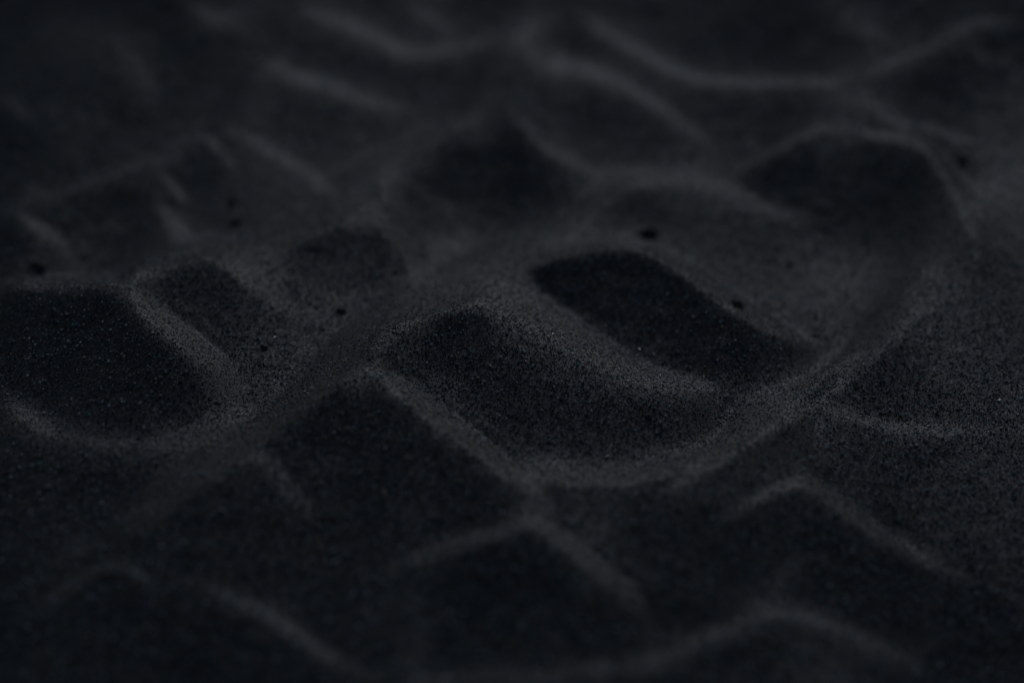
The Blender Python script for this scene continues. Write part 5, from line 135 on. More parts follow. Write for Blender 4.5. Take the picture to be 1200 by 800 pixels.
[39,-107,-6,-1,0,-1,0,0,-1,-1,-1,0,-1,-1,0,-2,-1,-1,-1,-2,-1,-3,-1,3,27,17,-5,-3,-6,-2,0,1,-3,-2,2,5,3,3,6,3,-2,-3,-5,-8,-9,-7,-6,-2,0,0,-1,2,4,2,5,2,2,-3,-3,0,1,2,-1,5,5,1,-2,0,-1,1,2,0,2,1,0,-1,0,0,-1,-1,-2,0,-1,-1,1,0,1,1,2,-1,0,3,2,-3,-2,-1,2,6,4,-27,-21,-11,-5,16,5,1,-1,2,2,2,1,2,2,3,2,4,3,2,3,2,3,2,1,0,0,0,0,0,-1,1,1,3,5,6,-1,-2,-2,0,-2,1,-2,-9,-9,-4,2,-1,1,2,0,3,1,0,0,2,-1,2,1,1,0,-1,0,-4,-3,-6,-5,-4,-2,-1,3,7,6,3,1,3,0,0,1,2,0,1,0,2,-1,0,1,2,1,3,1,1,1,2,2,4,4,6,1,0,-7,-14,-41,-21,2,-1,3,8,22,19,6,-4,-1,-3,-1,-3,0,-2,0,-2,0,-2,6,1,0,5,0,-1,-1,1,-2,1,-2,1,-1,0,-1,0,0,0,-1,1,-1,0,0,-1],
[39,-106,-7,1,-1,-1,0,-1,0,0,-2,0,-1,0,-2,-1,0,-2,-1,-2,-1,-2,-2,7,31,8,-6,-4,-5,-1,1,0,-3,-4,-3,4,4,8,7,4,0,-1,-3,-5,-5,-9,-8,-8,-1,-1,1,0,3,2,4,3,-1,-3,0,3,1,-3,-3,12,5,0,-2,-1,-1,0,1,1,1,2,-1,1,-1,1,-1,-1,-1,-2,0,-2,1,1,-1,1,0,0,3,6,1,-3,-4,-2,1,7,1,-24,-16,-11,3,10,1,-2,0,2,1,2,2,1,3,3,2,4,2,2,4,2,2,3,0,1,0,-1,1,0,0,0,-1,0,3,7,5,-1,-2,-1,0,-1,1,-2,-9,-10,-4,2,1,0,0,2,2,-1,2,0,1,1,2,0,-1,0,-3,-3,-5,-4,-5,-1,-1,2,6,8,5,-1,0,0,3,-1,1,0,1,1,1,1,-1,0,1,1,1,3,2,1,2,0,3,3,4,5,2,0,-7,-19,-42,-17,2,1,1,9,26,20,5,-3,-3,-3,-1,-3,0,-2,-1,-1,-1,-1,2,-3,12,2,-2,0,-2,1,-2,1,-1,-1,0,0,0,-1,0,0,-1,1,-1,0,-1,1],
[39,-106,-6,-1,0,0,-1,-1,0,0,-2,0,0,-2,0,-2,0,-2,-1,-1,-2,-1,-1,12,27,3,-6,-4,-5,1,1,-1,-3,-4,-3,-3,3,10,9,6,2,0,-2,-1,-3,-6,-7,-9,-8,-3,0,2,0,3,3,1,-1,-2,4,3,-8,-6,10,15,1,-1,-3,-1,-1,-1,1,1,0,2,0,0,1,1,-2,0,-1,-1,-2,0,0,-1,-2,-1,2,2,7,5,1,-4,-3,-3,-1,4,1,-19,-12,-8,3,5,-2,-2,0,2,0,2,3,1,3,2,4,2,3,2,3,3,3,0,2,1,-1,1,-1,1,0,0,0,-2,-1,2,10,4,-2,0,-2,1,1,0,-3,-10,-8,-4,1,0,1,1,1,1,0,2,0,1,2,-2,0,-2,-2,-4,-4,-4,-1,-1,3,5,9,3,-1,1,-1,1,1,0,-1,1,1,1,2,-1,0,0,1,0,2,2,3,1,2,0,2,3,4,4,3,-2,-5,-26,-41,-10,1,1,-1,11,28,23,3,-4,-3,-2,-3,-1,-2,-1,-1,-1,-2,0,-4,0,18,-2,-2,-1,1,-2,0,-1,0,0,-1,0,0,-1,0,0,-1,1,-1,0,-1,1],
[38,-99,-6,-1,1,-1,-1,0,0,-1,0,-2,1,-2,0,-2,0,-1,-1,-2,-1,-2,-1,2,20,17,-2,-3,-5,-4,2,0,-1,-3,-2,-5,-4,0,6,10,7,6,1,1,-1,-1,-2,-5,-7,-9,-8,-3,-1,2,2,2,0,-3,2,7,-5,-16,3,23,11,-2,-3,-2,-1,-3,-1,1,0,1,1,0,1,2,-1,1,-2,0,-1,-2,1,-3,-2,-2,-2,3,6,8,5,0,-3,-3,-2,-5,3,-2,-12,-7,-7,0,0,-1,-2,-1,0,2,2,2,3,2,3,2,3,3,2,4,1,3,2,1,0,0,0,0,1,0,0,0,-2,-3,-1,4,11,2,-1,-1,1,0,1,0,-5,-7,-9,-3,0,1,0,1,1,0,1,1,1,0,-1,-1,-3,-2,-4,-2,-1,-1,3,5,11,4,-3,-3,2,0,0,-1,0,0,1,1,2,0,0,0,0,1,0,0,4,2,3,1,0,2,2,3,4,2,-1,-8,-30,-35,-7,1,0,-1,13,29,23,2,-3,-4,-2,-3,-2,-1,-1,-2,-1,-1,0,-3,7,1,-1,6,-2,1,-2,1,-2,0,0,-1,0,0,-1,0,0,-1,1,-1,0,-1,1,-1],
[38,-99,-6,0,0,-1,-1,0,0,-1,0,-1,-1,0,-2,0,0,-2,-2,0,-2,-1,-3,4,30,7,-4,-4,-5,-2,2,0,-2,-2,-3,-3,-3,-4,2,6,9,8,3,3,1,-1,1,-3,-5,-5,-9,-7,-5,0,1,3,-1,-2,2,3,-14,-9,19,19,4,-1,0,-4,-2,-3,-2,0,1,0,1,1,1,1,1,0,-1,-1,0,-1,-1,-3,-5,-3,0,5,10,7,4,-1,-2,-2,-2,-3,-3,-4,-6,-5,-5,0,-4,-3,-1,-2,0,2,2,2,2,4,2,3,2,2,4,2,2,3,1,2,1,-1,-1,1,1,-1,1,0,-2,-3,-3,0,5,10,2,0,0,0,0,0,-1,-4,-6,-6,-4,0,0,0,1,1,0,1,0,-1,0,-3,-1,-4,-2,-1,2,1,5,12,6,-1,-4,-2,1,-2,0,-1,0,0,0,1,3,-1,1,0,0,1,0,1,1,4,3,1,1,0,2,2,4,1,-3,-11,-31,-26,-5,0,-1,0,13,32,20,1,-2,-5,-2,-2,-2,-1,-2,-1,-2,0,-1,-2,3,-1,7,4,-2,-1,0,-1,0,-1,0,-1,0,0,-1,0,0,0,-1,0,0,-1,1,-1],
[37,-93,-5,-1,0,-1,0,0,-1,0,-1,0,-1,0,-2,0,0,-2,-1,-1,0,-3,0,-3,11,24,5,-6,-4,-3,-1,0,0,-1,-3,-1,-3,-3,-3,-2,2,7,7,6,4,3,1,2,-2,-2,-3,-6,-6,-7,-5,-2,2,0,-1,0,-8,-10,8,19,8,4,2,-1,-2,-4,-3,-3,0,-1,2,0,2,1,1,1,0,0,-1,0,-2,-2,-5,-4,-4,3,8,10,6,4,-2,-3,-1,1,-2,-4,-9,-4,-3,-1,-2,-6,-3,-1,-3,0,0,3,2,3,2,4,1,3,3,2,3,2,3,1,2,0,0,0,-1,1,1,-1,0,-1,-3,-3,-4,1,7,10,2,0,0,0,-1,-1,-2,-2,-5,-5,-3,0,-1,0,1,1,0,-1,-1,-1,-1,-4,-1,-2,1,3,5,9,13,1,-4,-4,-3,-1,-1,-1,-1,-1,0,1,1,2,-1,2,-1,1,1,1,0,2,1,4,3,1,-1,0,2,4,-1,-7,-13,-26,-21,-2,-2,1,-3,16,35,15,-2,-1,-3,-3,-2,-1,-2,-2,0,-2,-1,-1,-1,-3,-3,22,-4,-2,0,-1,-1,0,-1,0,-1,0,0,-1,0,0,0,-1,0,0,0,-1,1,-1],
[37,-92,-6,1,-1,-1,0,0,-1,0,0,-2,1,-2,0,-1,0,-1,-2,0,-1,-3,1,0,14,19,1,-5,-5,-2,0,1,-2,-1,-1,-2,-3,-1,-5,-1,0,3,4,7,5,3,4,2,1,-2,-1,-2,-4,-5,-7,-6,-2,0,-1,-3,-11,-2,14,11,5,5,4,0,-1,-6,-4,-2,-2,-1,2,1,2,0,2,1,0,0,0,-1,-2,-4,-6,-4,-1,5,10,8,5,4,-3,-1,-2,1,0,-1,-11,-9,1,1,-2,-6,-4,-2,-3,-1,0,1,2,4,3,2,3,1,4,2,2,3,3,1,2,0,0,0,-1,0,1,1,-2,0,-4,-3,-4,-3,3,9,10,1,1,-2,-1,-1,-1,-1,-3,-3,-5,-1,-2,1,0,0,-1,0,-2,0,-2,-3,-1,-1,3,5,7,13,10,-1,-4,-5,-5,-3,-1,-1,-1,-1,-1,1,1,2,0,1,0,1,1,0,2,1,2,2,4,1,-1,-1,1,3,-4,-12,-9,-23,-15,-2,-1,-1,-1,18,36,8,-2,-2,-1,-3,-1,-3,0,-3,0,-1,-2,-1,0,-2,6,1,0,5,-2,0,-1,0,-1,0,0,-1,0,-1,0,0,-1,0,0,0,0,-1,1,-1],
[37,-91,-6,0,0,0,-1,0,-1,0,0,-1,-1,0,-1,0,-1,-2,1,-2,-1,-2,-1,3,23,10,-4,-3,-4,-3,1,0,-1,-1,-1,-2,-2,-2,-4,-2,0,2,2,4,4,4,4,3,2,1,0,0,-2,-3,-6,-4,-5,-3,-3,-6,-7,0,9,9,6,6,5,1,-2,-5,-5,-2,-4,-2,4,1,1,2,0,1,1,1,-1,-2,-4,-4,-5,-2,2,6,8,7,5,2,0,-3,-1,1,1,-1,-6,-12,-1,1,-1,-1,-6,-5,-2,-3,0,-1,3,4,3,2,2,3,1,4,2,3,3,1,1,1,1,-2,0,0,0,1,-1,-1,-3,-4,-4,-5,1,5,10,9,1,-2,-1,-2,0,-2,-2,-1,-4,-3,0,-2,1,0,-1,-1,-1,-2,-1,-2,0,0,5,5,8,13,10,-1,-2,-9,-6,-3,-2,-2,-1,-2,0,0,1,2,0,1,0,2,0,2,1,1,2,2,4,1,-1,-2,1,-3,-8,-8,-8,-18,-11,-2,-3,0,0,23,34,1,-4,1,-3,-1,-1,-3,0,-2,-1,-1,-1,-2,1,-3,4,-1,5,5,-3,1,-2,0,-1,0,-1,1,-2,1,-1,-1,1,-1,0,0,-1,1,-1,0],
[36,-86,-5,0,-1,0,0,-1,0,-1,0,0,-1,0,-1,-1,0,-1,-1,0,-2,0,-1,-3,7,25,6,-7,-3,-4,-2,1,-1,0,-1,-1,-2,-2,-2,-3,-2,-1,0,4,2,2,3,3,2,3,2,3,2,-1,-2,-4,-2,-3,-4,-5,-7,-7,-2,5,8,8,6,5,1,-1,-4,-6,-4,-4,0,3,1,1,1,1,2,0,0,-2,-3,-3,-5,-3,2,4,5,7,3,4,4,0,-2,0,0,0,0,-2,-9,-8,3,0,1,-5,-8,-4,0,-4,0,2,3,3,3,3,1,2,3,3,2,3,3,0,1,0,0,-1,0,-1,1,-1,0,-3,-5,-5,-4,-3,3,10,11,3,0,-2,0,-2,-2,0,-3,-2,-1,-2,-1,0,0,-1,-1,-1,-2,-1,-1,0,3,3,6,9,12,8,3,0,-11,-8,-4,-3,-2,-2,-1,-2,-1,2,2,0,1,1,1,1,2,0,3,2,2,2,0,-1,0,-3,-9,-8,-1,-7,-15,-10,-2,-3,-1,2,30,30,-7,-4,1,-1,-2,-1,-1,-1,-1,-2,-1,-1,-1,-1,-1,-3,-3,22,-3,-3,-1,0,-1,-1,0,-1,0,0,-1,0,0,-1,1,-1,-1,1,-1,1,-1,0],
[36,-85,-5,0,-1,0,0,-1,0,-1,1,-2,1,-2,1,-2,0,0,-1,-2,0,-1,0,0,11,20,0,-4,-4,-4,-1,1,-1,0,-1,-2,-1,-1,-2,-4,-2,-1,0,2,3,1,3,2,0,1,3,4,3,2,-1,-3,-1,-1,-2,-2,-5,-11,-8,3,7,9,6,4,2,-1,-2,-7,-8,-1,3,1,0,0,2,1,2,-1,-1,-3,-3,-4,-1,0,4,4,4,4,0,5,3,1,1,-1,0,0,-1,-1,-3,-7,-3,1,2,-3,-8,-5,-3,-2,-3,2,2,4,3,3,1,1,3,4,2,3,2,1,1,0,0,-1,0,-1,0,-1,-1,-2,-4,-5,-7,-4,2,9,10,8,0,-1,-1,-1,-2,-1,-2,-2,0,-1,-1,0,-1,-1,0,-1,-2,-2,1,0,4,3,5,9,9,7,6,2,-7,-7,-7,-6,-3,-2,-1,-3,-1,0,2,1,1,1,1,2,1,1,3,2,3,1,-4,0,-4,-5,-5,-3,-1,-8,-13,-9,-3,-3,-1,4,39,21,-12,-2,0,-2,0,-1,-1,-1,-1,-2,0,-2,-1,-1,0,-3,6,4,-2,4,-1,0,-2,1,-1,-1,0,0,-1,0,0,-1,0,0,0,0,-1,0,0,0],
[35,-80,-4,-1,-1,1,-1,0,-1,0,0,-1,0,-1,0,0,-2,1,-2,1,-2,-1,0,-1,2,19,11,-3,-2,-5,-3,0,0,-2,1,-1,-2,-1,-1,-2,-3,-2,-3,1,1,2,3,1,3,-1,0,1,2,4,3,1,-2,1,1,0,2,-4,-9,-12,-3,5,7,7,5,1,1,-4,-9,-5,3,2,-2,0,1,1,1,1,-2,-3,-3,-2,-1,2,2,4,3,3,0,1,2,4,2,3,-1,0,0,-1,-2,-1,-2,-3,-1,1,-3,-8,-4,-3,-5,-1,-2,3,4,3,3,0,2,2,4,2,4,2,2,0,0,0,-1,-1,0,-1,-1,-2,-1,-4,-6,-9,-4,2,9,11,7,1,1,-1,-1,-2,-2,-1,-2,2,-1,0,-2,0,0,-2,0,-1,-3,1,1,4,4,3,6,7,7,8,2,-2,1,-9,-9,-5,-3,-3,-3,-2,-1,1,1,2,1,2,1,1,2,2,4,2,-3,-6,-4,0,-2,-1,-1,-1,-10,-15,-8,-3,-1,-2,10,41,10,-10,-2,-1,-1,-2,1,-1,-1,-1,-1,-1,-2,0,-2,0,-1,4,-1,2,6,-3,1,-1,0,-2,1,-1,-1,0,1,-2,0,0,0,0,-1,1,-1,0,0,-1],
[35,-79,-5,0,0,0,-1,-1,1,-1,0,-1,0,0,-1,-1,1,-2,0,0,-2,0,-1,-1,4,24,6,-5,-3,-3,-3,0,-2,-1,1,-2,0,-2,-1,-2,-3,-2,-2,-1,1,2,2,3,2,0,0,-2,0,3,2,2,0,3,3,2,4,0,-7,-11,-8,-2,6,7,4,4,-2,-7,-6,3,2,-2,-2,0,0,1,-1,0,-3,-3,-1,0,1,4,4,3,1,1,-1,1,0,2,5,4,0,0,-1,0,-1,-1,-2,0,-1,2,-3,-9,-5,-3,-4,-3,-3,1,4,5,2,0,1,3,2,5,2,3,1,2,-1,-1,0,-1,-1,-1,-2,-1,-3,-6,-8,-4,-2,1,8,9,7,4,1,-1,-1,-2,-1,-3,2,0,1,-1,-1,0,-2,0,-1,-1,-2,-1,3,4,3,2,3,4,7,10,3,1,2,0,-9,-7,-5,-5,-5,-2,-3,-2,2,3,1,2,2,0,2,2,4,2,-9,-8,0,3,2,0,1,-3,-15,-15,-7,-3,0,1,16,39,-1,-8,1,-2,-3,1,0,0,-2,-1,-1,-1,-1,-1,-2,0,-1,-2,-5,22,-2,-4,0,-1,-1,0,-1,0,0,-1,0,-1,1,-1,-1,1,-1,0,1,-2,1,0],
[35,-78,-5,0,0,-1,1,-2,1,-1,0,-1,1,-2,1,-2,1,-2,1,-2,1,-2,1,-2,9,21,1,-2,-4,-3,-1,-2,-2,-1,0,-1,-1,0,-3,0,-4,-2,-2,-1,1,1,2,3,2,1,-1,-1,-1,1,0,0,3,2,5,4,6,2,-4,-7,-8,-7,-1,6,6,3,-7,-7,5,5,-1,-5,-3,1,-1,-1,-2,-2,-1,-2,1,3,4,3,4,0,1,-1,0,1,-2,0,4,5,4,0,0,-1,-1,0,-1,-1,0,2,0,-6,-8,-5,-4,-4,-3,-1,4,5,2,0,1,1,4,4,3,3,1,2,-1,-1,0,-2,-1,-3,0,-3,-7,-8,-4,0,-1,3,6,7,6,6,2,-2,-1,-1,-2,0,1,1,1,-1,-1,-1,-1,0,-2,-3,0,0,1,4,3,2,2,2,3,7,7,7,1,-1,-2,-5,-5,-3,-6,-5,-5,-5,1,2,3,2,1,0,2,1,4,-3,-8,-2,3,3,0,2,-1,-6,-16,-14,-7,-3,2,3,29,25,-7,-5,2,-3,0,2,0,-2,-2,0,-2,-1,-1,-1,-1,-1,-1,-2,2,10,-3,3,-2,0,-1,0,-1,0,-1,1,-2,1,-1,0,0,-1,0,1,-2,1,0,0],
[34,-73,-4,-1,0,0,-1,1,-2,1,-1,0,0,-1,0,-1,0,0,-1,0,-2,1,-1,0,2,14,12,0,-2,-3,-2,-1,-2,-4,0,-1,0,0,-2,-2,-1,-3,-2,-1,-2,1,0,3,1,3,1,0,-1,0,-1,-1,-1,2,2,3,5,8,4,0,-3,-5,-8,-7,3,4,-3,-8,2,12,1,-4,-4,-4,-1,-2,-3,-1,-2,0,1,5,3,3,4,1,-1,1,0,0,-1,-2,-2,2,4,9,1,0,-1,-1,1,-2,1,0,0,2,-1,-6,-10,-6,-2,-5,-2,2,6,3,-1,1,1,2,5,4,3,1,2,-1,-1,-1,-2,-3,-1,-3,-7,-7,-6,1,0,2,3,6,5,3,5,5,0,-3,-1,1,1,1,1,-1,0,-2,0,-1,-1,-3,-2,-1,0,1,3,3,3,3,0,0,3,6,10,4,-1,0,-1,-4,-1,-3,-6,-6,-5,-6,1,4,1,2,0,0,1,1,-4,-1,5,0,-2,-1,1,-2,-8,-14,-12,-7,-1,1,10,34,8,-7,-2,1,0,4,1,-3,-2,0,-3,0,-2,-1,-1,-1,-1,0,-2,6,-2,1,5,-1,0,-1,0,-1,0,-1,1,-2,1,-1,-1,1,-1,1,-1,-1,1,0,-1,1],
[34,-72,-5,1,-1,0,-1,0,0,0,-1,0,0,-1,0,0,-1,0,-1,0,-1,0,0,-2,4,21,6,-2,-2,-2,-2,0,-5,-2,-2,0,0,-2,0,-1,-3,-2,-1,-3,0,0,0,2,2,1,2,1,-1,0,-2,0,-1,1,1,1,3,5,8,4,2,-2,-6,-7,-3,-5,-9,2,12,6,-1,-3,-5,-5,-4,-4,-1,-1,1,2,4,5,3,3,1,-1,1,0,1,-1,-1,-2,-3,-1,2,8,7,1,-1,0,0,-1,1,0,0,1,1,-1,-6,-12,-6,-3,-3,1,5,1,2,0,1,2,4,4,4,2,0,0,-2,-1,-3,-3,-4,-8,-5,-3,-2,1,0,4,6,5,2,0,2,5,4,-1,1,0,1,1,1,0,-1,-2,-1,-1,-2,-2,-3,-2,0,2,2,3,4,4,0,0,-3,1,7,11,3,0,0,0,-2,-2,-4,-4,-3,-7,-4,1,2,0,0,-1,2,-1,-1,4,5,-4,-5,-2,0,-4,-8,-9,-10,-7,0,2,19,25,-2,-5,1,2,5,3,-1,-3,-2,-2,-1,-1,-2,-1,-1,0,-2,-1,0,-1,-3,14,2,-4,0,-1,0,-1,-1,1,-1,-1,0,0,0,0,-1,0,0,0,-1,1,-1,0],
[33,-67,-4,-1,1,-1,0,-1,0,0,0,-1,0,0,0,-1,-1,1,-1,-1,0,0,-1,1,-2,7,21,3,-3,-2,-2,0,-1,-5,-4,-2,1,-1,-1,0,-2,-1,-3,-1,-2,-2,1,0,2,1,2,1,2,-1,-1,-1,-1,0,1,1,1,-2,3,5,9,6,2,-2,-6,-9,-14,-4,11,10,0,-1,-2,-8,-6,-5,-2,-1,3,3,3,4,5,1,2,-1,1,0,1,0,-1,0,-3,-3,-2,-2,5,9,6,0,1,-1,0,0,0,1,1,0,0,0,-6,-13,-8,-1,-1,3,2,1,2,1,1,3,4,5,2,1,-2,-2,-2,-3,-7,-9,-5,-1,-2,2,2,1,6,8,2,0,-4,1,4,4,4,3,-1,0,2,0,0,-2,-1,-1,-1,-2,-3,-3,-2,-1,2,3,3,3,3,3,1,-3,-4,0,10,8,4,2,-1,0,-3,-2,-2,-3,-5,-4,-3,-1,1,0,2,2,-3,1,2,2,-3,-5,-4,-3,-5,-5,-6,-7,-5,-1,7,19,11,-2,1,3,2,5,2,-2,-2,-3,-1,-2,-1,-2,-1,0,-2,-1,-1,0,-4,0,16,-3,-1,0,-1,-1,0,0,-1,0,-1,1,-2,1,-1,1,-1,-1,1,-1,1,-1,0,0],
[33,-66,-4,-1,1,-1,0,-1,0,0,0,0,-1,-1,1,-1,0,-1,0,0,0,-1,-1,1,2,11,13,1,-1,-2,-1,1,-3,-4,-4,-4,0,0,0,0,-1,-3,-2,-1,-1,-2,0,0,1,2,2,0,2,0,-1,-1,-1,-1,1,2,1,-1,-4,2,9,11,5,1,-6,-11,-14,4,12,3,-3,-2,-4,-9,-5,-3,-1,2,5,3,3,4,1,2,0,1,0,1,-1,1,0,-1,-3,-2,-3,-3,0,5,11,5,1,-1,0,1,0,1,0,0,1,1,-1,-8,-14,-7,1,0,3,3,0,2,1,1,5,4,3,1,-3,-2,-3,-8,-11,-6,-1,1,1,2,3,5,7,6,0,-3,-3,-1,2,6,4,3,1,0,1,1,-1,-1,-1,-2,0,-3,-2,-3,-4,-1,3,2,4,2,3,4,2,-2,-4,-3,4,8,7,3,2,0,-3,-1,-1,-4,-5,-2,-2,-2,-1,2,-1,1,-1,1,2,0,-3,-6,-7,-5,-3,-2,-5,-4,-5,2,10,14,3,2,4,4,2,3,1,-3,-1,-3,-1,-1,-3,0,-2,-1,-1,0,-2,-1,0,5,0,-1,5,-1,0,-1,1,-2,0,0,-1,0,0,-1,0,0,0,0,-1,1,-1,0,0,0],
[33,-65,-5,1,-1,1,-1,-1,0,1,-2,1,-1,0,-1,0,0,0,-1,0,0,-1,0,-1,4,18,8,-2,0,-3,0,-1,-2,-3,-6,-3,-2,2,1,-1,-2,-1,-3,0,-3,0,0,-1,1,2,1,1,1,0,0,-1,-1,0,-1,2,1,0,-3,-4,4,11,11,2,-4,-11,-4,8,4,-3,-4,-3,-7,-5,-4,-1,2,2,5,2,2,2,0,3,0,1,0,1,0,0,-1,0,-2,-2,-3,-4,-1,1,5,10,5,1,1,0,1,0,0,1,1,0,1,-2,-9,-15,-5,1,4,2,1,2,1,2,2,4,4,0,-2,-4,-7,-12,-9,-1,1,3,3,3,2,6,7,3,0,-4,-2,-2,2,4,4,4,2,0,2,0,0,-2,-1,-1,-1,-2,-2,-4,-4,-2,3,3,4,1,4,3,2,0,-3,-3,2,6,5,5,3,0,-1,-1,-2,-3,-4,-4,-1,-2,-1,0,0,0,1,0,2,0,-5,-9,-8,-1,-3,-2,-4,-3,-2,3,11,10,3,3,6,2,1,2,0,-2,-2,-1,-2,-2,-1,-2,0,-2,-1,-1,-1,0,-2,3,-3,8,4,-3,0,-1,0,-1,0,0,-1,0,-1,0,1,-2,1,0,-1,0,0,0,0,0],
[32,-61,-4,0,0,-1,1,-1,-1,1,-1,-1,1,-1,0,-1,1,-1,-1,1,-1,0,-1,1,-1,5,22,4,-3,-1,-3,-1,1,-3,-6,-4,-3,1,2,-1,-1,-2,-2,-1,-1,-2,0,-2,1,0,1,2,1,1,0,-1,0,0,-2,-1,2,2,-1,-1,-5,-2,6,12,7,-2,-5,3,8,-4,-6,-5,-4,-4,-4,-3,0,1,4,2,1,2,1,1,2,2,0,0,1,0,0,-1,0,-2,-1,-4,-2,-3,0,0,4,11,6,2,1,0,0,1,1,-1,2,0,1,-2,-15,-12,-2,5,2,1,2,1,2,1,5,1,1,-2,-6,-12,-13,-3,2,4,3,3,2,3,5,5,2,1,-3,-2,-2,0,4,4,4,2,2,1,0,1,-2,-2,0,-3,0,-4,-2,-5,-3,2,5,4,2,3,2,3,0,-2,-2,0,4,5,5,4,1,-1,-1,0,-3,-5,-4,-3,-1,-1,-1,1,-1,1,1,2,-1,-6,-13,-4,-1,0,-3,-4,-5,2,4,12,8,4,4,3,2,1,0,0,-1,-2,-2,-1,-2,-1,-1,-2,-1,-1,-1,-1,-1,-1,-3,-3,22,-4,-3,0,-1,0,-1,0,-1,0,0,-1,0,0,0,-1,0,1,-1,0,0,0,-1,1],
[32,-60,-4,0,0,-1,1,-1,-1,1,-1,0,-1,0,0,0,-1,0,-1,1,-1,0,0,1,1,11,14,0,0,-2,-1,0,-2,-6,-4,-4,1,3,0,-3,-1,-2,-2,-1,-1,-1,-1,-1,0,0,1,2,0,1,1,0,-1,-1,-1,0,0,1,1,-1,-3,-6,0,8,10,4,3,8,1,-6,-7,-6,-1,-3,-4,-4,-1,2,2,1,1,3,1,2,0,2,1,1,0,-1,1,0,-1,-1,-3,-2,-2,-3,-1,-1,0,4,10,8,3,0,2,-1,1,0,1,0,1,0,-6,-14,-7,1,2,2,2,2,2,1,2,1,-1,0,-11,-16,-5,1,5,2,2,2,2,3,4,3,4,1,-2,-2,-2,0,2,3,5,2,3,1,1,-1,0,-1,-3,-1,-3,-2,-3,-5,-3,3,5,4,4,2,1,2,1,-2,-1,0,2,4,6,3,3,-1,-1,0,-2,-3,-6,-4,-2,0,-1,0,0,0,1,1,-1,-7,-12,-2,0,1,-4,-5,-5,2,8,10,8,4,4,2,0,2,0,0,-2,-1,-2,-1,-2,-2,0,-2,-1,-1,-2,1,-3,1,-3,5,4,-1,3,-1,1,-2,0,-1,1,-2,1,-1,0,-1,1,-1,1,-1,0,-1,1,0,0,-1],
[32,-59,-4,0,0,0,-1,0,-1,1,-1,0,-1,0,0,0,-1,0,0,-1,0,1,-1,0,4,16,7,0,0,-1,0,-1,-6,-7,-4,1,5,1,-2,-4,-1,-2,-1,-1,-2,-1,0,-2,0,0,2,0,1,1,0,1,-1,-1,-1,0,-1,2,0,0,-3,-4,-4,1,9,9,12,6,-1,-6,-5,-3,-2,-4,-6,-4,-2,2,1,2,2,1,3,0,2,0,2,0,1,0,0,0,-1,-1,-2,-3,-2,-2,-2,-1,-1,1,3,9,10,4,1,0,0,1,0,1,-1,1,-2,-8,-8,-6,1,2,2,2,2,2,1,-2,-1,-4,-13,-9,-2,3,4,2,0,1,2,3,3,4,4,0,1,-4,-1,-1,2,2,5,2,3,2,1,0,0,-3,-1,-3,-3,-3,-4,-4,-1,5,5,4,3,1,1,2,1,-1,-2,1,0,4,5,4,2,1,0,-1,-1,-2,-6,-6,-2,-2,0,0,1,-1,1,0,-1,-8,-8,0,1,-2,-5,-5,-3,1,9,9,7,5,3,2,0,2,0,-1,-1,-1,-2,-2,-1,-1,-2,-1,-2,0,-1,-1,-2,1,-2,3,-1,5,4,-2,0,-1,0,-1,1,-2,0,0,0,-1,1,-1,0,0,-1,1,0,-1,1,-1],
[31,-54,-4,0,0,0,0,-1,0,-1,1,-1,0,-1,0,0,0,-1,0,0,-1,1,-1,0,-1,5,21,5,-2,0,0,0,-6,-8,-5,-2,6,5,-2,-2,-4,-1,-3,0,-3,0,-1,-2,0,0,-1,1,1,1,1,0,0,0,-1,-1,-1,0,2,0,-1,-1,-4,-4,-2,3,12,15,6,-1,-4,-2,-1,-3,-6,-7,-4,-2,1,1,2,2,2,1,1,1,1,2,0,1,-1,1,0,-1,0,-3,-2,-2,-3,-2,-1,-1,0,0,3,8,13,4,1,0,0,1,-1,1,-1,-1,-1,-6,-9,-3,2,1,2,2,2,0,-3,-3,-8,-10,-2,0,1,2,1,0,1,3,2,4,3,3,1,0,-1,-2,-1,0,3,3,3,4,1,2,0,0,-2,-3,-3,-2,-7,-5,-2,5,7,3,2,2,2,0,2,0,1,-2,0,0,3,5,3,3,1,2,-2,0,-2,-5,-7,-4,-2,0,0,1,0,0,-1,-2,-7,-3,3,-2,-4,-6,-5,-2,2,8,8,6,6,3,1,2,0,1,-1,-1,-1,-3,0,-3,0,-2,-2,0,-2,0,-2,0,-1,-1,-3,-4,23,-3,-4,0,-2,1,-1,0,-1,0,0,-1,0,1,-2,1,0,0,-1,0,1,-1,1,-1],
[31,-53,-4,0,0,0,0,-1,0,0,-1,0,0,0,-1,0,-1,0,0,0,-1,0,0,1,0,10,14,3,1,1,-1,-3,-9,-6,-3,5,3,2,-1,-3,-2,-3,-2,-1,-2,0,-2,-2,1,-2,1,0,1,1,0,1,0,0,-1,-2,-1,1,2,0,0,-3,-3,-3,-2,1,9,12,7,2,1,-1,-1,-3,-7,-7,-4,-3,0,1,2,2,2,1,0,2,1,1,1,1,0,-1,1,-1,0,-2,-2,-3,-3,-1,-3,0,0,-1,1,2,10,11,5,2,0,0,1,-2,0,-1,1,0,-9,-7,-1,2,1,2,1,0,-4,-6,-8,-3,-2,0,-1,1,0,1,3,1,3,2,4,3,1,0,0,-3,0,0,1,3,3,4,1,2,1,0,-3,-2,-4,-4,-8,-5,3,8,8,1,-1,3,0,2,1,-1,2,-1,-1,1,1,5,3,3,1,2,0,-1,-1,-4,-7,-8,-1,0,0,1,0,1,-2,-2,-5,0,2,-3,-6,-6,-4,-2,2,7,7,7,5,4,2,1,1,0,-2,0,-2,-2,-1,-1,-2,-1,-2,-1,-1,0,-2,0,-2,0,-2,4,7,-3,2,0,0,-1,0,-1,1,-2,1,-1,0,0,-1,1,-1,1,-1,0,1,-1,0,0],
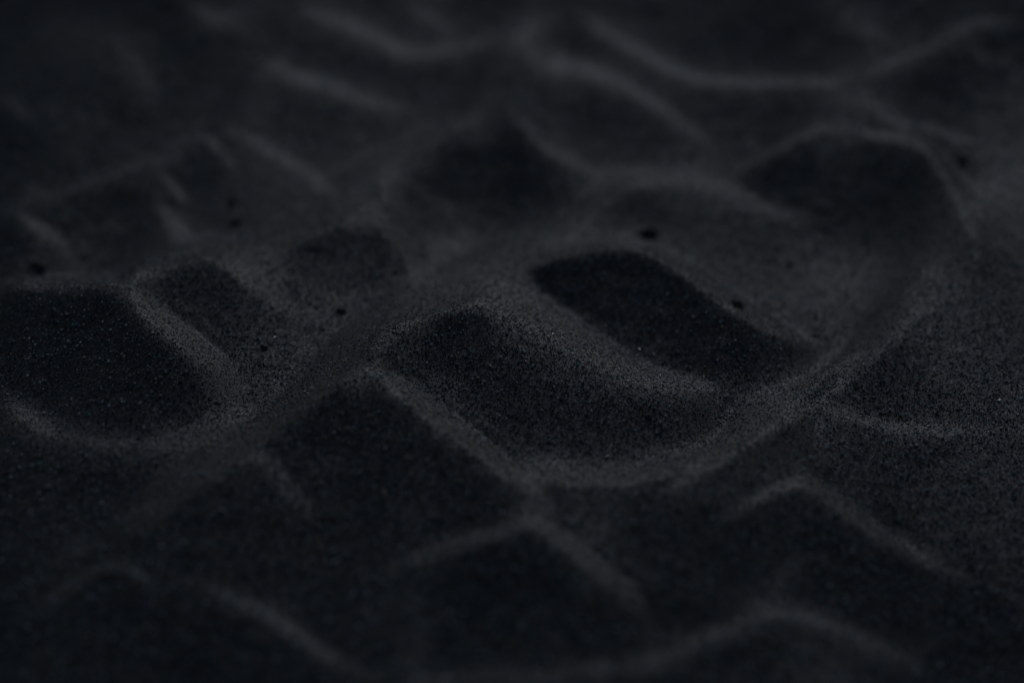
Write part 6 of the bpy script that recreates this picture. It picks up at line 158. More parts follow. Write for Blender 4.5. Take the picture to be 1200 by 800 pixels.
[30,-49,-3,-1,1,-1,-1,1,-1,0,0,-1,0,0,0,-1,0,-1,0,0,0,-1,0,0,0,2,16,9,0,2,0,0,-6,-10,-2,2,4,0,0,1,-3,-2,-3,-2,-2,-1,-2,0,-2,-1,1,-1,0,1,0,1,0,1,0,-1,-2,-2,2,1,2,-2,-1,-3,-4,-2,1,6,9,7,6,2,2,0,-5,-5,-7,-5,-4,0,1,1,2,1,1,2,0,2,1,0,2,-1,1,0,-1,0,-2,-2,-2,-3,-2,-2,-2,0,-1,2,0,2,9,12,6,2,1,-2,1,-2,-1,1,4,-5,-10,-2,-1,1,2,0,-1,-4,-5,-6,-4,-1,-1,-2,0,1,2,2,2,2,3,3,2,1,2,-1,-1,-2,0,1,2,4,2,3,1,0,1,-2,-3,-5,-6,-9,1,5,9,6,1,-1,1,0,2,0,1,0,1,-1,0,1,4,2,4,2,2,-1,0,-1,-3,-7,-6,-6,0,1,2,-1,1,-1,-2,-2,0,1,-4,-6,-7,-4,-1,2,6,6,8,5,3,3,2,0,0,-1,-2,-2,-1,-1,-2,-1,-1,-2,-1,-2,0,-1,0,-2,0,0,4,-2,1,6,-1,-1,0,-1,0,0,-1,1,-1,-1,1,-1,1,-1,0,0,0,0,0,0,0,0],
[30,-48,-3,-1,1,-1,0,-1,0,0,0,0,-1,0,-1,0,0,-1,1,-2,1,-1,0,0,-2,5,21,4,-1,0,2,-1,-9,-6,3,2,0,-1,0,1,-2,-2,-3,-2,-3,0,-3,0,-2,0,0,-1,0,1,0,1,0,0,0,0,-3,0,1,2,0,0,-2,-3,-3,-3,1,4,6,8,6,5,3,0,-3,-4,-6,-7,-5,0,1,1,0,2,1,1,1,1,2,0,1,1,0,-1,0,-1,0,-3,-2,-2,-2,-3,-1,-2,-1,2,1,0,3,8,11,9,1,0,-1,-1,-2,2,6,-3,-8,-6,-2,1,-1,1,-1,-3,-4,-6,-4,-3,-2,-1,0,1,2,2,3,2,2,3,2,1,2,-1,-1,-1,0,0,2,2,3,2,2,1,-1,-1,-5,-5,-9,-2,3,8,5,5,0,1,-1,1,0,2,-1,2,-1,1,-1,2,1,4,3,2,1,1,0,-3,-1,-3,-8,-9,-1,2,2,0,1,0,-2,0,-2,2,-5,-7,-6,-5,-1,4,4,6,8,4,4,3,2,0,0,-1,-2,-2,-1,-2,-1,-2,0,-3,0,-2,0,-2,0,-1,0,-1,0,-4,15,0,-3,1,-2,0,0,-1,0,0,0,-1,1,-1,0,0,0,0,-1,1,0,0,0,0],
[30,-47,-3,0,-1,0,0,-1,1,-1,0,-1,0,0,-1,0,0,0,-1,-1,1,-1,-1,1,1,8,14,3,1,0,2,-5,-8,2,2,0,-2,0,0,-1,0,-3,-2,-2,-3,-1,-2,-1,-1,0,-1,-1,0,0,1,0,1,0,-1,0,-3,1,2,2,0,-1,-2,-3,-2,-3,0,3,4,7,6,6,4,2,-2,-2,-6,-7,-6,-2,2,1,0,1,1,0,2,1,1,0,2,0,1,-1,0,-1,-1,-2,-1,-3,-2,-2,-2,-1,-2,1,1,1,2,2,7,12,7,3,0,-2,-2,3,6,-2,-6,-8,-2,-1,-1,1,-2,-2,-3,-5,-6,-5,-1,-1,0,2,1,2,3,3,1,3,2,1,1,1,-2,0,-1,0,1,3,1,3,2,1,-2,-3,-4,-7,-5,2,6,6,2,3,1,2,-1,1,-1,2,-1,2,-1,1,0,1,1,2,4,2,1,1,-1,-1,-3,0,-6,-10,-6,4,3,1,0,1,-1,-1,0,-1,-4,-6,-8,-4,0,1,6,6,6,5,3,4,2,0,0,-1,-2,-2,-2,-1,-1,-2,-1,-2,-1,-1,-1,-1,0,-1,-1,0,-4,2,13,-3,0,-1,1,-2,1,-1,0,-1,0,0,0,0,0,0,-1,1,0,-1,1,0,-1,1],
[29,-43,-3,0,0,-1,0,0,0,-1,0,0,-1,0,0,0,-1,-1,1,-1,-1,1,-1,-1,0,3,12,11,1,2,-1,-1,-7,-1,3,2,-3,0,-2,0,0,-1,-2,-2,-3,-2,-2,-1,-2,0,-1,-1,-1,0,0,0,1,1,-1,0,-2,-2,2,3,2,0,-2,-1,-3,-2,-3,-1,1,5,4,7,5,5,4,0,-2,-5,-7,-4,-4,1,1,0,1,-1,1,1,1,1,1,2,-1,2,-1,-1,-1,-1,0,-2,-2,-3,-2,-1,-2,-1,-1,2,1,2,1,4,5,10,8,3,0,-2,4,5,-2,-4,-8,-4,-3,1,-1,0,-2,-4,-5,-6,-5,-2,-1,0,1,3,2,2,3,2,2,2,1,1,0,0,-1,-1,0,1,1,3,1,3,-1,-2,-3,-7,-4,1,6,4,2,2,1,2,2,1,-1,0,0,1,1,-1,1,0,1,1,1,3,2,2,0,0,-2,-1,-3,-4,-6,-7,3,3,1,0,-1,1,0,0,-1,-4,-7,-8,-4,0,1,5,6,6,4,4,4,1,2,-1,-1,-2,-3,-1,-1,-1,-2,-2,-1,-2,-1,0,-1,-2,1,-1,0,-2,7,-2,-1,6,-1,0,-1,0,0,-1,0,0,0,-1,1,-1,1,-1,1,-1,0,1,-1,1,-1,1],
[29,-42,-2,-2,1,-1,1,-1,-1,1,-1,-1,1,-1,0,-1,0,0,-1,0,0,-1,-1,1,-3,4,22,5,-1,-1,-1,-2,-3,0,3,-1,0,-2,-1,0,-1,-1,-2,-1,-3,-2,-2,-2,-2,0,-1,0,-1,-1,0,-1,1,1,0,-1,-2,-3,5,4,1,-1,-1,-1,-3,-4,-1,-2,2,2,4,5,6,5,4,3,-1,-6,-5,-3,-4,1,-1,0,-1,0,0,2,0,2,1,0,1,1,-1,0,-2,0,-1,-2,-2,-1,-2,-1,-1,-2,-1,2,0,1,2,3,4,4,9,6,4,0,5,3,-1,-4,-7,-6,-2,0,0,-2,0,-5,-4,-7,-4,-4,-1,-1,3,1,4,2,2,2,2,2,1,1,0,0,-1,0,-2,1,2,1,2,1,0,-4,-5,-4,1,6,4,1,0,2,1,3,1,1,0,-1,1,0,0,0,0,2,-1,1,1,3,2,1,0,0,-3,-2,-3,-2,-3,-1,1,-1,2,-1,-1,0,0,1,0,-4,-6,-9,-5,0,1,5,5,5,5,4,3,2,2,-1,-1,-2,-2,-3,1,-3,0,-4,0,-3,-1,-1,1,-2,1,-2,1,-2,2,-3,9,3,-2,0,-2,1,-1,0,0,-1,0,1,-1,0,0,0,0,1,-1,0,0,1,-1,0],
[28,-38,-2,-1,0,-1,1,-1,0,0,-1,0,0,-1,1,-2,1,-1,-1,1,-2,1,-1,-1,1,0,8,15,4,-1,-2,1,-3,0,-1,1,1,-1,-1,-1,-1,0,-2,-1,-2,-2,-3,-1,-3,-1,-1,0,-2,1,-2,0,-1,0,0,1,-1,-4,1,6,3,1,0,-3,-1,-2,-3,-3,-2,2,0,5,3,6,5,4,4,1,-6,-4,-3,1,-3,-1,-2,-1,0,-1,3,0,1,1,1,0,1,-1,-1,-1,-1,-1,-1,-1,-2,0,0,-2,0,-1,1,-2,2,1,3,2,5,4,8,4,6,4,2,-1,-3,-5,-7,-2,-1,0,-1,-1,-4,-5,-6,-5,-4,-3,1,0,4,3,3,2,1,2,1,3,0,0,0,-1,-1,-1,0,2,1,1,0,-2,-4,-4,1,6,5,2,-1,0,1,2,1,2,1,0,0,0,-1,1,0,0,1,-1,2,0,2,2,1,-1,-2,-2,-1,-2,-1,0,3,1,-3,0,-2,-1,-1,-1,2,1,-2,-7,-7,-7,-1,2,3,6,4,4,4,4,2,1,0,-1,-2,-2,-2,0,-2,-1,-4,-2,-1,-3,1,-1,1,-1,-1,0,-1,-4,-1,19,-3,-3,0,-1,0,0,-1,0,0,0,0,0,0,0,0,-1,1,0,0,0,0,0,1,-1],
[28,-36,-3,0,0,0,-1,0,1,-2,1,-1,0,-1,0,0,-1,0,0,-1,0,-1,0,-1,0,4,11,10,1,1,-1,-1,-1,-1,0,0,0,1,-2,0,-1,-2,0,-2,-1,-3,-2,-2,-2,-2,0,-2,0,0,-2,0,-1,-1,0,-1,-1,-1,4,5,3,-1,0,-1,-2,-3,-3,-2,-2,0,1,2,5,4,5,4,5,2,-4,-6,0,1,-2,-1,-4,-3,0,0,2,1,0,1,1,0,0,-1,-1,-1,0,-2,0,-1,0,0,1,-1,0,0,-1,-2,1,0,2,3,3,4,6,6,6,5,2,1,-3,-5,-4,-5,-1,0,-1,-1,-3,-5,-6,-5,-6,-3,0,2,2,4,4,2,0,2,2,0,2,0,-1,0,-1,-1,0,0,1,0,-1,-3,-3,0,5,7,4,-1,0,-1,0,2,1,1,1,1,0,0,-1,1,-1,2,-1,0,1,-1,1,1,0,0,-1,-1,-1,0,1,1,5,1,-4,-2,-2,-2,-1,-2,-2,3,0,-3,-7,-6,-3,0,3,5,4,4,4,3,3,1,-1,0,-2,-2,-1,-1,-1,-3,-3,-3,-2,-1,0,0,1,-2,1,-2,0,-2,6,1,-1,3,0,0,0,-1,0,0,-1,1,-1,1,-1,1,-1,1,-1,1,-1,1,0,0,0,0],
[28,-35,-3,0,0,0,0,-1,0,0,-1,1,-2,1,-1,0,-1,0,0,-1,-1,0,0,-1,-1,3,21,5,-1,-1,0,-1,-1,-1,0,0,1,-1,0,0,-2,-1,-2,0,-2,-2,-3,-2,-1,-2,-2,0,-1,0,-1,-2,0,-2,-2,0,-2,3,7,3,2,0,-2,0,-3,-2,-3,-3,-1,-1,0,2,4,3,5,5,4,4,-4,-5,1,0,1,-1,-6,-3,-2,1,1,0,1,0,1,-1,1,-1,0,-1,-1,0,0,1,1,0,1,-1,0,0,-3,-2,0,1,0,3,3,3,5,6,6,6,4,1,-3,-3,-4,-5,-2,0,-1,0,-4,-4,-5,-7,-6,-4,0,1,3,5,3,2,1,1,1,2,0,0,1,-2,-1,0,-1,-1,0,-1,-2,-2,0,4,8,5,1,-1,0,-1,0,1,0,2,0,2,0,0,-1,-1,1,1,-2,1,-1,-1,1,-1,2,0,1,0,0,2,1,3,4,-1,-4,-2,-3,-1,-3,-1,-3,-1,0,-1,-1,-4,-4,-2,2,3,5,3,3,4,2,2,-1,0,-2,-2,-1,-2,-1,-3,-4,-3,-1,1,2,-2,0,-1,-1,-1,0,-1,3,-3,5,4,-1,-1,0,0,-1,0,0,0,0,0,0,0,0,1,-1,0,1,-1,1,0,0,0],
[27,-32,-2,0,-1,0,0,-1,1,-1,0,-1,0,0,0,-1,0,-1,0,-1,1,-2,0,-1,1,-1,8,15,5,-1,-1,0,-1,-1,0,-1,0,1,-1,0,0,-2,-1,-1,-1,-1,-3,-3,-1,-2,-2,-1,-1,-1,0,-1,-2,-1,-2,-3,-2,2,6,6,3,1,0,-1,-2,-2,-2,-4,-2,-2,-1,0,1,3,3,4,5,4,5,-2,-6,2,0,5,-4,-7,-3,-2,0,0,0,1,1,-1,1,0,-1,0,0,0,2,0,3,1,1,-1,-2,0,-2,-2,-1,-2,1,0,1,3,4,4,5,6,7,5,1,-1,-2,-5,-4,-3,0,-1,0,-3,-4,-5,-7,-8,-3,-2,1,5,4,3,1,3,0,2,0,1,-1,1,-2,0,-1,-2,-1,-2,-2,0,-1,5,6,7,3,0,0,-2,-1,1,0,0,0,2,2,0,-2,0,-1,0,0,-1,-1,0,0,0,1,1,2,1,2,2,1,3,2,2,-3,-2,-3,-3,-1,-2,-2,-2,-4,-4,-2,3,0,0,-3,0,3,2,3,4,2,3,1,1,-2,-1,-2,-1,-3,-2,-4,-1,-3,0,2,1,-1,-3,0,-1,-1,-1,0,-3,-4,19,-2,-3,0,-1,0,0,-1,1,-1,1,-1,1,0,-1,1,0,0,0,1,-1,1,-1,1,0],
[27,-30,-3,1,-1,0,0,0,-1,0,0,0,-1,0,0,-1,0,-1,0,-1,0,0,-1,-1,0,2,12,11,2,0,-1,0,-2,1,-1,-1,1,-1,0,0,-1,0,-2,-1,0,-3,-1,-3,-2,-1,-3,-1,-1,0,-2,-1,-1,-2,-3,-3,0,5,5,5,3,1,0,-1,-2,-2,-3,-3,-2,-3,-2,1,1,1,4,2,5,3,7,-2,-4,1,2,5,-7,-5,-3,-2,-1,-1,1,0,0,1,0,0,1,0,1,1,3,3,1,0,1,-3,-1,-2,-1,-1,-3,-1,0,0,0,3,3,4,4,7,6,6,2,1,-3,-3,-4,-4,-1,0,0,-1,-5,-5,-8,-8,-5,-2,2,5,4,3,3,0,2,0,0,2,-1,-1,0,-2,-1,-3,-2,-1,-2,2,3,6,8,3,1,0,0,-1,-1,0,-1,1,0,0,2,-1,-1,-1,0,-1,0,0,0,-1,1,0,2,2,2,4,3,1,2,0,1,1,-3,-1,-3,-2,-2,-2,-2,-1,-5,-7,-3,0,3,3,2,0,1,0,3,3,2,3,1,1,-2,0,-3,-2,-3,-3,-2,0,-2,0,1,-1,-1,-1,-1,-2,0,-1,-1,-3,3,8,-2,1,0,-1,0,1,-1,0,-1,1,0,1,-1,0,1,-1,1,0,0,0,0,1,-1,1],
[26,-27,-2,0,-1,1,-1,0,0,-1,0,0,0,-1,0,0,-1,0,-1,0,0,-1,-1,-1,0,-1,3,19,7,-2,0,0,0,0,-2,1,-2,1,-1,0,-1,0,0,-2,0,-2,-1,-2,-2,-3,-1,-2,-2,0,-2,0,-3,-1,-3,-2,-2,2,6,3,4,3,2,0,-1,-2,-2,-3,-3,-3,-3,-1,-1,1,1,3,2,4,3,6,-1,-2,3,1,2,-5,-5,-3,-2,-1,-1,0,1,0,1,0,2,0,1,3,3,2,2,1,-1,0,-2,-2,-1,-2,-2,-2,-2,0,0,-1,3,3,3,5,5,6,6,5,0,-1,-3,-4,-5,1,-1,0,-1,-3,-7,-7,-9,-6,-3,2,6,4,4,1,2,0,1,0,1,-1,-2,-1,-1,-3,-1,-2,-2,2,4,4,7,5,1,1,1,-1,0,-3,0,0,-1,0,0,0,-1,0,0,0,-1,1,0,1,-1,1,1,3,2,4,4,4,0,-1,0,0,1,0,-4,-3,-2,-1,-2,-1,-1,-7,-7,-4,-2,0,6,5,2,2,1,1,2,1,3,1,1,-1,-2,-1,-3,-3,-2,-2,0,-1,-1,-1,-1,0,-2,0,-1,-2,0,-1,-2,4,-1,1,6,-3,1,0,-1,0,1,-1,0,1,0,-1,1,0,1,-1,1,-1,1,0,1,-1,0,1],
[26,-26,-2,0,0,-1,1,-1,-1,1,-1,0,0,-1,0,0,-1,0,0,-1,-1,0,-1,0,-1,-1,7,17,4,-1,0,1,-1,0,-1,0,-1,-1,0,0,-1,-1,0,0,-2,0,-3,0,-3,-2,-1,-3,-1,-1,-2,-1,-2,-3,-2,-1,0,4,2,4,3,4,1,1,-1,-2,-2,-4,-2,-4,-2,-3,0,0,1,3,2,1,4,5,-1,2,0,2,1,-4,-5,-2,-2,0,-1,0,1,0,1,1,2,1,2,3,4,2,0,-1,1,-1,-2,-1,-2,-3,-1,-2,-2,-2,1,-1,2,3,3,4,5,5,7,5,2,-1,-3,-4,-3,-1,0,0,0,-4,-5,-9,-10,-6,-4,3,6,4,3,2,1,1,0,1,-1,-2,-1,-1,-2,-2,-2,0,1,3,5,5,5,3,-1,2,0,1,-2,-3,-1,-1,-1,1,-1,-1,1,0,1,0,0,1,0,1,1,1,2,2,4,3,5,2,0,-2,-2,2,1,-1,-3,-3,-2,-2,-1,-1,-2,-6,-8,-4,-3,0,2,5,6,2,4,2,1,0,3,1,1,-1,-2,-2,-1,-4,-1,-3,-1,0,-1,-2,-2,0,0,-2,0,-2,0,-2,-1,-1,-2,12,0,-2,0,0,-1,1,-1,1,0,0,0,0,1,-1,1,0,0,1,0,-1,1,1,-1,0],
[26,-24,-2,0,-1,1,-1,0,0,0,-1,0,0,0,-1,-1,1,-1,-1,0,0,-2,1,-2,0,1,11,12,2,0,1,0,-1,-1,0,0,-1,-1,0,-1,0,-1,-1,1,-2,-1,-1,-1,-3,-1,-2,-2,-2,0,-3,-2,-2,-2,-2,0,2,2,3,2,3,4,2,0,0,-2,-3,-2,-4,-3,-4,-1,-2,1,0,2,3,0,3,2,3,2,-1,1,1,-3,-3,-2,-1,0,0,0,1,0,2,1,2,2,2,3,3,1,-1,0,1,-1,-1,-2,-2,-2,-3,-1,-3,-1,-2,2,0,3,2,5,4,6,5,6,2,1,-2,-4,-3,-2,-1,2,-1,-1,-6,-11,-12,-6,-1,3,4,5,4,0,1,1,0,0,-1,-2,-1,-1,-2,-2,1,0,4,3,5,5,2,1,0,2,0,-2,-1,-5,-1,0,0,0,0,0,1,1,1,1,1,0,1,1,1,2,1,4,2,3,3,2,1,-2,-2,1,1,1,-4,-3,-3,-2,0,-2,-2,-6,-7,-6,-3,1,1,4,5,3,4,3,2,1,3,1,2,-1,-2,-2,-2,-2,-3,-3,-1,-1,0,-2,-2,-2,0,0,-2,0,-2,-1,-1,-4,0,13,-3,0,-1,1,0,-1,1,0,0,0,1,0,0,0,1,-1,1,1,-1,0,1,0,0,1],
[25,-21,-2,0,0,0,0,-1,0,0,0,-1,0,0,0,-1,0,-1,0,0,-1,0,-2,1,-2,-2,3,19,7,0,0,-1,0,-2,1,1,-2,0,-1,-1,0,-1,0,-1,0,-1,-1,-1,-1,-2,-2,-1,-2,-2,-2,-1,-4,-1,-2,-1,1,2,1,2,3,2,4,2,1,-1,-1,-3,-3,-3,-3,-4,-3,-1,0,1,0,3,1,1,2,2,3,-2,1,0,-1,-1,-1,1,0,-1,1,0,1,2,1,2,2,2,3,1,1,0,0,0,0,0,-3,-1,-3,-3,-2,-2,-2,-1,-1,2,2,2,4,4,6,5,5,4,2,-2,-4,-3,-2,0,0,1,-1,-5,-15,-14,-4,2,2,5,4,3,2,0,-1,1,0,-2,-2,-1,-1,0,-1,2,2,4,4,3,3,1,0,2,0,-1,-4,-3,-3,-1,1,2,0,1,1,2,0,2,1,1,0,1,1,2,1,2,1,2,3,2,3,3,-2,-4,1,1,2,-3,-4,-4,-2,0,-2,-2,-7,-6,-6,-4,1,3,3,5,3,2,1,4,1,3,3,2,3,-3,-2,-3,-3,-2,-3,-1,-2,0,-2,-3,-1,-1,-1,0,-2,0,-3,0,-3,5,-2,0,5,-1,1,-1,1,0,0,1,0,-1,2,-1,1,0,1,-1,1,0,1,-1,1,0,0,0],
[25,-20,-1,-1,0,0,-1,1,-1,0,0,-1,1,-1,-1,1,-1,-1,0,0,-1,0,-1,-1,0,-2,5,21,4,-3,0,-1,-1,1,0,0,-1,0,-1,-1,-1,0,-1,-1,1,-2,0,-1,-1,-1,-2,-2,-1,-3,-1,-2,-3,-2,0,-2,1,1,3,0,3,3,3,2,1,0,-2,-3,-2,-3,-4,-3,-3,-2,-1,1,0,3,0,1,1,1,1,1,2,-2,0,2,1,1,-1,0,1,1,0,1,2,1,1,3,2,1,1,1,0,0,0,-2,0,-2,-3,-3,-2,-2,-3,0,-2,1,1,3,4,4,5,4,6,4,3,-1,-3,-3,-4,0,0,2,0,-7,-16,-16,-1,3,2,5,3,4,1,1,-1,0,-1,-1,-2,-1,0,1,2,2,3,3,3,1,2,0,2,0,-1,-5,-3,-4,0,0,3,2,2,1,2,2,0,1,1,1,0,1,0,1,2,1,1,2,2,3,3,3,-1,-3,-2,3,0,0,-4,-5,-3,-1,-1,-3,-6,-7,-6,-3,1,3,5,4,2,2,1,1,2,3,1,4,3,2,-3,-2,-3,-3,-3,-1,-2,-1,-2,-3,-1,-2,-1,0,-1,-1,-2,-2,-2,1,-4,8,2,-1,1,-1,1,0,0,1,0,0,1,0,0,1,0,0,1,0,0,0,1,-1,1,0],
[24,-17,-1,-1,0,0,0,0,0,-1,0,0,0,-1,0,0,-1,0,0,-1,0,-1,0,-1,-1,1,0,11,12,1,0,-1,-1,1,-1,1,0,-1,-1,-1,0,-1,-1,-1,1,-2,0,0,-1,-1,-1,-1,-2,-2,-1,-3,-2,-2,-1,-1,-2,1,1,2,2,1,3,2,3,1,0,-2,-2,-2,-4,-3,-4,-2,-3,-1,0,0,3,0,1,-1,-2,0,6,2,-2,1,4,3,0,-1,0,1,0,1,0,1,1,2,1,3,1,2,0,1,-1,0,-2,0,-1,-3,-2,-3,-3,-1,-2,-1,-1,1,3,4,4,3,5,5,5,4,0,-2,-4,-3,-2,-1,2,1,-7,-17,-17,1,2,4,4,4,3,2,0,-1,1,-2,0,-2,1,0,2,2,4,3,2,0,0,1,1,1,-1,-4,-5,-4,-2,3,2,4,2,2,3,3,0,-1,0,1,0,1,0,1,0,1,3,1,1,1,4,2,4,0,-3,-2,1,1,1,-4,-4,-4,-3,-2,-2,-6,-7,-6,-1,1,3,5,4,2,1,1,1,1,2,2,1,4,1,2,-1,-3,-4,-2,-1,-3,0,-3,-2,-2,-2,0,-1,-1,-1,-2,-3,-2,-4,-1,10,0,0,0,0,1,0,0,1,0,1,0,1,0,0,0,1,1,-1,1,0,0,1,-1,1,0],
[24,-15,-2,1,-1,0,0,0,0,-1,0,0,0,-1,0,0,0,-1,0,-1,0,0,-2,1,-2,-1,3,17,8,-2,0,-1,-1,0,0,0,0,0,-1,-2,1,-2,0,-1,0,-1,-1,0,0,-1,0,-2,-1,-2,-1,-3,-1,-3,-1,-1,-2,1,1,1,2,2,2,2,2,2,0,-2,-1,-3,-3,-4,-3,-3,-3,-1,-1,2,0,2,-1,0,-4,-3,7,4,0,4,5,2,0,-2,1,-1,2,-1,0,1,1,2,1,3,1,2,1,-1,0,-1,-1,0,-1,-2,-2,-3,-3,-1,-2,-1,-1,0,2,3,4,4,4,5,5,3,3,-1,-4,-4,-4,0,2,-1,-7,-18,-12,-1,1,4,5,3,5,1,1,-1,1,-1,0,-1,1,2,2,2,4,1,1,0,-1,2,0,-2,-3,-6,-3,-2,1,3,6,3,3,1,4,1,-1,-1,-1,1,1,0,0,2,-1,2,2,1,1,2,1,4,2,2,-2,-1,-1,1,0,-2,-4,-4,-4,-3,-3,-6,-6,-5,0,2,4,4,2,2,0,3,0,1,2,1,0,2,3,0,1,0,-3,-3,-2,-1,-2,-1,-2,-2,-2,0,-1,-1,-2,-3,-2,-3,-4,1,4,-1,3,0,1,1,0,0,1,1,0,0,1,1,0,0,0,1,1,-1,1,0,0,1,0,-1],
[24,-14,-1,-1,1,-1,0,0,0,-1,0,0,0,0,-1,0,0,-1,0,-1,1,-2,0,0,-1,-2,5,20,5,-3,-2,-1,-1,1,0,0,-1,0,0,-2,0,-1,-1,0,-1,-1,0,0,0,-1,0,-1,-2,0,-3,-1,-2,-3,0,-3,0,0,0,2,1,2,2,2,2,1,0,0,-2,-3,-2,-4,-4,-2,-3,-2,-1,0,2,1,-1,0,-4,-5,3,7,5,6,4,1,0,-1,-1,0,1,-1,0,2,0,2,1,3,1,1,1,0,-1,-1,0,0,-2,-1,-2,-2,-2,-2,-2,-1,0,-1,0,3,3,5,4,4,4,4,3,1,-2,-6,-5,0,0,-1,-5,-19,-12,-1,2,2,5,6,4,2,1,1,0,0,0,0,2,2,2,2,1,1,0,0,0,1,-2,-5,-5,-4,-1,1,3,5,6,3,2,0,3,0,-1,0,-1,1,0,1,0,1,0,1,1,2,2,1,1,2,3,2,-1,0,-1,0,-1,-1,-3,-5,-4,-4,-4,-6,-4,-4,1,3,3,3,2,1,1,1,1,1,1,2,-1,2,1,2,0,0,0,-2,-3,-1,-2,-1,-2,-1,-2,-1,-1,0,-3,-3,-3,-3,-4,2,-5,6,3,-1,2,0,1,1,0,1,0,1,0,1,1,-1,2,-1,1,0,1,0,0,0,1,-1],
[23,-12,-1,0,0,-1,1,-1,0,0,-1,1,-1,0,-1,1,-1,0,-1,0,0,-1,0,-1,0,0,0,10,13,0,0,-1,-2,0,2,-1,0,-1,-1,-1,0,0,-2,0,-1,0,-1,0,-1,1,-1,1,-2,-1,-1,-1,-2,-1,-3,-2,-1,-1,-1,1,2,0,2,2,1,2,1,2,-2,-1,-2,-4,-2,-4,-3,-2,-2,-2,0,0,2,1,-2,-4,-4,0,7,7,7,4,2,0,-2,0,1,-1,-1,1,0,1,2,1,2,1,2,0,0,-1,0,-1,-2,-2,0,0,0,-1,-2,-3,-1,-2,1,-1,1,3,4,4,5,3,4,3,2,0,-5,-7,-2,-1,0,-5,-19,-12,0,-1,3,6,7,6,2,1,2,-1,2,0,1,2,2,1,1,-1,1,0,1,0,-3,-4,-5,-5,-3,3,4,5,5,4,2,1,1,0,1,0,0,-1,1,-1,1,1,0,1,0,1,2,1,3,0,1,2,2,1,0,1,-2,-1,-2,-2,-4,-5,-5,-6,-4,-2,-2,0,3,2,3,1,1,1,2,0,2,-1,2,0,0,2,2,0,2,-2,0,-2,-3,-1,-1,-2,-1,-2,-2,0,0,-2,-3,-5,-4,-3,-3,-4,11,0,0,1,1,1,0,1,1,1,0,1,1,0,0,1,0,1,0,0,0,1,0,1,-1,1],
[23,-10,-1,0,-1,1,-1,1,-1,0,0,-1,0,0,0,0,-1,0,-1,1,-2,1,-1,-1,0,0,2,14,7,0,-1,0,-2,2,0,-1,-1,-1,0,-1,-1,0,-1,-1,0,0,-2,1,-1,1,0,-1,0,-1,-1,-1,-1,-3,-1,-2,-2,-1,-1,1,0,2,1,1,2,1,1,2,-1,-1,-3,-3,-3,-1,-4,-2,-2,-3,0,1,0,0,0,-3,-5,-1,6,7,8,4,3,0,1,-2,-1,1,-1,0,0,1,1,2,1,1,1,1,0,0,-2,-3,-3,-1,1,2,1,1,-1,-1,-2,-2,-1,-2,1,1,4,3,6,3,3,3,3,1,-4,-6,-6,-2,2,-5,-20,-12,-1,-1,3,7,9,6,4,2,1,1,0,1,2,1,2,-1,0,-1,1,1,-1,-2,-4,-5,-4,-4,0,6,6,5,4,2,1,0,2,-1,1,1,0,-1,0,0,1,-1,2,-1,2,0,2,1,2,2,-1,2,1,1,3,1,-2,-3,-1,-3,-4,-5,-5,-4,-4,-2,-1,1,0,4,1,1,2,0,2,0,2,0,0,0,2,0,1,2,1,0,-2,0,-3,-1,-2,-1,-1,-2,-3,0,-1,2,-5,-4,-5,-4,-6,-2,9,-1,2,1,2,0,2,0,1,1,1,0,1,0,1,1,0,0,1,0,0,1,0,0,0,1],
[23,-9,-1,0,0,0,-1,1,-1,0,0,-1,1,-1,0,0,-1,0,0,-1,0,-1,1,-2,1,-3,3,22,3,-3,0,-1,-1,0,1,-2,0,-1,-1,-1,0,-1,0,-1,0,-1,0,-1,0,1,0,0,-1,0,-1,-1,-1,-2,-2,-2,-1,-2,-1,1,-1,1,2,1,1,1,2,0,0,-1,-3,-3,-1,-2,-2,-3,-2,-3,0,0,0,0,-1,-2,-5,-1,4,8,7,5,4,1,0,-1,-1,0,0,-1,1,-1,2,1,0,2,0,2,1,-2,-4,-4,-3,0,2,4,2,1,1,0,-1,-2,-1,-2,-1,1,1,4,4,3,4,3,2,2,-2,-6,-7,-3,2,-8,-18,-11,-2,-2,3,9,11,6,5,2,3,0,1,1,0,1,0,0,-2,1,1,-1,-3,-4,-4,-3,-5,1,2,8,6,4,2,0,1,1,1,1,0,0,0,0,-1,1,-1,2,-1,1,1,0,2,1,1,2,1,0,1,0,4,2,-1,-3,-3,-3,-5,-3,-5,-3,-3,-2,-1,-1,2,2,1,2,1,1,0,2,1,0,0,0,1,0,2,1,1,1,-1,0,-3,-2,-1,-1,-1,-3,-2,-2,0,2,-2,-6,-6,-4,-6,0,0,1,5,2,1,1,1,2,0,1,1,1,0,1,1,0,1,-1,2,0,0,0,1,0,0,1],
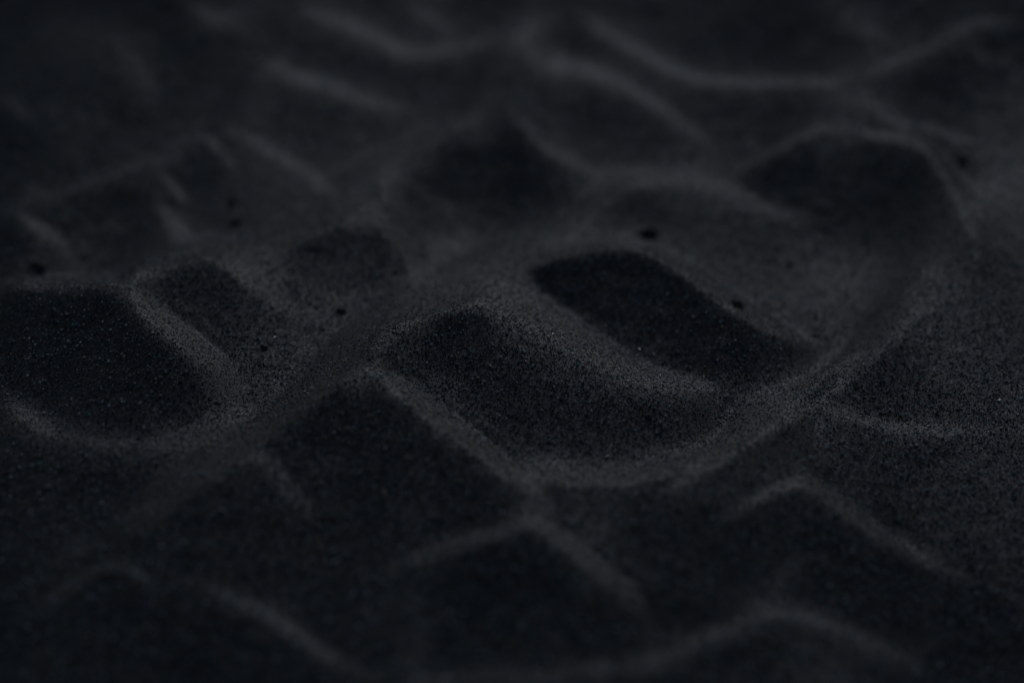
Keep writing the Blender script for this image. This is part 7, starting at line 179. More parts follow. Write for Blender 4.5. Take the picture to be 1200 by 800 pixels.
[22,-7,-1,1,-1,0,-1,1,0,-1,0,0,0,0,-1,0,0,-1,0,0,-1,1,-2,1,-1,0,-1,8,15,3,-2,-1,-2,-1,1,0,0,-1,-2,0,-1,-1,-1,1,-1,-1,0,0,-1,1,-1,1,0,0,0,0,-2,-1,-2,-1,-3,-1,-2,-1,0,-1,1,1,2,0,2,0,1,-1,-1,-2,-2,-2,0,-2,-2,-3,-3,0,0,0,-1,-1,-2,-4,-2,3,7,7,6,5,1,0,0,-1,-1,0,0,-1,0,1,0,2,0,1,2,-1,-3,-4,-4,-3,0,4,4,3,3,0,2,-1,-1,-1,-1,0,-1,0,3,2,3,3,3,3,1,0,-4,-7,-7,1,-6,-17,-13,-2,-2,3,11,12,7,5,3,3,2,-1,0,-1,0,0,0,-1,1,-2,-3,-3,-5,-3,-2,0,2,5,7,4,2,2,-1,2,1,0,2,-1,1,-1,0,0,0,0,1,-1,2,-1,2,0,1,2,2,1,0,0,0,4,2,0,-3,-3,-4,-5,-4,-2,-1,-4,-2,-2,-1,1,2,2,2,0,1,1,0,2,1,-1,0,0,1,0,3,1,1,-1,1,-3,-2,-3,0,0,-3,-2,-3,-1,3,0,-7,-5,-7,-5,-3,-6,11,4,-1,3,1,1,1,2,0,2,0,1,0,1,1,0,1,0,1,0,0,0,1,0,1,-1],
[22,-6,0,-1,0,0,0,0,0,-1,1,-1,0,-1,1,-1,0,-1,0,0,0,-1,0,0,-1,0,3,11,9,0,0,-2,-1,-1,2,-1,-1,-1,0,-2,0,-2,1,-2,1,-1,0,0,-1,1,0,0,1,-1,1,0,-2,-1,-2,-1,-1,-4,-1,-1,-1,-1,1,1,0,2,1,0,-1,0,-2,-1,-2,0,1,-1,-2,-3,-3,0,-1,-1,0,-2,-1,-5,-1,2,5,8,5,5,3,1,-1,0,-2,0,-1,0,0,-1,2,0,1,2,-1,-3,-3,-4,-2,-4,3,3,6,3,2,2,1,0,0,-1,-1,1,-1,1,0,2,1,3,2,3,2,0,-1,-7,-9,0,-6,-15,-15,-1,-5,5,14,12,8,4,4,3,0,1,-2,-2,0,0,0,-1,0,-5,-3,-5,-2,-2,1,2,4,7,4,1,1,1,1,2,0,1,1,0,0,-1,1,0,-1,1,-1,1,0,1,0,2,0,2,1,1,1,0,0,1,4,0,-2,-3,-5,-4,-4,0,-2,-3,-3,-2,0,-1,3,1,2,1,0,0,1,3,0,0,-1,-1,1,2,0,2,2,0,0,-2,-3,-2,-1,0,-2,-3,-3,-1,2,0,-6,-4,-6,-6,-6,-4,8,2,2,3,2,1,2,0,2,1,1,0,1,1,0,1,0,1,1,-1,1,1,-1,1,1,-1],
[21,-4,0,-1,1,-1,0,0,0,0,0,-1,0,0,0,0,-1,0,0,-1,0,0,-1,0,0,0,-2,2,21,4,-3,-1,-1,0,0,-1,0,-1,-1,-1,-1,-1,-1,0,0,-1,1,-2,1,0,0,0,0,1,0,1,0,-2,-1,-1,-2,-2,-2,-2,-2,-1,0,0,0,1,1,0,0,-1,-1,-2,-2,0,2,0,1,0,-3,-3,0,-2,-2,-1,0,-3,-4,-2,2,4,7,6,5,2,3,-1,0,-1,-1,-1,-1,0,0,0,2,-1,0,-2,-3,-1,-4,-2,-2,4,4,4,3,3,2,1,1,-1,0,-1,1,0,0,1,1,0,2,3,1,3,0,1,-5,-8,-6,-4,-14,-15,-2,-6,6,16,14,7,4,2,2,2,-1,-1,-3,-1,1,1,-3,-4,-4,-4,-3,-1,1,3,4,5,4,2,0,1,2,1,1,1,1,0,0,0,1,-1,0,0,-1,1,0,0,1,0,2,0,1,1,2,1,0,-1,1,3,1,0,-5,-4,-4,-2,-1,-2,-3,-3,-2,0,-1,2,2,1,2,-2,0,3,1,2,0,-2,-2,2,2,0,2,1,2,-2,0,-3,-2,-2,-1,-1,-3,-2,-3,0,1,-3,-5,-6,-5,-6,-3,1,3,5,3,1,2,2,1,1,1,1,1,1,0,1,1,0,0,1,1,0,0,0,1,0,1,-1],
[21,-3,0,0,-1,1,-1,0,0,0,0,-1,1,-1,0,0,-1,0,0,0,-1,0,-1,1,-1,0,-1,7,15,4,-2,-2,0,-1,0,-1,0,-1,-1,-2,0,-1,-1,0,0,-1,0,0,0,0,0,0,1,0,1,1,-1,0,-2,-2,-1,-2,-2,-2,-2,-2,0,0,0,0,1,-1,0,-2,-2,-1,0,0,2,2,-1,1,-2,0,-1,-3,-1,-3,0,-3,-4,-2,0,4,7,5,5,4,1,1,1,-3,0,-2,0,0,-1,0,-1,0,-2,-1,-2,-2,-1,-2,1,4,3,3,3,2,3,2,0,-2,0,0,1,0,1,0,1,1,0,3,1,3,2,0,-3,-6,-8,-6,-16,-9,-1,-8,4,17,13,7,3,3,1,2,0,-3,-1,-1,0,-2,-4,-5,-4,-2,0,1,3,4,4,2,3,1,0,2,2,0,2,0,1,0,1,0,0,-1,1,-1,-1,1,0,0,1,1,0,1,0,2,2,0,1,-1,0,2,2,0,-3,-5,-2,-3,-2,-1,-3,-3,-2,0,-1,1,1,3,1,-1,-1,2,2,2,0,-2,-1,1,1,1,2,2,1,-2,0,-2,-3,-2,0,-3,-1,-4,-2,-2,-1,0,-5,-5,-4,-6,-4,-4,8,5,1,2,2,2,1,2,0,2,0,1,1,1,0,1,0,1,0,1,0,0,1,0,0,1],
[21,-1,-1,1,0,-1,1,-1,0,0,0,0,0,-1,0,0,-1,1,-1,-1,1,-1,-1,1,-1,0,2,10,11,1,-1,-1,-1,-1,-1,0,0,-1,-1,-2,0,-1,-1,-1,1,-1,1,-1,0,0,0,1,0,0,2,0,1,-2,-1,-2,-1,-2,-3,-1,-3,-1,-1,-1,2,-1,0,-1,-3,-1,0,-2,1,1,3,-1,1,0,-2,2,0,-2,-2,-2,-2,-3,-4,-3,1,2,6,5,6,4,1,1,0,0,-1,-2,0,-2,-1,-1,-2,0,-2,-1,0,-1,0,0,3,2,3,2,1,3,3,1,1,-2,-1,0,0,1,1,1,1,1,1,1,1,3,2,0,0,-4,-7,-11,-16,-4,-4,-5,3,14,12,6,4,3,2,0,0,-1,-2,-1,-2,-5,-4,-4,-2,-1,4,2,4,3,2,2,0,2,1,2,1,1,0,1,1,1,1,-1,0,0,0,-1,0,0,0,1,-1,2,0,0,2,0,2,1,0,1,-2,2,1,1,-1,-4,-5,-1,-2,-1,-3,-2,-2,-2,-1,1,2,1,2,-1,0,1,2,1,0,-1,0,0,1,3,0,2,1,-1,-1,-2,-2,-2,-2,-2,-2,-2,-4,-3,-2,0,-4,-4,-4,-3,-6,-3,6,2,4,2,3,1,1,2,1,1,1,1,0,2,0,0,1,1,0,0,1,0,1,0,0,0],
[20,0,0,0,-1,1,0,-1,1,-1,1,-1,0,-1,1,-1,0,0,-1,0,0,-1,1,-1,-1,1,-2,2,20,5,-2,-1,-1,-1,-2,0,1,-1,-2,0,-1,-1,-1,-1,-1,0,1,0,-1,0,1,0,0,0,0,1,2,0,-1,-2,0,-3,-1,-3,-2,-2,-2,-1,0,0,0,0,-3,-3,0,1,-2,-1,2,3,0,1,-2,1,1,0,-1,-2,-1,-2,-3,-6,-2,1,1,4,5,6,4,2,1,0,1,-2,-1,-3,-1,-2,-1,-2,-1,-1,0,1,1,1,2,2,3,2,0,1,1,2,3,0,-2,0,-1,0,0,2,1,2,1,0,2,0,3,0,2,0,0,-5,-14,-14,-5,-5,-3,5,10,7,9,4,3,0,2,0,0,-3,-2,-6,-5,-4,-1,0,2,5,4,1,1,2,0,2,2,0,3,0,1,0,1,1,2,-1,1,0,0,-2,1,-1,0,0,1,-1,2,-1,2,0,1,1,1,1,1,-1,-1,2,1,0,-3,-4,-2,-2,-1,-3,-1,-4,-1,-1,0,1,2,2,0,-1,0,2,1,1,-1,0,1,1,2,1,2,0,0,-2,-1,-2,-3,-2,-3,-1,-3,-2,-5,-6,-2,0,-1,-4,-3,-4,-3,1,3,6,1,2,3,1,1,1,2,0,2,0,1,1,0,1,0,1,0,1,0,1,-1,1,1,-1],
[20,1,0,0,0,0,-1,1,0,-1,1,-1,0,0,0,-1,0,0,0,-1,0,0,-1,0,0,0,-1,6,18,2,-2,0,-2,-2,0,-1,1,-2,1,-3,0,-1,0,-2,-1,0,1,0,-1,0,1,0,0,-1,2,1,2,0,-3,0,0,-3,-2,-2,-2,-3,-2,-1,1,-1,-1,1,-5,-2,2,0,-2,-2,2,2,1,1,-1,1,0,2,-2,-1,0,-2,-5,-4,-3,-1,2,3,4,6,5,2,0,1,-1,-1,-2,-2,-2,-1,-2,-1,-1,0,1,2,2,3,1,4,1,2,-2,-1,1,3,1,1,-1,-1,-1,1,0,1,1,2,2,0,1,1,1,0,2,0,1,-2,-11,-14,-8,-5,-1,5,9,5,6,5,3,1,1,1,0,-4,-5,-7,-6,0,1,4,4,3,2,0,1,1,1,1,2,1,1,1,1,1,0,1,2,0,0,0,0,0,-2,0,1,-1,0,1,0,1,0,1,0,1,2,1,2,-2,-2,2,2,-1,-1,-3,-3,-2,0,-3,-3,-2,-3,-1,-1,2,2,1,1,-1,1,1,-1,2,-1,1,2,1,2,2,1,0,-1,-3,-3,0,-2,-3,-2,-3,0,-3,-4,-7,-8,1,1,-1,-2,-4,-3,-3,8,3,2,2,1,3,0,2,2,0,1,1,1,0,1,1,0,0,2,-1,1,0,1,0,0,0],
[19,2,0,0,0,0,0,0,0,0,0,-1,1,-1,0,0,0,-1,0,0,-1,0,0,-1,0,0,1,1,10,10,2,-1,-1,0,-2,0,-1,-1,0,-1,-1,-1,-1,0,-2,-1,0,1,0,-2,2,0,-1,1,0,1,3,1,-1,-3,0,1,-3,-2,-2,-3,-3,-2,0,0,-1,-1,0,-6,1,1,0,-4,0,2,1,1,1,1,-1,1,1,0,0,-2,-1,-5,-4,-3,-2,1,3,3,6,5,2,1,-2,0,-2,0,-2,-2,-2,0,-1,1,0,1,3,3,2,3,3,1,0,-3,-1,1,1,2,2,-2,0,-1,0,1,2,1,1,1,1,0,1,0,1,0,1,1,0,-8,-13,-12,0,-2,4,8,5,5,3,3,1,1,1,-2,-3,-8,-7,-2,1,5,5,3,1,0,1,1,0,2,0,2,1,1,1,1,1,0,1,2,0,0,1,0,-2,0,0,-1,0,1,-1,2,-1,1,0,2,0,1,1,2,0,-3,2,1,1,-2,-2,-1,-3,-1,-2,-3,-5,-1,-3,0,1,2,2,1,0,0,0,-1,0,1,2,3,1,2,2,0,-2,-2,-3,-1,-1,-2,-1,-3,-2,-1,-2,-3,-7,-8,-2,0,1,-1,-3,-2,-3,5,3,2,2,3,0,3,0,2,1,1,0,2,0,1,0,1,1,0,0,1,0,0,1,0,1,-1],
[19,3,0,0,1,-1,0,0,0,0,0,-1,1,0,-1,0,0,0,-1,0,-1,0,0,-1,0,0,0,3,14,7,-1,1,-1,0,-1,-1,-2,-2,1,-1,-1,-1,0,-1,-3,0,0,2,-1,-2,2,0,-2,2,0,3,3,0,-3,-2,3,-2,-2,-3,-2,-3,-3,-1,-1,1,-3,1,-3,-4,1,2,-2,-4,1,1,2,1,1,0,-1,3,0,0,-1,0,-2,-4,-4,-4,-2,0,3,3,5,3,3,1,-3,0,0,0,-2,-2,0,0,1,0,2,1,3,2,3,2,1,3,-2,-3,0,-1,1,1,2,1,-1,-2,1,2,2,0,1,1,1,0,1,-1,1,0,0,1,0,-5,-12,-11,-1,0,3,8,2,5,3,2,2,0,-1,-2,-6,-7,-2,-1,5,4,4,1,1,0,0,2,0,0,2,1,0,2,1,1,1,0,2,0,1,0,1,0,-1,0,-1,-1,0,1,0,0,1,-1,1,2,0,0,2,1,0,-1,0,2,1,0,-2,-1,-2,-1,-3,-4,-6,-2,-3,0,2,1,2,1,2,0,-1,-3,-1,1,3,5,1,1,0,1,-2,-1,-3,-1,-2,0,-1,-3,-2,-2,-2,-3,-5,-7,-3,-1,1,-2,-1,-2,0,0,2,4,2,2,2,1,1,1,2,0,2,0,1,0,2,-1,2,0,0,0,1,1,-1,1,1,-1],
[19,4,0,1,-1,0,0,0,1,-1,0,0,0,0,-1,1,-1,0,-1,0,0,-1,0,-1,0,-1,0,5,17,4,-1,0,0,1,0,-4,-4,1,0,-1,-1,-1,2,-4,-3,1,2,0,-2,-1,3,-3,1,1,0,5,2,0,-3,-2,2,-1,-2,-4,-3,-2,-2,-2,0,0,-2,0,-4,-3,1,1,-2,-4,2,1,2,1,1,-1,0,3,0,-2,1,0,0,-5,-4,-4,-5,0,2,5,3,3,2,1,-2,1,0,1,-2,0,0,0,2,1,1,2,2,2,2,0,4,0,0,-3,-1,-1,0,0,3,0,0,-1,2,2,2,1,-1,1,0,1,1,-1,1,0,-1,0,0,-4,-9,-11,-2,1,5,6,2,2,4,1,3,-2,-1,-6,-6,-3,2,3,3,2,3,0,1,1,0,1,0,1,1,0,2,1,1,1,0,1,2,0,1,0,1,0,0,-1,-2,2,-1,-1,0,2,0,-1,1,1,1,0,1,1,1,-1,0,2,2,0,-1,0,0,-4,-4,-6,-5,-4,-3,2,0,2,3,0,2,1,-2,-3,-2,0,5,3,4,-1,1,-1,0,-1,-2,-2,-1,-1,-1,-2,-1,-3,-3,-2,-5,-5,-5,0,0,-1,-1,-2,0,-3,6,3,0,3,1,2,1,1,1,2,0,1,0,2,0,1,0,0,1,1,0,0,1,0,0,0],
[18,5,0,0,1,-1,0,1,-1,0,1,-1,0,0,0,0,0,-1,1,-2,1,-1,-1,-1,1,-2,1,0,9,11,3,1,1,1,1,0,-7,-3,1,1,-1,-2,0,1,-6,-1,2,1,1,-4,1,1,-2,0,3,1,5,1,-1,-3,0,2,-3,-3,-3,-3,-3,-1,-1,0,-1,0,-2,-5,-2,3,-1,-4,-3,2,2,2,0,3,-3,0,4,-1,-1,1,1,-1,-4,-4,-5,-6,0,0,3,5,2,3,0,1,2,-1,1,0,0,1,0,2,1,2,1,1,1,1,2,2,1,0,-1,-3,-1,-2,1,2,-1,1,2,4,1,1,0,1,-1,1,-1,1,1,-1,1,-2,0,0,-4,-8,-10,-4,4,6,5,2,1,2,3,0,-1,-5,-6,-4,2,3,5,0,1,1,2,1,0,1,0,1,0,1,0,1,2,0,2,0,1,2,0,1,0,0,2,0,-3,-1,2,0,-2,0,2,1,-2,1,1,0,1,0,2,0,0,0,3,2,-1,0,1,-3,-4,-5,-5,-5,-3,-2,0,0,3,1,1,3,0,-2,-2,-2,1,2,4,2,2,-1,0,0,-1,-2,-2,-1,0,-2,-1,-2,-2,-3,-2,-3,-5,-5,-1,-1,0,-1,-2,-1,-1,4,2,2,1,2,2,1,1,1,1,1,0,2,0,1,1,0,0,1,1,-1,1,1,0,0,0,1],
[18,6,0,0,1,-1,1,-1,1,-1,1,-1,1,-1,0,0,0,0,0,-1,0,-1,-1,0,-1,-1,-1,4,10,9,2,1,2,4,1,-6,-8,0,3,0,-2,-2,2,-2,-7,2,1,3,-3,-2,1,0,-1,2,1,3,5,1,-4,-2,1,-1,-3,-3,-2,-4,0,-2,0,1,-2,0,-1,-6,1,1,-4,-4,-2,3,1,1,0,2,-2,2,2,-1,0,2,0,-1,-3,-5,-6,-4,-1,-2,3,2,5,1,3,0,2,2,0,0,2,0,1,1,2,1,0,1,1,1,2,1,2,0,-2,-1,-3,-1,-1,0,0,5,4,2,2,0,1,0,-1,-1,0,1,0,0,0,-1,0,-1,-3,-7,-10,-5,2,8,7,3,0,0,2,-1,-2,-5,-5,-1,3,5,1,1,1,1,1,1,0,1,1,0,0,0,2,0,1,1,2,0,1,1,1,1,0,0,2,1,-4,-1,3,-1,-2,1,1,0,-1,1,1,0,-1,2,1,0,1,1,3,1,-2,-1,0,-2,-3,-5,-4,-5,-3,-2,0,0,2,2,1,1,1,-1,-1,-2,-1,3,3,2,0,1,0,0,-2,0,-2,-1,-2,0,-1,-2,-2,-3,-1,-4,-3,-4,-3,-1,0,-1,-2,-1,0,2,1,3,1,2,1,2,1,0,2,1,1,0,1,1,0,1,1,0,0,1,0,0,1,0,0,1],
[17,6,0,1,-1,1,-1,1,0,-1,1,0,-1,1,0,-1,1,-1,0,0,0,-1,-1,0,-1,-1,-2,-1,1,21,4,1,3,3,3,-2,-10,-6,4,1,1,-3,-2,3,-4,-6,2,2,2,-4,-2,2,0,-1,3,1,6,2,-3,-4,-2,3,-2,-3,-2,-3,-1,-1,-1,0,0,-1,0,-2,-4,2,0,-3,-4,-1,0,1,-1,0,2,-3,4,2,-2,1,3,0,-2,-3,-6,-6,-3,-1,-2,1,3,2,4,2,1,2,2,1,1,2,0,0,2,1,1,1,0,2,-1,2,2,1,0,-1,-2,-3,-2,-1,-1,4,5,5,2,1,0,1,0,-2,0,-1,1,0,-1,1,-2,1,-1,-2,-8,-8,-7,0,9,8,4,2,-1,-2,-2,-2,-3,-2,-1,4,1,2,1,1,2,0,1,1,0,1,0,0,0,1,1,1,1,2,0,2,-1,0,3,1,-1,2,0,-2,0,1,-1,-2,2,-1,1,-1,1,0,1,0,0,0,1,0,4,3,-4,-1,0,0,-1,-3,-4,-5,-3,-4,-2,0,1,1,1,2,0,1,0,-1,-2,1,0,2,3,0,1,0,-1,0,-1,-1,-2,-1,0,-1,-3,-1,-2,-2,-3,-3,-3,-3,0,-2,-2,0,-2,0,-1,4,2,1,2,1,2,0,2,1,0,2,0,1,1,0,1,0,1,0,1,0,0,1,0,0,1,-1],
[17,7,0,1,-1,1,0,-1,1,0,0,-1,1,0,0,0,0,-1,1,-1,1,-2,0,-1,0,-3,0,-2,6,16,6,3,2,2,1,-5,-12,0,3,3,-1,-4,1,1,-6,-4,3,3,-1,-4,-1,1,-1,1,4,1,3,1,-3,-3,0,0,0,-3,-2,-2,-1,0,-1,-1,0,0,-1,-2,-2,1,0,-2,-4,0,1,0,-1,0,-3,-1,4,1,0,1,4,-2,-2,-5,-6,-6,0,-3,-1,1,2,2,3,5,-1,0,4,2,2,1,0,1,0,2,1,1,1,1,-1,2,1,1,0,-2,-2,-2,-3,0,2,3,4,5,3,1,1,-1,1,-2,-1,0,0,-1,1,-1,-1,0,1,-3,-7,-8,-7,-1,6,9,7,3,-2,-4,-2,-2,-1,-2,0,1,3,0,2,1,2,1,0,2,-1,0,1,1,-1,0,2,0,2,1,2,1,-2,1,3,1,-1,3,-1,-2,0,2,-2,-1,1,-1,1,-2,2,0,0,1,0,0,-3,0,6,2,-2,-1,-1,0,-1,-2,-4,-4,-3,-3,-1,-2,1,1,2,0,0,2,0,-1,-1,0,0,2,1,2,-1,1,0,-1,-1,-1,-1,0,-2,-1,-2,0,-3,-2,-2,-3,-2,-2,-3,0,-2,-2,0,-3,0,5,1,2,1,1,1,2,0,2,0,2,0,1,0,1,1,0,1,0,1,0,0,1,0,0,0,1],
[17,7,1,0,-1,1,0,-1,1,0,0,0,0,0,1,-1,0,0,0,0,0,-1,0,-2,0,-2,-1,-1,12,14,4,2,1,1,-1,-8,-10,3,5,1,-1,-4,2,-1,-8,2,2,0,-3,-4,2,0,-2,3,3,1,3,-1,-2,-2,0,1,-2,-2,-2,-1,0,-1,0,-2,1,-1,-1,-2,0,0,-1,-1,-4,1,1,0,-1,0,-3,1,2,0,0,5,0,-1,-5,-7,-6,-5,2,-4,-1,3,1,1,5,2,-1,2,2,3,3,2,-1,1,1,1,1,1,1,1,0,-1,3,0,-2,-1,-3,-1,0,1,2,2,3,5,2,3,1,-1,0,-1,-1,-1,0,0,0,-1,-2,0,1,0,-8,-7,-7,-4,6,8,7,5,-1,-4,-4,1,-2,-3,-1,2,2,2,1,2,1,0,2,0,0,0,1,1,-1,0,2,0,1,2,2,0,0,1,1,2,-1,3,-1,-1,-1,2,-1,-2,1,-1,0,0,0,1,-1,2,-1,-2,-3,1,3,4,0,-1,-1,-1,0,-3,-2,-4,-3,-2,-2,0,-1,2,0,1,1,0,1,-1,-1,0,1,0,1,2,0,-1,1,-1,-1,0,0,-2,-1,-1,-2,0,-3,-1,-2,-3,-2,-2,-2,-1,-1,-2,-1,-3,1,2,2,1,2,1,1,2,0,2,0,1,1,1,1,0,0,2,-1,1,1,0,0,1,-1,2,-1,1],
[16,8,0,1,-1,1,0,0,0,0,0,0,0,0,1,-1,0,1,-1,1,-1,1,-1,-1,0,-2,-1,-4,1,26,7,-2,2,-1,1,-3,-11,-5,6,3,2,-2,-4,2,-6,-4,2,1,0,-3,-2,0,1,0,2,1,3,1,0,-3,-1,1,-1,-1,-1,-2,-1,1,-2,0,-1,0,-1,0,-3,0,1,-1,-3,0,-1,0,1,-1,0,-1,0,1,1,1,4,0,-2,-4,-7,-9,-5,1,-2,0,2,0,3,4,1,-3,5,3,0,5,2,0,0,1,1,1,2,-1,2,0,-1,1,1,-4,-1,-1,0,1,2,1,1,3,4,3,4,1,-1,-1,0,-1,-2,-1,1,0,-1,-1,-2,1,1,-6,-7,-6,-6,3,8,6,6,2,-3,-4,-1,-2,-3,0,0,2,3,1,3,0,0,2,0,0,0,0,2,0,-1,2,-1,3,1,1,0,1,1,2,0,0,3,-1,0,-1,1,-1,-1,0,-1,-1,0,1,-1,-1,0,-1,0,-1,0,3,2,1,-1,0,-2,0,-2,-1,-4,-2,-3,0,-2,0,1,0,2,-1,1,1,-1,0,-1,1,0,0,2,0,0,0,-1,0,-1,0,-1,-1,-1,-1,-2,-1,-2,-1,-3,-2,-1,-3,-1,-1,-1,-2,-1,-1,-1,4,2,0,2,2,0,1,2,0,2,0,0,2,0,1,0,0,1,1,0,0,0,1,0,1,-1,1],
[16,8,1,-1,1,0,0,0,0,0,0,0,1,-1,1,-1,1,0,0,0,0,0,0,-1,0,-1,-1,-4,7,24,2,-1,0,-2,-1,-4,-11,-1,8,2,-1,-4,-1,-2,-5,0,1,1,0,-3,-2,2,-1,1,2,1,2,1,-2,0,-1,0,0,-2,-1,-1,0,-1,0,0,-2,0,0,-2,-1,0,-1,0,-2,0,-1,0,0,0,0,-1,0,1,1,1,3,0,-2,-4,-4,-7,-5,-3,-4,1,2,1,3,4,-1,-3,5,3,3,3,2,-1,2,-1,2,1,1,0,2,-1,-1,2,-1,-3,-1,-1,2,1,2,1,0,2,4,4,4,1,0,-2,1,-1,-3,0,0,0,-1,-2,0,2,-2,-5,-5,-7,-6,2,5,6,8,3,-2,-3,-1,-4,-2,-2,1,2,2,2,3,-1,2,1,0,-1,1,1,1,-1,0,2,-1,3,0,2,0,-1,4,0,2,0,1,1,-2,1,1,-1,-2,0,-1,-3,-3,3,-1,-1,1,0,0,0,0,1,3,0,0,-1,-1,0,-2,-2,-2,-1,-3,-1,-1,0,0,1,1,-1,2,-1,0,0,0,0,-1,2,-1,1,1,-1,0,-1,0,-1,0,-1,-1,-2,0,-2,-1,-2,-2,-1,-3,-1,-2,0,-2,-2,0,-3,0,3,2,0,2,2,0,2,0,1,2,0,0,2,0,0,2,-1,1,1,-1,2,-1,1,0,0,1,0],
[15,8,1,-1,1,0,0,0,0,0,0,0,1,-1,1,0,-1,2,-1,0,1,-1,1,0,-1,0,-1,0,1,11,15,0,0,-2,-1,-3,-10,-7,5,5,0,-3,-2,-1,-1,-4,1,1,0,-1,-1,-1,1,-1,1,1,2,1,1,-1,-2,0,1,0,-2,-2,1,-1,-1,0,-1,0,0,-2,0,-2,-1,1,-1,-1,-1,0,-1,1,0,-1,0,0,1,0,2,1,0,-1,-4,-3,-5,-3,-4,-4,-2,3,-1,3,5,-3,-2,5,4,2,5,-2,1,1,0,3,1,-1,1,2,-3,1,2,-2,-4,0,1,1,1,3,0,1,1,3,4,4,1,1,-1,1,-1,-3,0,-1,1,-3,0,-1,3,-3,-6,-3,-7,-7,2,3,7,9,2,-1,-2,-1,-5,-1,-3,2,1,1,3,1,2,0,2,0,0,0,1,0,-1,2,0,1,1,1,1,0,1,2,2,1,0,2,0,-2,2,3,-6,-3,0,-4,0,-1,2,-1,1,0,1,-1,1,0,0,2,1,-1,0,-1,-1,-1,-1,-2,-2,-1,-2,0,0,0,1,-1,2,-1,0,0,1,-2,1,0,0,0,0,1,0,-1,0,-1,0,-1,0,-2,0,-1,-2,0,-3,0,-3,-1,-2,-1,-2,0,-2,-2,0,-2,2,0,3,1,1,2,0,2,0,2,0,0,2,0,0,1,1,0,0,1,0,1,-1,1,1,-1,1,0],
[15,8,1,0,0,0,-1,1,0,1,-1,0,1,0,-1,1,0,1,-1,1,0,0,1,0,-1,1,-2,0,2,20,9,-2,-2,-4,-3,-8,-9,-2,6,3,-1,-2,0,-1,-2,-1,0,0,1,-2,0,-1,1,-1,2,0,1,2,-1,0,-1,0,1,-2,0,-2,1,-1,0,-1,0,-2,1,-2,-1,-1,0,1,-2,-1,-1,0,1,-1,0,0,-1,1,1,0,0,2,-1,-1,-2,-3,-4,-3,-3,-3,0,-2,-1,3,4,-3,-2,6,4,2,4,-2,1,0,2,2,1,-1,2,-1,-2,2,2,-4,-2,0,1,1,1,2,1,1,1,4,3,3,1,1,2,0,-2,-2,0,-1,0,-1,-2,0,1,-2,-7,-3,-6,-7,1,5,6,8,3,0,-3,-1,-4,-3,-1,0,3,0,2,2,1,2,1,-1,1,0,1,0,-1,1,1,1,0,2,0,1,1,2,2,2,-1,3,-1,-4,3,-2,-4,-2,0,0,-2,1,0,0,0,1,0,0,0,1,-1,2,0,0,-1,0,0,-2,0,-3,-1,-1,-1,0,-1,1,0,0,0,1,-1,1,-1,0,0,-1,1,0,0,0,0,-1,1,-2,1,-1,-1,0,-2,0,-1,-1,-2,-1,-1,-2,-1,-3,0,-2,0,-2,-1,-1,-2,3,2,1,2,0,2,0,2,0,1,1,0,1,1,0,0,1,1,0,0,0,1,0,0,1,-1,1],
[15,9,1,-1,1,0,0,0,0,1,-1,0,1,0,0,0,0,1,0,0,0,1,0,1,0,0,0,-3,6,27,2,-5,-6,-7,-6,-5,-5,1,4,0,2,-2,0,-1,-2,0,0,0,0,-1,0,-1,1,0,0,1,1,1,-1,0,0,0,0,-1,-1,0,-1,1,-1,0,-2,0,-1,-1,-1,-1,1,-1,-1,-1,0,0,0,-1,0,1,-1,1,0,0,1,0,0,-1,-2,-3,-3,-2,-3,-1,-2,1,-3,2,2,-5,2,5,4,2,4,-3,1,0,2,3,-1,0,2,-1,-4,3,2,-4,-1,0,1,2,-1,3,1,0,3,3,3,2,3,0,2,1,-3,-1,0,0,-1,-2,0,-1,0,-3,-8,-3,-6,-5,1,5,7,7,5,-3,-1,-2,-5,-2,-2,2,1,1,2,2,2,0,2,0,-1,1,1,0,-2,2,1,0,1,1,1,0,2,2,3,0,1,2,-5,-4,1,1,-2,-1,0,0,-2,1,-1,1,0,1,-1,0,1,0,0,0,1,0,0,-1,-1,0,-2,0,-2,-1,0,-1,0,0,1,-1,1,-1,1,-1,0,0,0,0,0,-1,1,0,-1,0,0,-1,0,0,-1,0,-2,0,-1,-1,-1,-1,-2,-1,-1,-2,-2,0,-1,-2,-1,-1,-3,4,2,0,1,2,1,0,2,0,1,1,1,0,0,1,1,0,0,1,0,1,-1,1,1,-1,1,0],
[14,9,0,1,0,0,0,0,0,0,0,1,-1,1,0,0,0,1,0,0,0,1,1,0,0,1,1,1,1,11,16,-3,-9,-7,-4,-3,-4,-2,1,1,2,0,0,-2,1,-2,0,0,-1,1,-1,0,-1,1,0,0,1,0,1,0,0,-1,1,0,-1,-1,-1,1,-1,0,-1,0,-2,1,-2,-1,-1,0,0,-1,0,-1,0,0,0,0,0,0,0,1,-1,1,0,0,-1,-2,-2,-3,-1,-3,-2,0,-1,0,2,-3,-3,3,6,1,4,2,-3,1,1,2,2,-1,0,1,-2,-2,2,2,-4,-1,1,1,1,1,2,0,1,4,2,3,3,2,0,2,2,-2,-3,1,0,-1,-1,-1,1,-2,-7,-8,-4,-5,-3,2,6,8,7,4,-2,-4,-2,-5,-2,-1,1,2,1,3,1,1,2,1,0,-1,1,0,1,-2,2,0,1,1,1,0,-1,3,4,2,-3,0,0,-1,-1,-1,0,0,-1,0,-1,0,-1,0,1,0,0,0,0,0,0,0,1,0,0,0,-1,-1,0,-1,-1,-1,0,-1,0,-1,1,0,0,-1,1,-1,0,1,-1,0,0,-1,1,-1,0,0,0,0,-1,0,-1,0,-1,0,-2,1,-2,-1,-1,-1,-1,-2,0,-2,-1,-2,0,-1,-2,-1,0,2,1,2,1,0,2,1,0,1,1,1,0,0,2,-1,1,0,1,0,1,0,0,0,0,1,0,0],
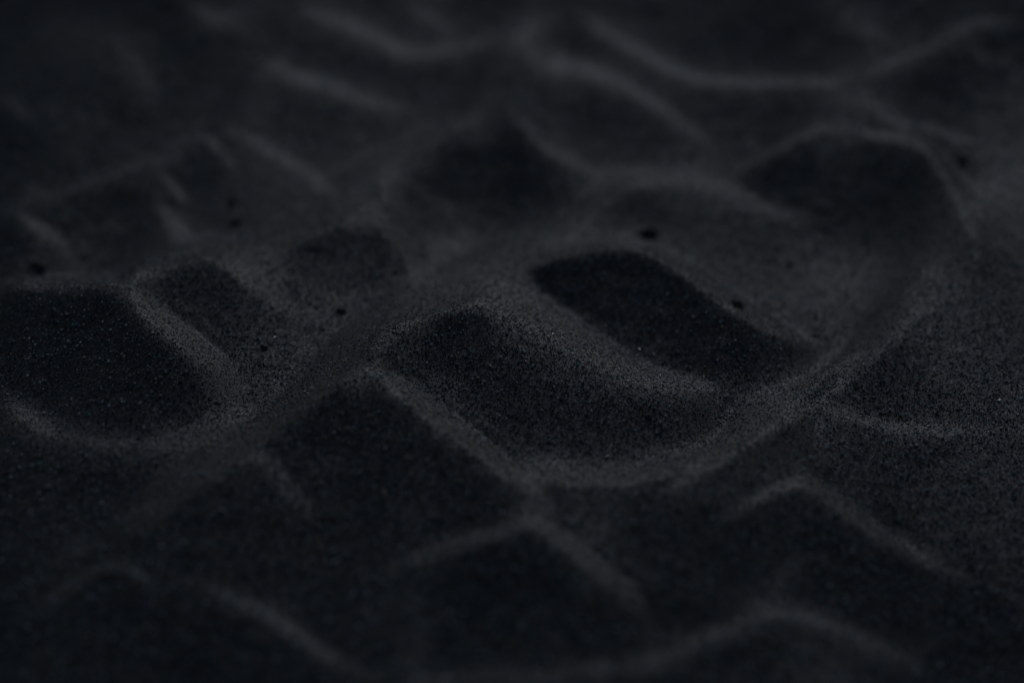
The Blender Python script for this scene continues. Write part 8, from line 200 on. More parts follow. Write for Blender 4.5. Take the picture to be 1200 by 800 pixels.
[14,9,1,-1,1,0,0,0,0,1,-1,1,-1,1,0,0,1,-1,1,1,0,0,1,0,1,1,1,3,3,17,0,-9,-5,-3,-3,-2,-3,-1,1,0,1,0,-1,1,-1,-1,-1,1,0,-1,0,-1,1,-1,1,1,-1,2,-1,1,-1,0,0,1,-2,0,0,0,-1,-1,0,0,-2,0,-1,-1,0,-1,0,-1,0,-1,1,0,-1,0,0,1,-1,1,0,0,0,0,-1,-2,-1,-3,-2,-1,-1,-2,0,-1,1,-1,-2,4,5,0,3,1,-2,1,0,3,1,-1,-1,2,-3,-2,2,2,-5,1,0,1,3,-1,3,0,2,2,4,3,2,3,0,2,1,-2,-1,0,0,-1,-1,1,-1,-3,-9,-9,-6,-5,0,5,7,9,8,2,-3,-4,-4,-7,-1,0,1,3,2,1,3,1,1,1,-1,1,0,1,-2,0,1,1,0,2,-1,0,1,1,4,0,-1,0,1,-1,-1,0,0,-1,0,-1,0,0,-1,0,1,-1,1,-1,1,0,-1,1,0,0,0,0,-1,0,-1,-1,0,0,-1,-1,0,0,0,0,0,0,0,-1,1,-1,0,0,-1,0,1,-1,0,0,-1,0,0,0,-1,0,-1,0,-1,-1,0,-1,-2,0,-2,-1,0,-3,0,-1,-1,-1,-2,0,-2,2,2,1,1,0,2,1,1,0,1,1,0,0,2,-1,1,1,-1,2,-1,1,0,0,1,-1,1,0],
[14,9,1,0,0,0,0,0,0,0,1,-1,1,0,0,0,1,0,0,0,1,1,0,1,1,1,1,2,5,15,-5,-8,-3,-3,-1,-2,-3,0,0,0,0,0,0,0,-1,0,-1,1,-1,0,0,0,-1,1,0,0,1,0,1,-1,-1,1,0,0,-1,0,0,-1,0,0,-2,1,-2,0,-1,-1,-1,0,0,0,-1,0,0,0,-1,1,-1,1,0,1,-1,0,1,-2,0,-2,-1,-1,-2,-2,-2,0,-1,0,-1,1,0,3,4,1,3,-2,-2,2,0,3,1,-2,-2,2,-3,-3,4,0,-4,0,1,3,1,0,2,2,1,3,4,2,3,2,2,1,1,-2,-2,1,-1,-2,-2,1,-1,-4,-8,-7,-6,-6,0,7,9,10,10,0,-6,-5,-7,-7,0,0,3,3,2,2,2,1,2,1,-2,1,0,1,-3,-1,2,1,-1,2,0,0,1,1,2,1,0,0,1,-1,-1,1,-1,0,-1,0,0,-1,1,-1,0,0,0,0,1,-1,0,1,-1,0,1,-1,-1,0,0,-1,0,0,-1,-1,1,-1,0,0,0,0,0,-1,1,-1,0,0,-1,0,0,0,0,0,-1,0,0,-1,0,0,-1,0,-1,-1,0,-1,-1,-1,-1,-1,-1,-1,-1,-1,-1,-1,-1,-2,-1,2,1,1,1,1,1,1,1,1,0,0,2,-1,2,-1,1,1,0,0,0,1,0,0,1,0,0,0],
[13,9,1,-1,1,0,0,0,0,0,1,-1,1,0,0,0,0,1,0,0,1,0,1,0,1,1,2,1,3,6,4,-2,-4,-3,-2,-2,-2,-1,-1,0,0,0,0,-1,1,-1,-1,1,-1,1,-2,1,0,-1,1,0,0,1,0,0,-1,1,0,0,-1,0,0,-1,0,0,-1,0,-1,-1,0,-1,-1,-1,0,0,0,-1,1,-1,0,0,0,0,0,0,1,-1,1,-1,0,-1,-1,-2,-1,-1,-2,-1,-1,0,-1,0,0,1,1,4,2,2,0,-1,1,1,2,0,-2,-1,-1,-4,-1,3,-2,-3,1,2,2,1,1,2,2,1,4,4,2,3,3,1,2,-2,-4,-1,0,-1,-2,0,-1,-1,-3,-6,-6,-6,-5,-1,8,11,11,7,-5,-6,-4,-4,-5,-2,1,2,2,2,3,2,0,2,-1,-1,0,0,1,-1,-1,2,0,0,0,2,0,1,0,2,1,0,0,1,-1,0,0,0,-1,0,0,0,-1,0,0,0,0,0,-1,1,0,0,0,0,-1,1,0,-1,-1,0,0,0,-1,0,0,0,-1,1,-1,0,0,0,-1,1,-1,0,-1,1,-1,0,0,-1,1,-1,0,0,-1,0,-1,1,-2,0,0,-1,-1,-1,0,-2,0,-2,0,-1,-1,-1,-1,-1,-2,0,0,1,2,0,2,0,1,1,1,0,1,0,1,0,1,0,1,0,0,0,1,0,0,1,0,0,0,0],
[13,9,1,0,-1,1,0,0,0,1,-1,1,-1,1,0,0,1,0,0,0,1,0,1,0,2,0,2,1,4,4,2,-3,-1,-3,-2,-1,-2,-1,-1,0,0,0,-1,1,-1,-1,1,-1,1,-1,0,-1,1,0,-1,1,0,1,0,-1,1,-1,1,-1,0,0,-1,1,-1,-1,0,-1,0,0,-2,0,-1,-1,1,-1,0,-1,1,-1,1,-1,1,-1,0,1,0,-1,1,-1,0,-1,-1,-1,-2,0,-2,-1,0,-2,1,-1,1,0,2,2,1,3,0,0,1,1,2,-1,-1,-1,-1,-4,1,1,-5,-3,3,1,2,2,1,2,1,3,4,4,2,4,1,0,1,-4,-3,0,0,-1,0,-2,-1,-1,-2,-5,-5,-4,-5,0,7,9,9,3,-3,-3,-4,-4,-2,-2,0,2,0,3,1,2,0,2,-1,0,0,0,0,0,0,0,1,0,0,2,-1,2,0,1,1,0,1,-1,1,0,-1,0,-1,1,-1,1,-1,-1,1,0,-1,1,0,-1,1,-1,1,-1,0,0,0,0,-1,1,-2,1,-1,0,0,0,-1,0,0,0,0,0,-1,0,1,-2,1,-1,0,0,0,0,-1,0,0,0,-1,0,-1,0,0,-1,0,-1,-1,0,-1,-1,0,-2,0,-2,0,-1,-1,-1,-1,0,-2,1,2,1,1,0,2,0,1,0,1,1,-1,2,0,0,0,1,1,-1,1,0,0,1,0,0,0,0],
[12,9,0,1,0,0,0,0,0,0,0,1,-1,1,0,0,0,0,1,0,1,0,0,1,0,2,0,2,1,3,4,0,-2,-1,-2,-1,-2,-1,-1,0,-1,0,-1,1,-1,0,-1,1,-1,0,0,0,0,0,-1,1,0,0,0,1,-1,0,0,0,0,0,-1,1,-1,0,-1,0,-1,0,-1,-1,0,-1,0,-1,1,-1,0,0,0,-1,1,0,-1,1,0,0,-1,1,-1,0,-1,-1,-1,-1,0,-2,-1,-1,0,0,0,0,1,1,1,2,1,0,2,0,1,1,-1,1,-2,-1,-2,0,-1,-2,-3,2,0,3,0,1,2,3,2,5,4,2,1,0,0,0,-2,0,-2,0,0,-2,0,-2,-1,-2,-4,-3,-3,-2,-1,5,5,5,3,0,-3,-2,-2,-2,-2,0,0,2,0,2,1,1,1,0,0,0,-1,1,1,-1,0,0,1,1,0,0,2,-1,2,0,0,1,0,0,0,0,-1,1,-1,0,0,0,-1,1,-1,0,1,-1,0,0,1,-1,0,0,-1,1,-1,0,0,0,-1,0,0,0,-1,1,-1,0,0,0,-1,1,-1,0,0,-1,0,1,-2,1,0,-1,0,0,-1,1,-2,1,-1,0,-1,0,-1,-1,0,-1,0,-1,-1,-1,-1,0,-2,0,0,-2,0,-2,2,0,1,1,1,1,0,1,1,0,1,0,0,1,1,-1,1,0,1,0,0,0,1,0,0,0,0,1],
[12,9,0,1,0,0,0,0,0,0,0,1,-1,1,0,0,0,1,0,0,0,1,0,1,1,0,1,2,1,3,1,0,0,-2,-1,0,-2,-1,-1,-1,1,-2,1,-1,0,0,0,-1,0,0,0,0,0,-1,1,0,0,0,0,0,0,0,0,0,-1,1,-1,1,-2,1,-1,0,-1,-1,0,0,-2,1,-1,-1,1,-1,1,-1,0,0,0,-1,1,0,0,0,0,-1,0,0,-1,0,-2,0,-2,0,0,-2,0,0,0,1,0,0,2,1,1,1,0,1,0,2,-1,0,-1,-1,-1,-1,-1,-1,-1,0,1,1,0,1,3,1,4,4,2,3,0,0,0,1,-2,0,-1,-1,0,-1,-1,-2,0,-3,-2,-2,-2,-2,0,2,4,2,4,-1,-1,-1,-1,-2,-1,-1,0,1,1,1,1,1,0,1,-1,1,0,0,0,0,0,1,0,0,1,0,1,0,1,1,-1,2,-1,0,1,-1,0,0,0,0,-1,1,-1,0,1,-1,0,0,0,0,-1,1,0,-1,1,-1,0,-1,1,-1,0,0,0,0,-1,1,-1,0,0,0,-1,1,-1,0,-1,1,-1,0,0,0,-1,0,0,0,0,-1,0,-1,0,0,-1,0,-1,0,-1,0,-2,1,-2,0,-1,-1,0,-2,1,-2,0,-1,0,0,2,1,0,1,1,0,1,0,1,0,1,0,0,1,0,0,1,0,0,0,1,0,0,0,0,1],
[12,9,1,-1,1,0,0,0,0,0,1,-1,1,-1,1,0,1,-1,1,0,0,1,0,1,1,0,1,1,2,1,1,0,0,-1,0,-1,-2,0,0,-2,0,0,0,-1,0,-1,1,-1,0,0,0,0,0,-1,1,0,-1,1,0,0,0,-1,1,0,-1,0,1,-2,1,-1,0,0,-1,0,-1,-1,0,0,-1,0,0,-1,1,-1,0,0,1,-1,0,-1,1,0,0,-1,1,-2,1,-2,0,-1,0,-2,1,-2,0,0,1,-1,1,0,1,1,1,1,0,1,0,1,-1,1,-1,-1,-1,0,-1,-1,0,-1,1,1,0,2,1,2,2,4,1,3,0,1,0,-1,1,-1,-1,0,-1,-1,-1,0,-2,-2,-1,-2,-1,-2,1,0,3,2,1,0,1,-1,-2,0,-1,-1,1,-1,2,0,0,2,0,0,0,1,-1,1,0,0,1,-1,1,0,1,0,1,0,0,1,0,1,-1,1,0,0,0,-1,1,-1,1,-1,0,0,0,0,-1,1,0,-1,1,-1,1,-1,0,0,0,-1,0,0,0,0,0,0,-1,0,0,0,0,0,-1,1,-1,-1,1,-1,1,-1,-1,1,-1,1,-1,-1,1,-1,0,-1,0,0,-1,0,0,-1,-1,0,-1,0,-2,1,-2,0,0,-2,0,0,-1,-1,0,1,0,1,1,1,0,0,1,1,0,0,1,0,0,1,0,1,0,-1,2,-1,1,0,0,0,0,1],
[11,8,1,0,-1,1,0,0,0,0,0,1,-1,1,0,-1,1,1,-1,1,0,0,1,0,1,0,1,1,1,0,2,0,1,0,-1,0,-1,0,-1,-1,-1,0,0,0,-1,-1,1,0,-1,0,0,0,-1,1,0,-1,1,-1,1,-1,1,0,-1,1,-1,0,0,0,0,-1,0,0,0,-1,-1,0,0,-1,0,0,-1,0,0,-1,1,-1,1,-1,0,0,0,0,0,0,-1,0,0,0,-2,1,-2,0,0,-1,-1,0,0,0,1,-1,1,1,0,1,0,2,-1,1,0,1,-1,0,-1,0,0,-2,0,0,0,0,0,2,0,1,3,1,2,3,0,2,0,1,0,-1,0,0,-1,-1,0,-1,-1,-1,-1,-2,-1,-1,-1,0,1,0,3,0,1,-1,1,-1,-1,-1,0,0,0,1,0,1,0,1,0,0,0,1,0,0,0,0,0,1,0,1,0,0,1,0,0,1,0,0,0,1,-1,0,1,-1,0,0,0,0,-1,1,0,-1,1,-1,0,1,-1,0,0,0,-1,1,-1,0,0,0,0,-1,1,-1,0,0,0,0,-1,1,-1,0,-1,1,-1,0,0,0,0,-1,0,0,0,-1,0,0,0,-1,0,-1,0,0,-1,-1,0,0,-1,-1,0,-1,0,-1,-1,0,-1,0,0,-1,1,0,1,0,1,0,1,1,-1,1,1,0,0,1,0,0,0,1,0,0,1,0,-1,2,-1,0,1,-1],
[11,8,1,0,0,-1,1,0,0,0,1,-1,0,1,0,0,0,0,0,1,0,0,1,0,1,0,0,2,0,1,0,2,-1,1,-1,1,-2,0,0,-1,-1,0,0,-1,0,0,-1,1,-1,0,0,0,-1,1,-1,1,-1,0,1,-1,1,-1,0,1,-1,0,0,-1,1,-1,0,0,-1,0,0,-1,0,-1,0,0,-1,1,-1,-1,1,0,-1,1,-1,0,0,0,0,0,0,-1,0,-1,0,0,-1,0,-1,-1,0,0,0,0,0,0,1,0,0,1,1,0,1,-1,2,-1,0,0,-1,1,-2,1,-1,-1,1,0,0,1,1,1,1,2,2,1,2,0,1,1,-1,1,-1,0,-1,0,0,-2,0,-1,-1,-1,-1,-2,1,-1,0,1,1,1,0,0,1,-2,1,-2,1,0,-1,1,0,1,0,1,-1,2,-1,0,1,0,0,0,1,-1,1,0,1,0,0,1,0,0,1,0,0,-1,1,0,0,0,0,0,-1,1,-1,1,-1,0,1,-1,0,0,0,0,-1,1,-1,1,-1,0,0,-1,1,-1,1,-1,0,0,-1,1,-1,0,0,0,0,0,-1,0,0,0,-1,0,1,-2,1,-1,1,-1,-1,0,0,0,-1,-1,1,-1,-1,0,-1,0,-1,0,-1,-1,0,0,-1,0,0,-1,1,0,0,1,0,1,0,1,0,0,1,0,0,1,0,0,1,0,0,0,1,-1,1,0,1,-1,1,-1],
[10,8,1,-1,1,0,-1,1,0,0,0,1,-1,0,1,0,0,0,0,0,1,0,0,1,0,0,1,0,1,1,0,1,0,1,0,-1,1,-1,-1,0,0,-1,0,0,-1,0,-1,1,-1,0,0,0,0,-1,1,-1,1,-1,0,0,1,-1,0,0,0,0,0,0,-1,0,1,-2,1,-1,0,0,-1,0,-1,1,-1,-1,1,-1,0,0,0,-1,1,-1,1,-1,0,0,0,-1,1,-1,0,-1,0,-1,0,0,-1,0,0,-1,1,-1,1,0,1,-1,2,-1,2,-1,1,0,0,0,0,0,-1,0,0,0,-1,1,-1,1,1,0,2,0,2,1,1,2,0,1,1,-1,1,0,-1,0,-1,0,-1,0,-1,-1,-1,0,-2,0,0,0,1,-1,2,0,0,0,-1,1,-1,0,0,0,0,0,1,0,1,-1,1,1,-1,0,1,0,0,1,-1,1,0,1,-1,1,1,-1,1,0,1,-1,1,-1,1,-1,1,-1,1,-1,1,-1,0,0,0,0,0,0,0,-1,1,-1,1,-1,0,0,0,0,-1,0,1,-1,0,0,0,-1,1,-1,0,0,0,-1,1,-1,0,0,0,-1,0,1,-2,1,-1,1,-2,1,-1,0,0,-1,0,-1,0,0,-1,0,-1,0,-1,-1,1,-2,1,-1,-1,1,-1,1,-1,1,1,-1,1,1,0,0,0,1,1,-1,1,0,1,-1,1,0,1,-1,1,0,0,0,1,-1,1,0],
[10,8,1,-1,1,0,-1,1,0,0,0,1,-1,0,1,0,-1,1,1,-1,1,0,0,0,1,0,1,0,1,0,0,1,1,0,0,0,-1,1,-1,0,-1,0,0,-1,0,0,0,-1,0,0,0,0,0,-1,0,1,-1,0,0,0,1,-1,0,0,-1,1,0,-1,1,-1,0,0,-1,0,0,0,-1,0,0,-1,0,0,-1,1,-1,0,0,0,0,-1,1,-1,0,0,0,0,-1,1,-2,1,-1,0,0,-1,-1,1,-1,0,0,1,-1,0,1,0,1,0,0,0,1,0,0,0,0,0,0,-1,1,-1,0,0,0,1,0,1,0,2,1,0,2,1,0,2,-1,1,0,0,-1,1,-1,-1,0,0,-1,-1,-1,0,-1,0,-1,1,0,0,0,1,-1,1,0,-1,1,-1,0,0,1,-1,1,0,1,-1,1,0,0,1,0,-1,2,-1,0,1,0,0,1,-1,2,-1,0,1,0,0,0,0,1,-1,0,0,1,-1,0,0,0,-1,1,0,0,-1,1,-1,1,-1,0,0,0,0,0,-1,0,1,-1,0,0,0,-1,1,-1,0,0,0,0,-1,1,-1,0,0,-1,1,-1,0,0,0,-1,0,0,0,-1,0,0,-1,0,0,-1,0,-1,0,0,-1,-1,1,-2,1,-1,-1,1,-1,0,0,1,-1,1,0,1,-1,1,1,0,0,0,1,0,0,1,-1,1,1,-1,1,0,0,0,0,1,-1,1,0],
[10,8,1,-1,1,0,0,-1,1,0,0,1,-1,0,1,0,-1,1,0,1,-1,1,0,1,-1,1,1,-1,2,-1,1,1,0,0,0,0,1,-1,-1,1,-1,0,-1,0,0,0,-1,1,-1,0,0,-1,1,-1,0,1,-1,0,0,0,0,0,0,-1,1,0,-1,0,1,-1,0,-1,1,-1,0,-1,1,-1,-1,1,-1,0,0,-1,1,-1,0,0,0,-1,1,-1,1,-1,0,0,-1,1,-1,0,-1,0,0,0,-1,0,0,-1,1,0,0,-1,2,-1,1,0,0,1,0,0,0,0,0,0,0,0,-1,1,0,-1,1,0,1,0,1,0,2,0,2,0,1,0,1,0,0,0,0,0,0,-1,0,-1,0,-1,0,-1,-1,0,0,0,0,1,-1,0,1,0,0,-1,1,-1,1,-1,0,1,0,0,0,1,0,0,0,0,1,0,0,0,0,1,0,0,0,1,-1,1,1,-1,1,-1,1,0,0,0,0,0,0,-1,1,0,0,-1,1,-1,1,-1,1,-1,0,0,0,0,0,-1,1,-1,0,1,-1,-1,1,0,-1,1,-1,0,0,0,-1,1,-1,0,0,0,0,-1,0,1,-2,1,-1,1,-1,-1,1,-1,-1,1,-1,0,-1,0,0,-1,0,-1,0,0,-1,0,0,-1,0,0,0,0,0,0,0,1,0,0,0,1,0,0,1,0,0,0,1,0,0,0,1,-1,1,0,0,1,-1,1,0,0],
[9,7,1,0,-1,1,0,-1,1,0,0,0,1,-1,0,1,-1,1,0,0,1,-1,1,0,0,0,1,0,1,0,0,1,0,0,1,-1,1,-1,1,-1,0,0,0,-1,0,0,-1,1,-1,0,0,-1,1,-1,1,-1,0,0,0,0,0,0,-1,1,0,-1,1,-1,0,0,0,0,0,-1,0,0,-1,1,-1,0,-1,1,-1,0,-1,1,-1,0,0,0,0,0,-1,1,-1,0,0,0,0,-1,0,0,-1,0,0,0,-1,1,-1,0,0,0,1,-1,1,0,0,0,1,0,0,0,0,1,-1,0,0,0,0,0,0,0,1,0,0,1,1,0,2,0,0,2,-1,2,-1,1,-1,1,-1,1,-2,1,-1,0,-1,0,-1,0,-1,1,-1,0,0,1,-1,1,0,0,-1,1,-1,1,-1,1,0,0,0,0,1,0,0,0,0,1,-1,1,0,0,1,0,-1,2,-1,0,1,0,0,0,1,-1,1,0,-1,1,-1,1,0,-1,1,-1,1,-1,0,0,1,-1,0,0,0,-1,1,0,-1,1,-1,0,0,0,0,-1,1,-1,1,-1,0,0,-1,1,-1,0,1,-2,1,0,-1,0,1,-2,1,-1,1,-1,-1,1,-1,0,-1,1,-1,-1,0,0,0,-1,0,-1,0,0,0,-1,0,-1,1,-1,1,-1,1,-1,1,1,-1,1,0,0,0,1,0,1,-1,1,0,0,0,1,0,0,0,0,1,-1,1,0,0,0],
[9,7,1,0,-1,1,0,-1,1,0,0,0,1,-1,0,1,-1,1,0,0,0,1,-1,1,0,0,1,0,0,1,0,0,1,-1,1,0,1,-1,0,0,-1,1,-1,0,0,0,-1,0,0,0,0,0,-1,0,1,-1,0,0,0,-1,1,0,0,-1,1,-1,0,1,-1,0,-1,1,-1,1,-1,0,-1,1,-1,0,-1,1,-1,0,0,-1,1,-1,0,0,0,0,0,-1,1,-1,0,0,0,-1,0,0,0,0,-1,0,0,0,-1,1,-1,1,0,-1,1,1,-1,1,0,0,0,0,0,1,-1,0,1,-1,0,1,-1,1,-1,2,-1,1,1,1,0,0,2,-1,2,-1,1,0,1,-1,0,0,-1,1,-1,-1,0,0,0,-1,-1,1,-1,1,-1,1,0,-1,1,0,-1,1,0,-1,1,0,0,0,0,0,1,-1,1,0,1,-1,1,0,-1,2,-1,0,1,0,0,0,1,0,0,-1,2,-1,0,0,1,-1,0,1,-1,1,-1,0,0,0,1,-1,0,-1,1,0,0,-1,1,-1,1,-1,0,0,0,0,-1,1,-1,1,-1,0,0,0,-1,1,-1,0,0,0,0,-1,1,-1,0,0,0,-1,0,0,0,-1,1,-1,-1,1,-1,0,-1,0,0,0,-1,0,-1,0,0,0,-1,0,0,0,0,0,0,0,1,-1,1,0,0,1,0,0,0,0,1,0,0,0,1,-1,1,0,0,1,-1,1,0,-1,1,0],
[8,7,0,1,0,-1,1,0,-1,1,0,0,0,0,1,-1,0,1,0,0,0,0,0,1,-1,1,0,1,0,0,0,1,-1,2,-1,0,1,0,-1,1,0,-1,0,0,0,0,-1,0,1,-2,1,0,-1,1,-1,0,0,0,0,0,-1,1,0,-1,1,-1,0,0,0,0,0,0,0,-1,0,0,0,0,-1,0,0,0,-1,0,1,-1,-1,1,-1,1,-1,0,0,0,-1,1,-1,0,0,0,0,-1,1,-1,-1,1,-1,1,-1,0,0,0,0,0,0,0,1,-1,1,0,0,0,1,-1,1,-1,1,-1,1,-1,1,0,0,0,0,1,0,1,0,1,1,0,0,1,0,1,-1,1,0,0,-1,0,1,-2,1,-1,0,-1,1,-1,-1,1,0,-1,1,0,-1,1,0,0,-1,1,0,0,-1,1,1,-1,0,1,-1,1,0,0,1,-1,1,0,0,0,0,1,0,0,0,0,0,1,0,0,0,0,0,0,0,0,0,0,0,0,0,0,0,0,0,0,0,-1,1,-1,1,-1,0,1,-1,0,0,-1,1,0,-1,0,0,1,-1,-1,1,0,-1,0,1,-2,1,0,0,-1,0,0,0,0,-1,0,0,0,0,-1,0,0,0,-1,0,-1,1,-1,0,-1,0,0,0,-1,0,0,0,-1,1,-1,0,1,0,-1,1,0,1,-1,1,0,0,0,1,0,0,0,0,1,0,0,0,0,0,1,-1,1,0,0,0,0],
[8,7,0,1,0,-1,1,0,-1,1,0,0,0,0,0,1,-1,1,-1,1,0,0,0,1,-1,1,0,1,-1,1,0,0,1,0,0,0,0,0,0,1,-1,0,0,0,-1,1,-1,0,0,0,-1,1,-1,1,-1,0,0,0,-1,1,0,-1,1,-1,0,1,-1,0,0,0,0,-1,1,-1,0,0,0,-1,1,-1,0,0,-1,1,-1,0,0,-1,1,-1,1,-1,0,0,0,-1,1,-1,0,0,0,0,-1,0,0,0,0,0,-1,0,1,-1,0,1,-1,1,-1,1,0,0,1,-1,0,1,0,-1,1,0,-1,1,0,0,0,1,-1,1,1,0,0,1,0,1,0,0,1,0,1,-1,0,1,-1,0,0,0,-1,0,0,0,-1,0,0,0,0,-1,1,0,0,-1,1,0,0,0,-1,1,0,0,0,1,-1,0,1,0,0,0,0,1,-1,1,0,0,0,1,-1,1,0,0,0,1,-1,1,-1,1,0,0,0,0,0,-1,1,0,0,0,0,-1,1,0,-1,1,-1,0,1,-1,0,0,0,0,0,-1,1,-1,1,-1,0,0,0,0,-1,1,-1,0,0,0,0,0,-1,1,-1,0,0,-1,1,-1,0,0,0,-1,0,0,0,-1,0,0,0,-1,0,0,-1,0,0,0,0,-1,0,0,0,0,0,0,0,0,0,0,1,0,0,0,0,1,0,-1,2,-1,0,1,0,0,0,0,1,-1,1,0,0,0,0,0],
[8,7,0,1,0,-1,1,0,-1,1,0,0,0,0,0,1,-1,0,1,0,0,0,0,0,1,-1,1,0,1,-1,1,0,0,1,-1,1,0,0,0,0,-1,1,0,-1,1,-1,0,0,0,0,-1,0,1,-1,0,0,0,-1,1,0,-1,1,-1,0,1,-1,0,0,0,-1,1,0,-1,0,0,0,0,0,-1,0,0,0,0,-1,0,1,-2,1,0,0,-1,0,0,0,0,0,0,-1,0,1,-1,-1,1,0,-1,0,0,0,0,-1,1,0,-1,1,0,-1,1,0,0,1,-1,1,-1,1,0,-1,1,0,0,0,0,1,-1,1,-1,2,-1,1,0,1,0,1,-1,2,-1,1,0,0,0,0,0,0,0,-1,0,1,-2,1,-1,1,-1,0,0,-1,1,0,0,0,-1,1,0,0,0,0,0,0,0,0,1,-1,1,0,0,0,0,0,1,0,-1,1,0,1,-1,1,0,-1,1,1,-1,0,1,-1,1,-1,1,0,-1,1,0,-1,1,0,-1,1,-1,1,-1,0,1,-1,0,0,0,0,0,-1,1,0,-1,0,1,-1,0,0,-1,1,0,-1,0,1,-1,0,-1,1,-1,1,-1,0,0,0,-1,0,0,0,0,0,-1,0,0,-1,0,0,0,0,-1,0,0,-1,1,-1,-1,1,0,-1,0,1,-1,0,1,-1,1,-1,1,0,1,-1,0,1,0,0,0,1,-1,1,0,0,0,1,-1,1,0,-1,1,1,-1,0],
[7,6,1,-1,1,-1,1,0,-1,1,0,0,0,0,0,0,0,1,-1,1,-1,1,0,0,0,1,-1,1,0,0,1,-1,1,0,0,0,1,-1,1,-1,1,-1,1,-1,1,-1,0,0,0,-1,1,-1,0,1,-1,0,-1,1,0,-1,1,-1,1,-1,0,0,0,0,0,0,0,-1,1,-1,0,0,0,0,-1,1,-1,0,0,0,-1,0,1,-1,0,-1,1,0,-1,0,0,0,0,0,0,-1,0,0,0,0,0,0,-1,0,0,0,0,0,0,0,0,0,0,0,0,1,-1,1,-1,1,0,0,0,0,0,0,0,1,-1,1,-1,1,1,-1,1,0,1,0,0,1,0,0,1,-1,1,0,0,-1,1,0,-1,0,0,0,0,-1,1,-1,0,0,0,-1,1,0,0,0,0,0,0,0,0,0,0,0,0,1,-1,1,0,0,0,0,0,0,1,0,0,0,0,0,1,-1,1,0,0,0,0,0,0,1,-1,1,-1,1,-1,0,1,-1,1,-1,1,-1,0,0,1,-1,0,0,0,-1,1,0,0,-1,0,1,-1,0,0,0,0,0,-1,1,-1,0,0,1,-2,1,0,-1,1,-1,0,0,-1,1,-1,0,0,0,0,-1,0,0,0,-1,0,0,0,-1,1,-1,-1,1,-1,1,-1,0,-1,1,0,-1,1,0,0,-1,1,1,-1,0,1,0,-1,2,-1,0,1,-1,1,0,0,1,-1,1,-1,1,0,0,0,0,1,-1],
[7,6,1,-1,1,-1,1,0,-1,1,0,0,0,0,0,0,0,0,1,-1,1,0,-1,1,1,-1,0,1,0,0,0,0,1,0,-1,1,0,1,-1,0,0,1,-1,0,0,0,0,0,-1,1,-1,0,1,-1,0,-1,1,0,-1,1,-1,1,-1,0,0,0,0,0,0,0,-1,1,-1,0,1,-1,-1,1,0,-1,0,0,0,0,-1,1,-1,0,0,0,0,0,-1,0,1,-1,0,0,-1,1,-1,1,-1,0,0,0,-1,1,-1,0,1,-1,0,0,0,1,-1,0,1,-1,1,-1,1,0,0,0,0,0,0,1,-1,1,-1,1,0,0,0,1,0,0,1,0,0,0,1,0,0,1,-1,1,-1,1,-1,1,-1,0,0,0,0,-1,1,-1,0,0,0,0,0,0,0,0,0,-1,1,0,0,1,-1,0,0,1,-1,1,0,-1,1,1,-1,0,1,-1,1,0,0,0,0,1,-1,1,0,0,0,0,0,0,0,0,1,-1,0,0,1,-1,0,1,-1,0,0,0,0,0,0,0,0,-1,1,-1,1,-1,1,-1,0,0,0,0,0,-1,1,-1,1,-1,0,0,0,-1,1,-1,1,-1,0,0,-1,1,-1,0,1,-2,1,-1,1,-1,-1,1,-1,1,-1,-1,1,-1,0,0,0,-1,0,1,-1,0,0,0,0,0,0,0,1,-1,0,1,0,0,0,0,0,1,0,-1,1,0,1,-1,0,1,0,0,0,0,0,0,0,1],
[6,6,0,1,-1,1,-1,1,0,-1,1,0,0,-1,1,0,1,-1,0,0,1,-1,1,0,0,0,0,0,1,0,-1,1,0,1,-1,1,0,-1,1,0,0,0,0,0,0,0,0,-1,1,-1,1,-1,0,0,0,0,0,-1,1,-1,1,-1,0,1,-1,0,0,0,-1,1,0,-1,1,-1,0,0,0,0,0,-1,1,-1,0,0,0,-1,1,-1,0,0,0,0,0,-1,1,-1,0,1,-2,1,0,0,-1,0,1,-1,0,0,-1,1,-1,1,-1,1,-1,1,-1,1,-1,1,-1,1,0,0,0,0,0,0,1,-1,1,-1,1,-1,1,0,1,-1,1,0,0,1,-1,1,1,-1,1,0,0,1,-1,0,1,-1,0,0,0,0,0,0,-1,1,-1,0,0,0,0,0,0,0,0,0,0,0,0,0,0,1,-1,0,1,-1,1,-1,1,0,0,0,1,-1,1,-1,1,0,0,0,1,-1,0,1,0,0,-1,1,0,0,0,0,1,-1,0,0,0,0,0,0,0,0,0,0,0,0,-1,1,-1,1,-1,1,-1,0,0,0,0,0,0,0,-1,1,-1,0,1,-1,0,-1,1,0,-1,0,0,0,0,0,0,-1,0,0,0,0,-1,1,-1,0,0,-1,0,0,0,0,0,-1,0,0,0,-1,1,0,-1,0,1,-1,0,1,-1,1,-1,1,0,0,0,0,0,1,0,-1,1,0,0,1,-1,1,-1,1,0,0,0,0,1,-1,1,-1],
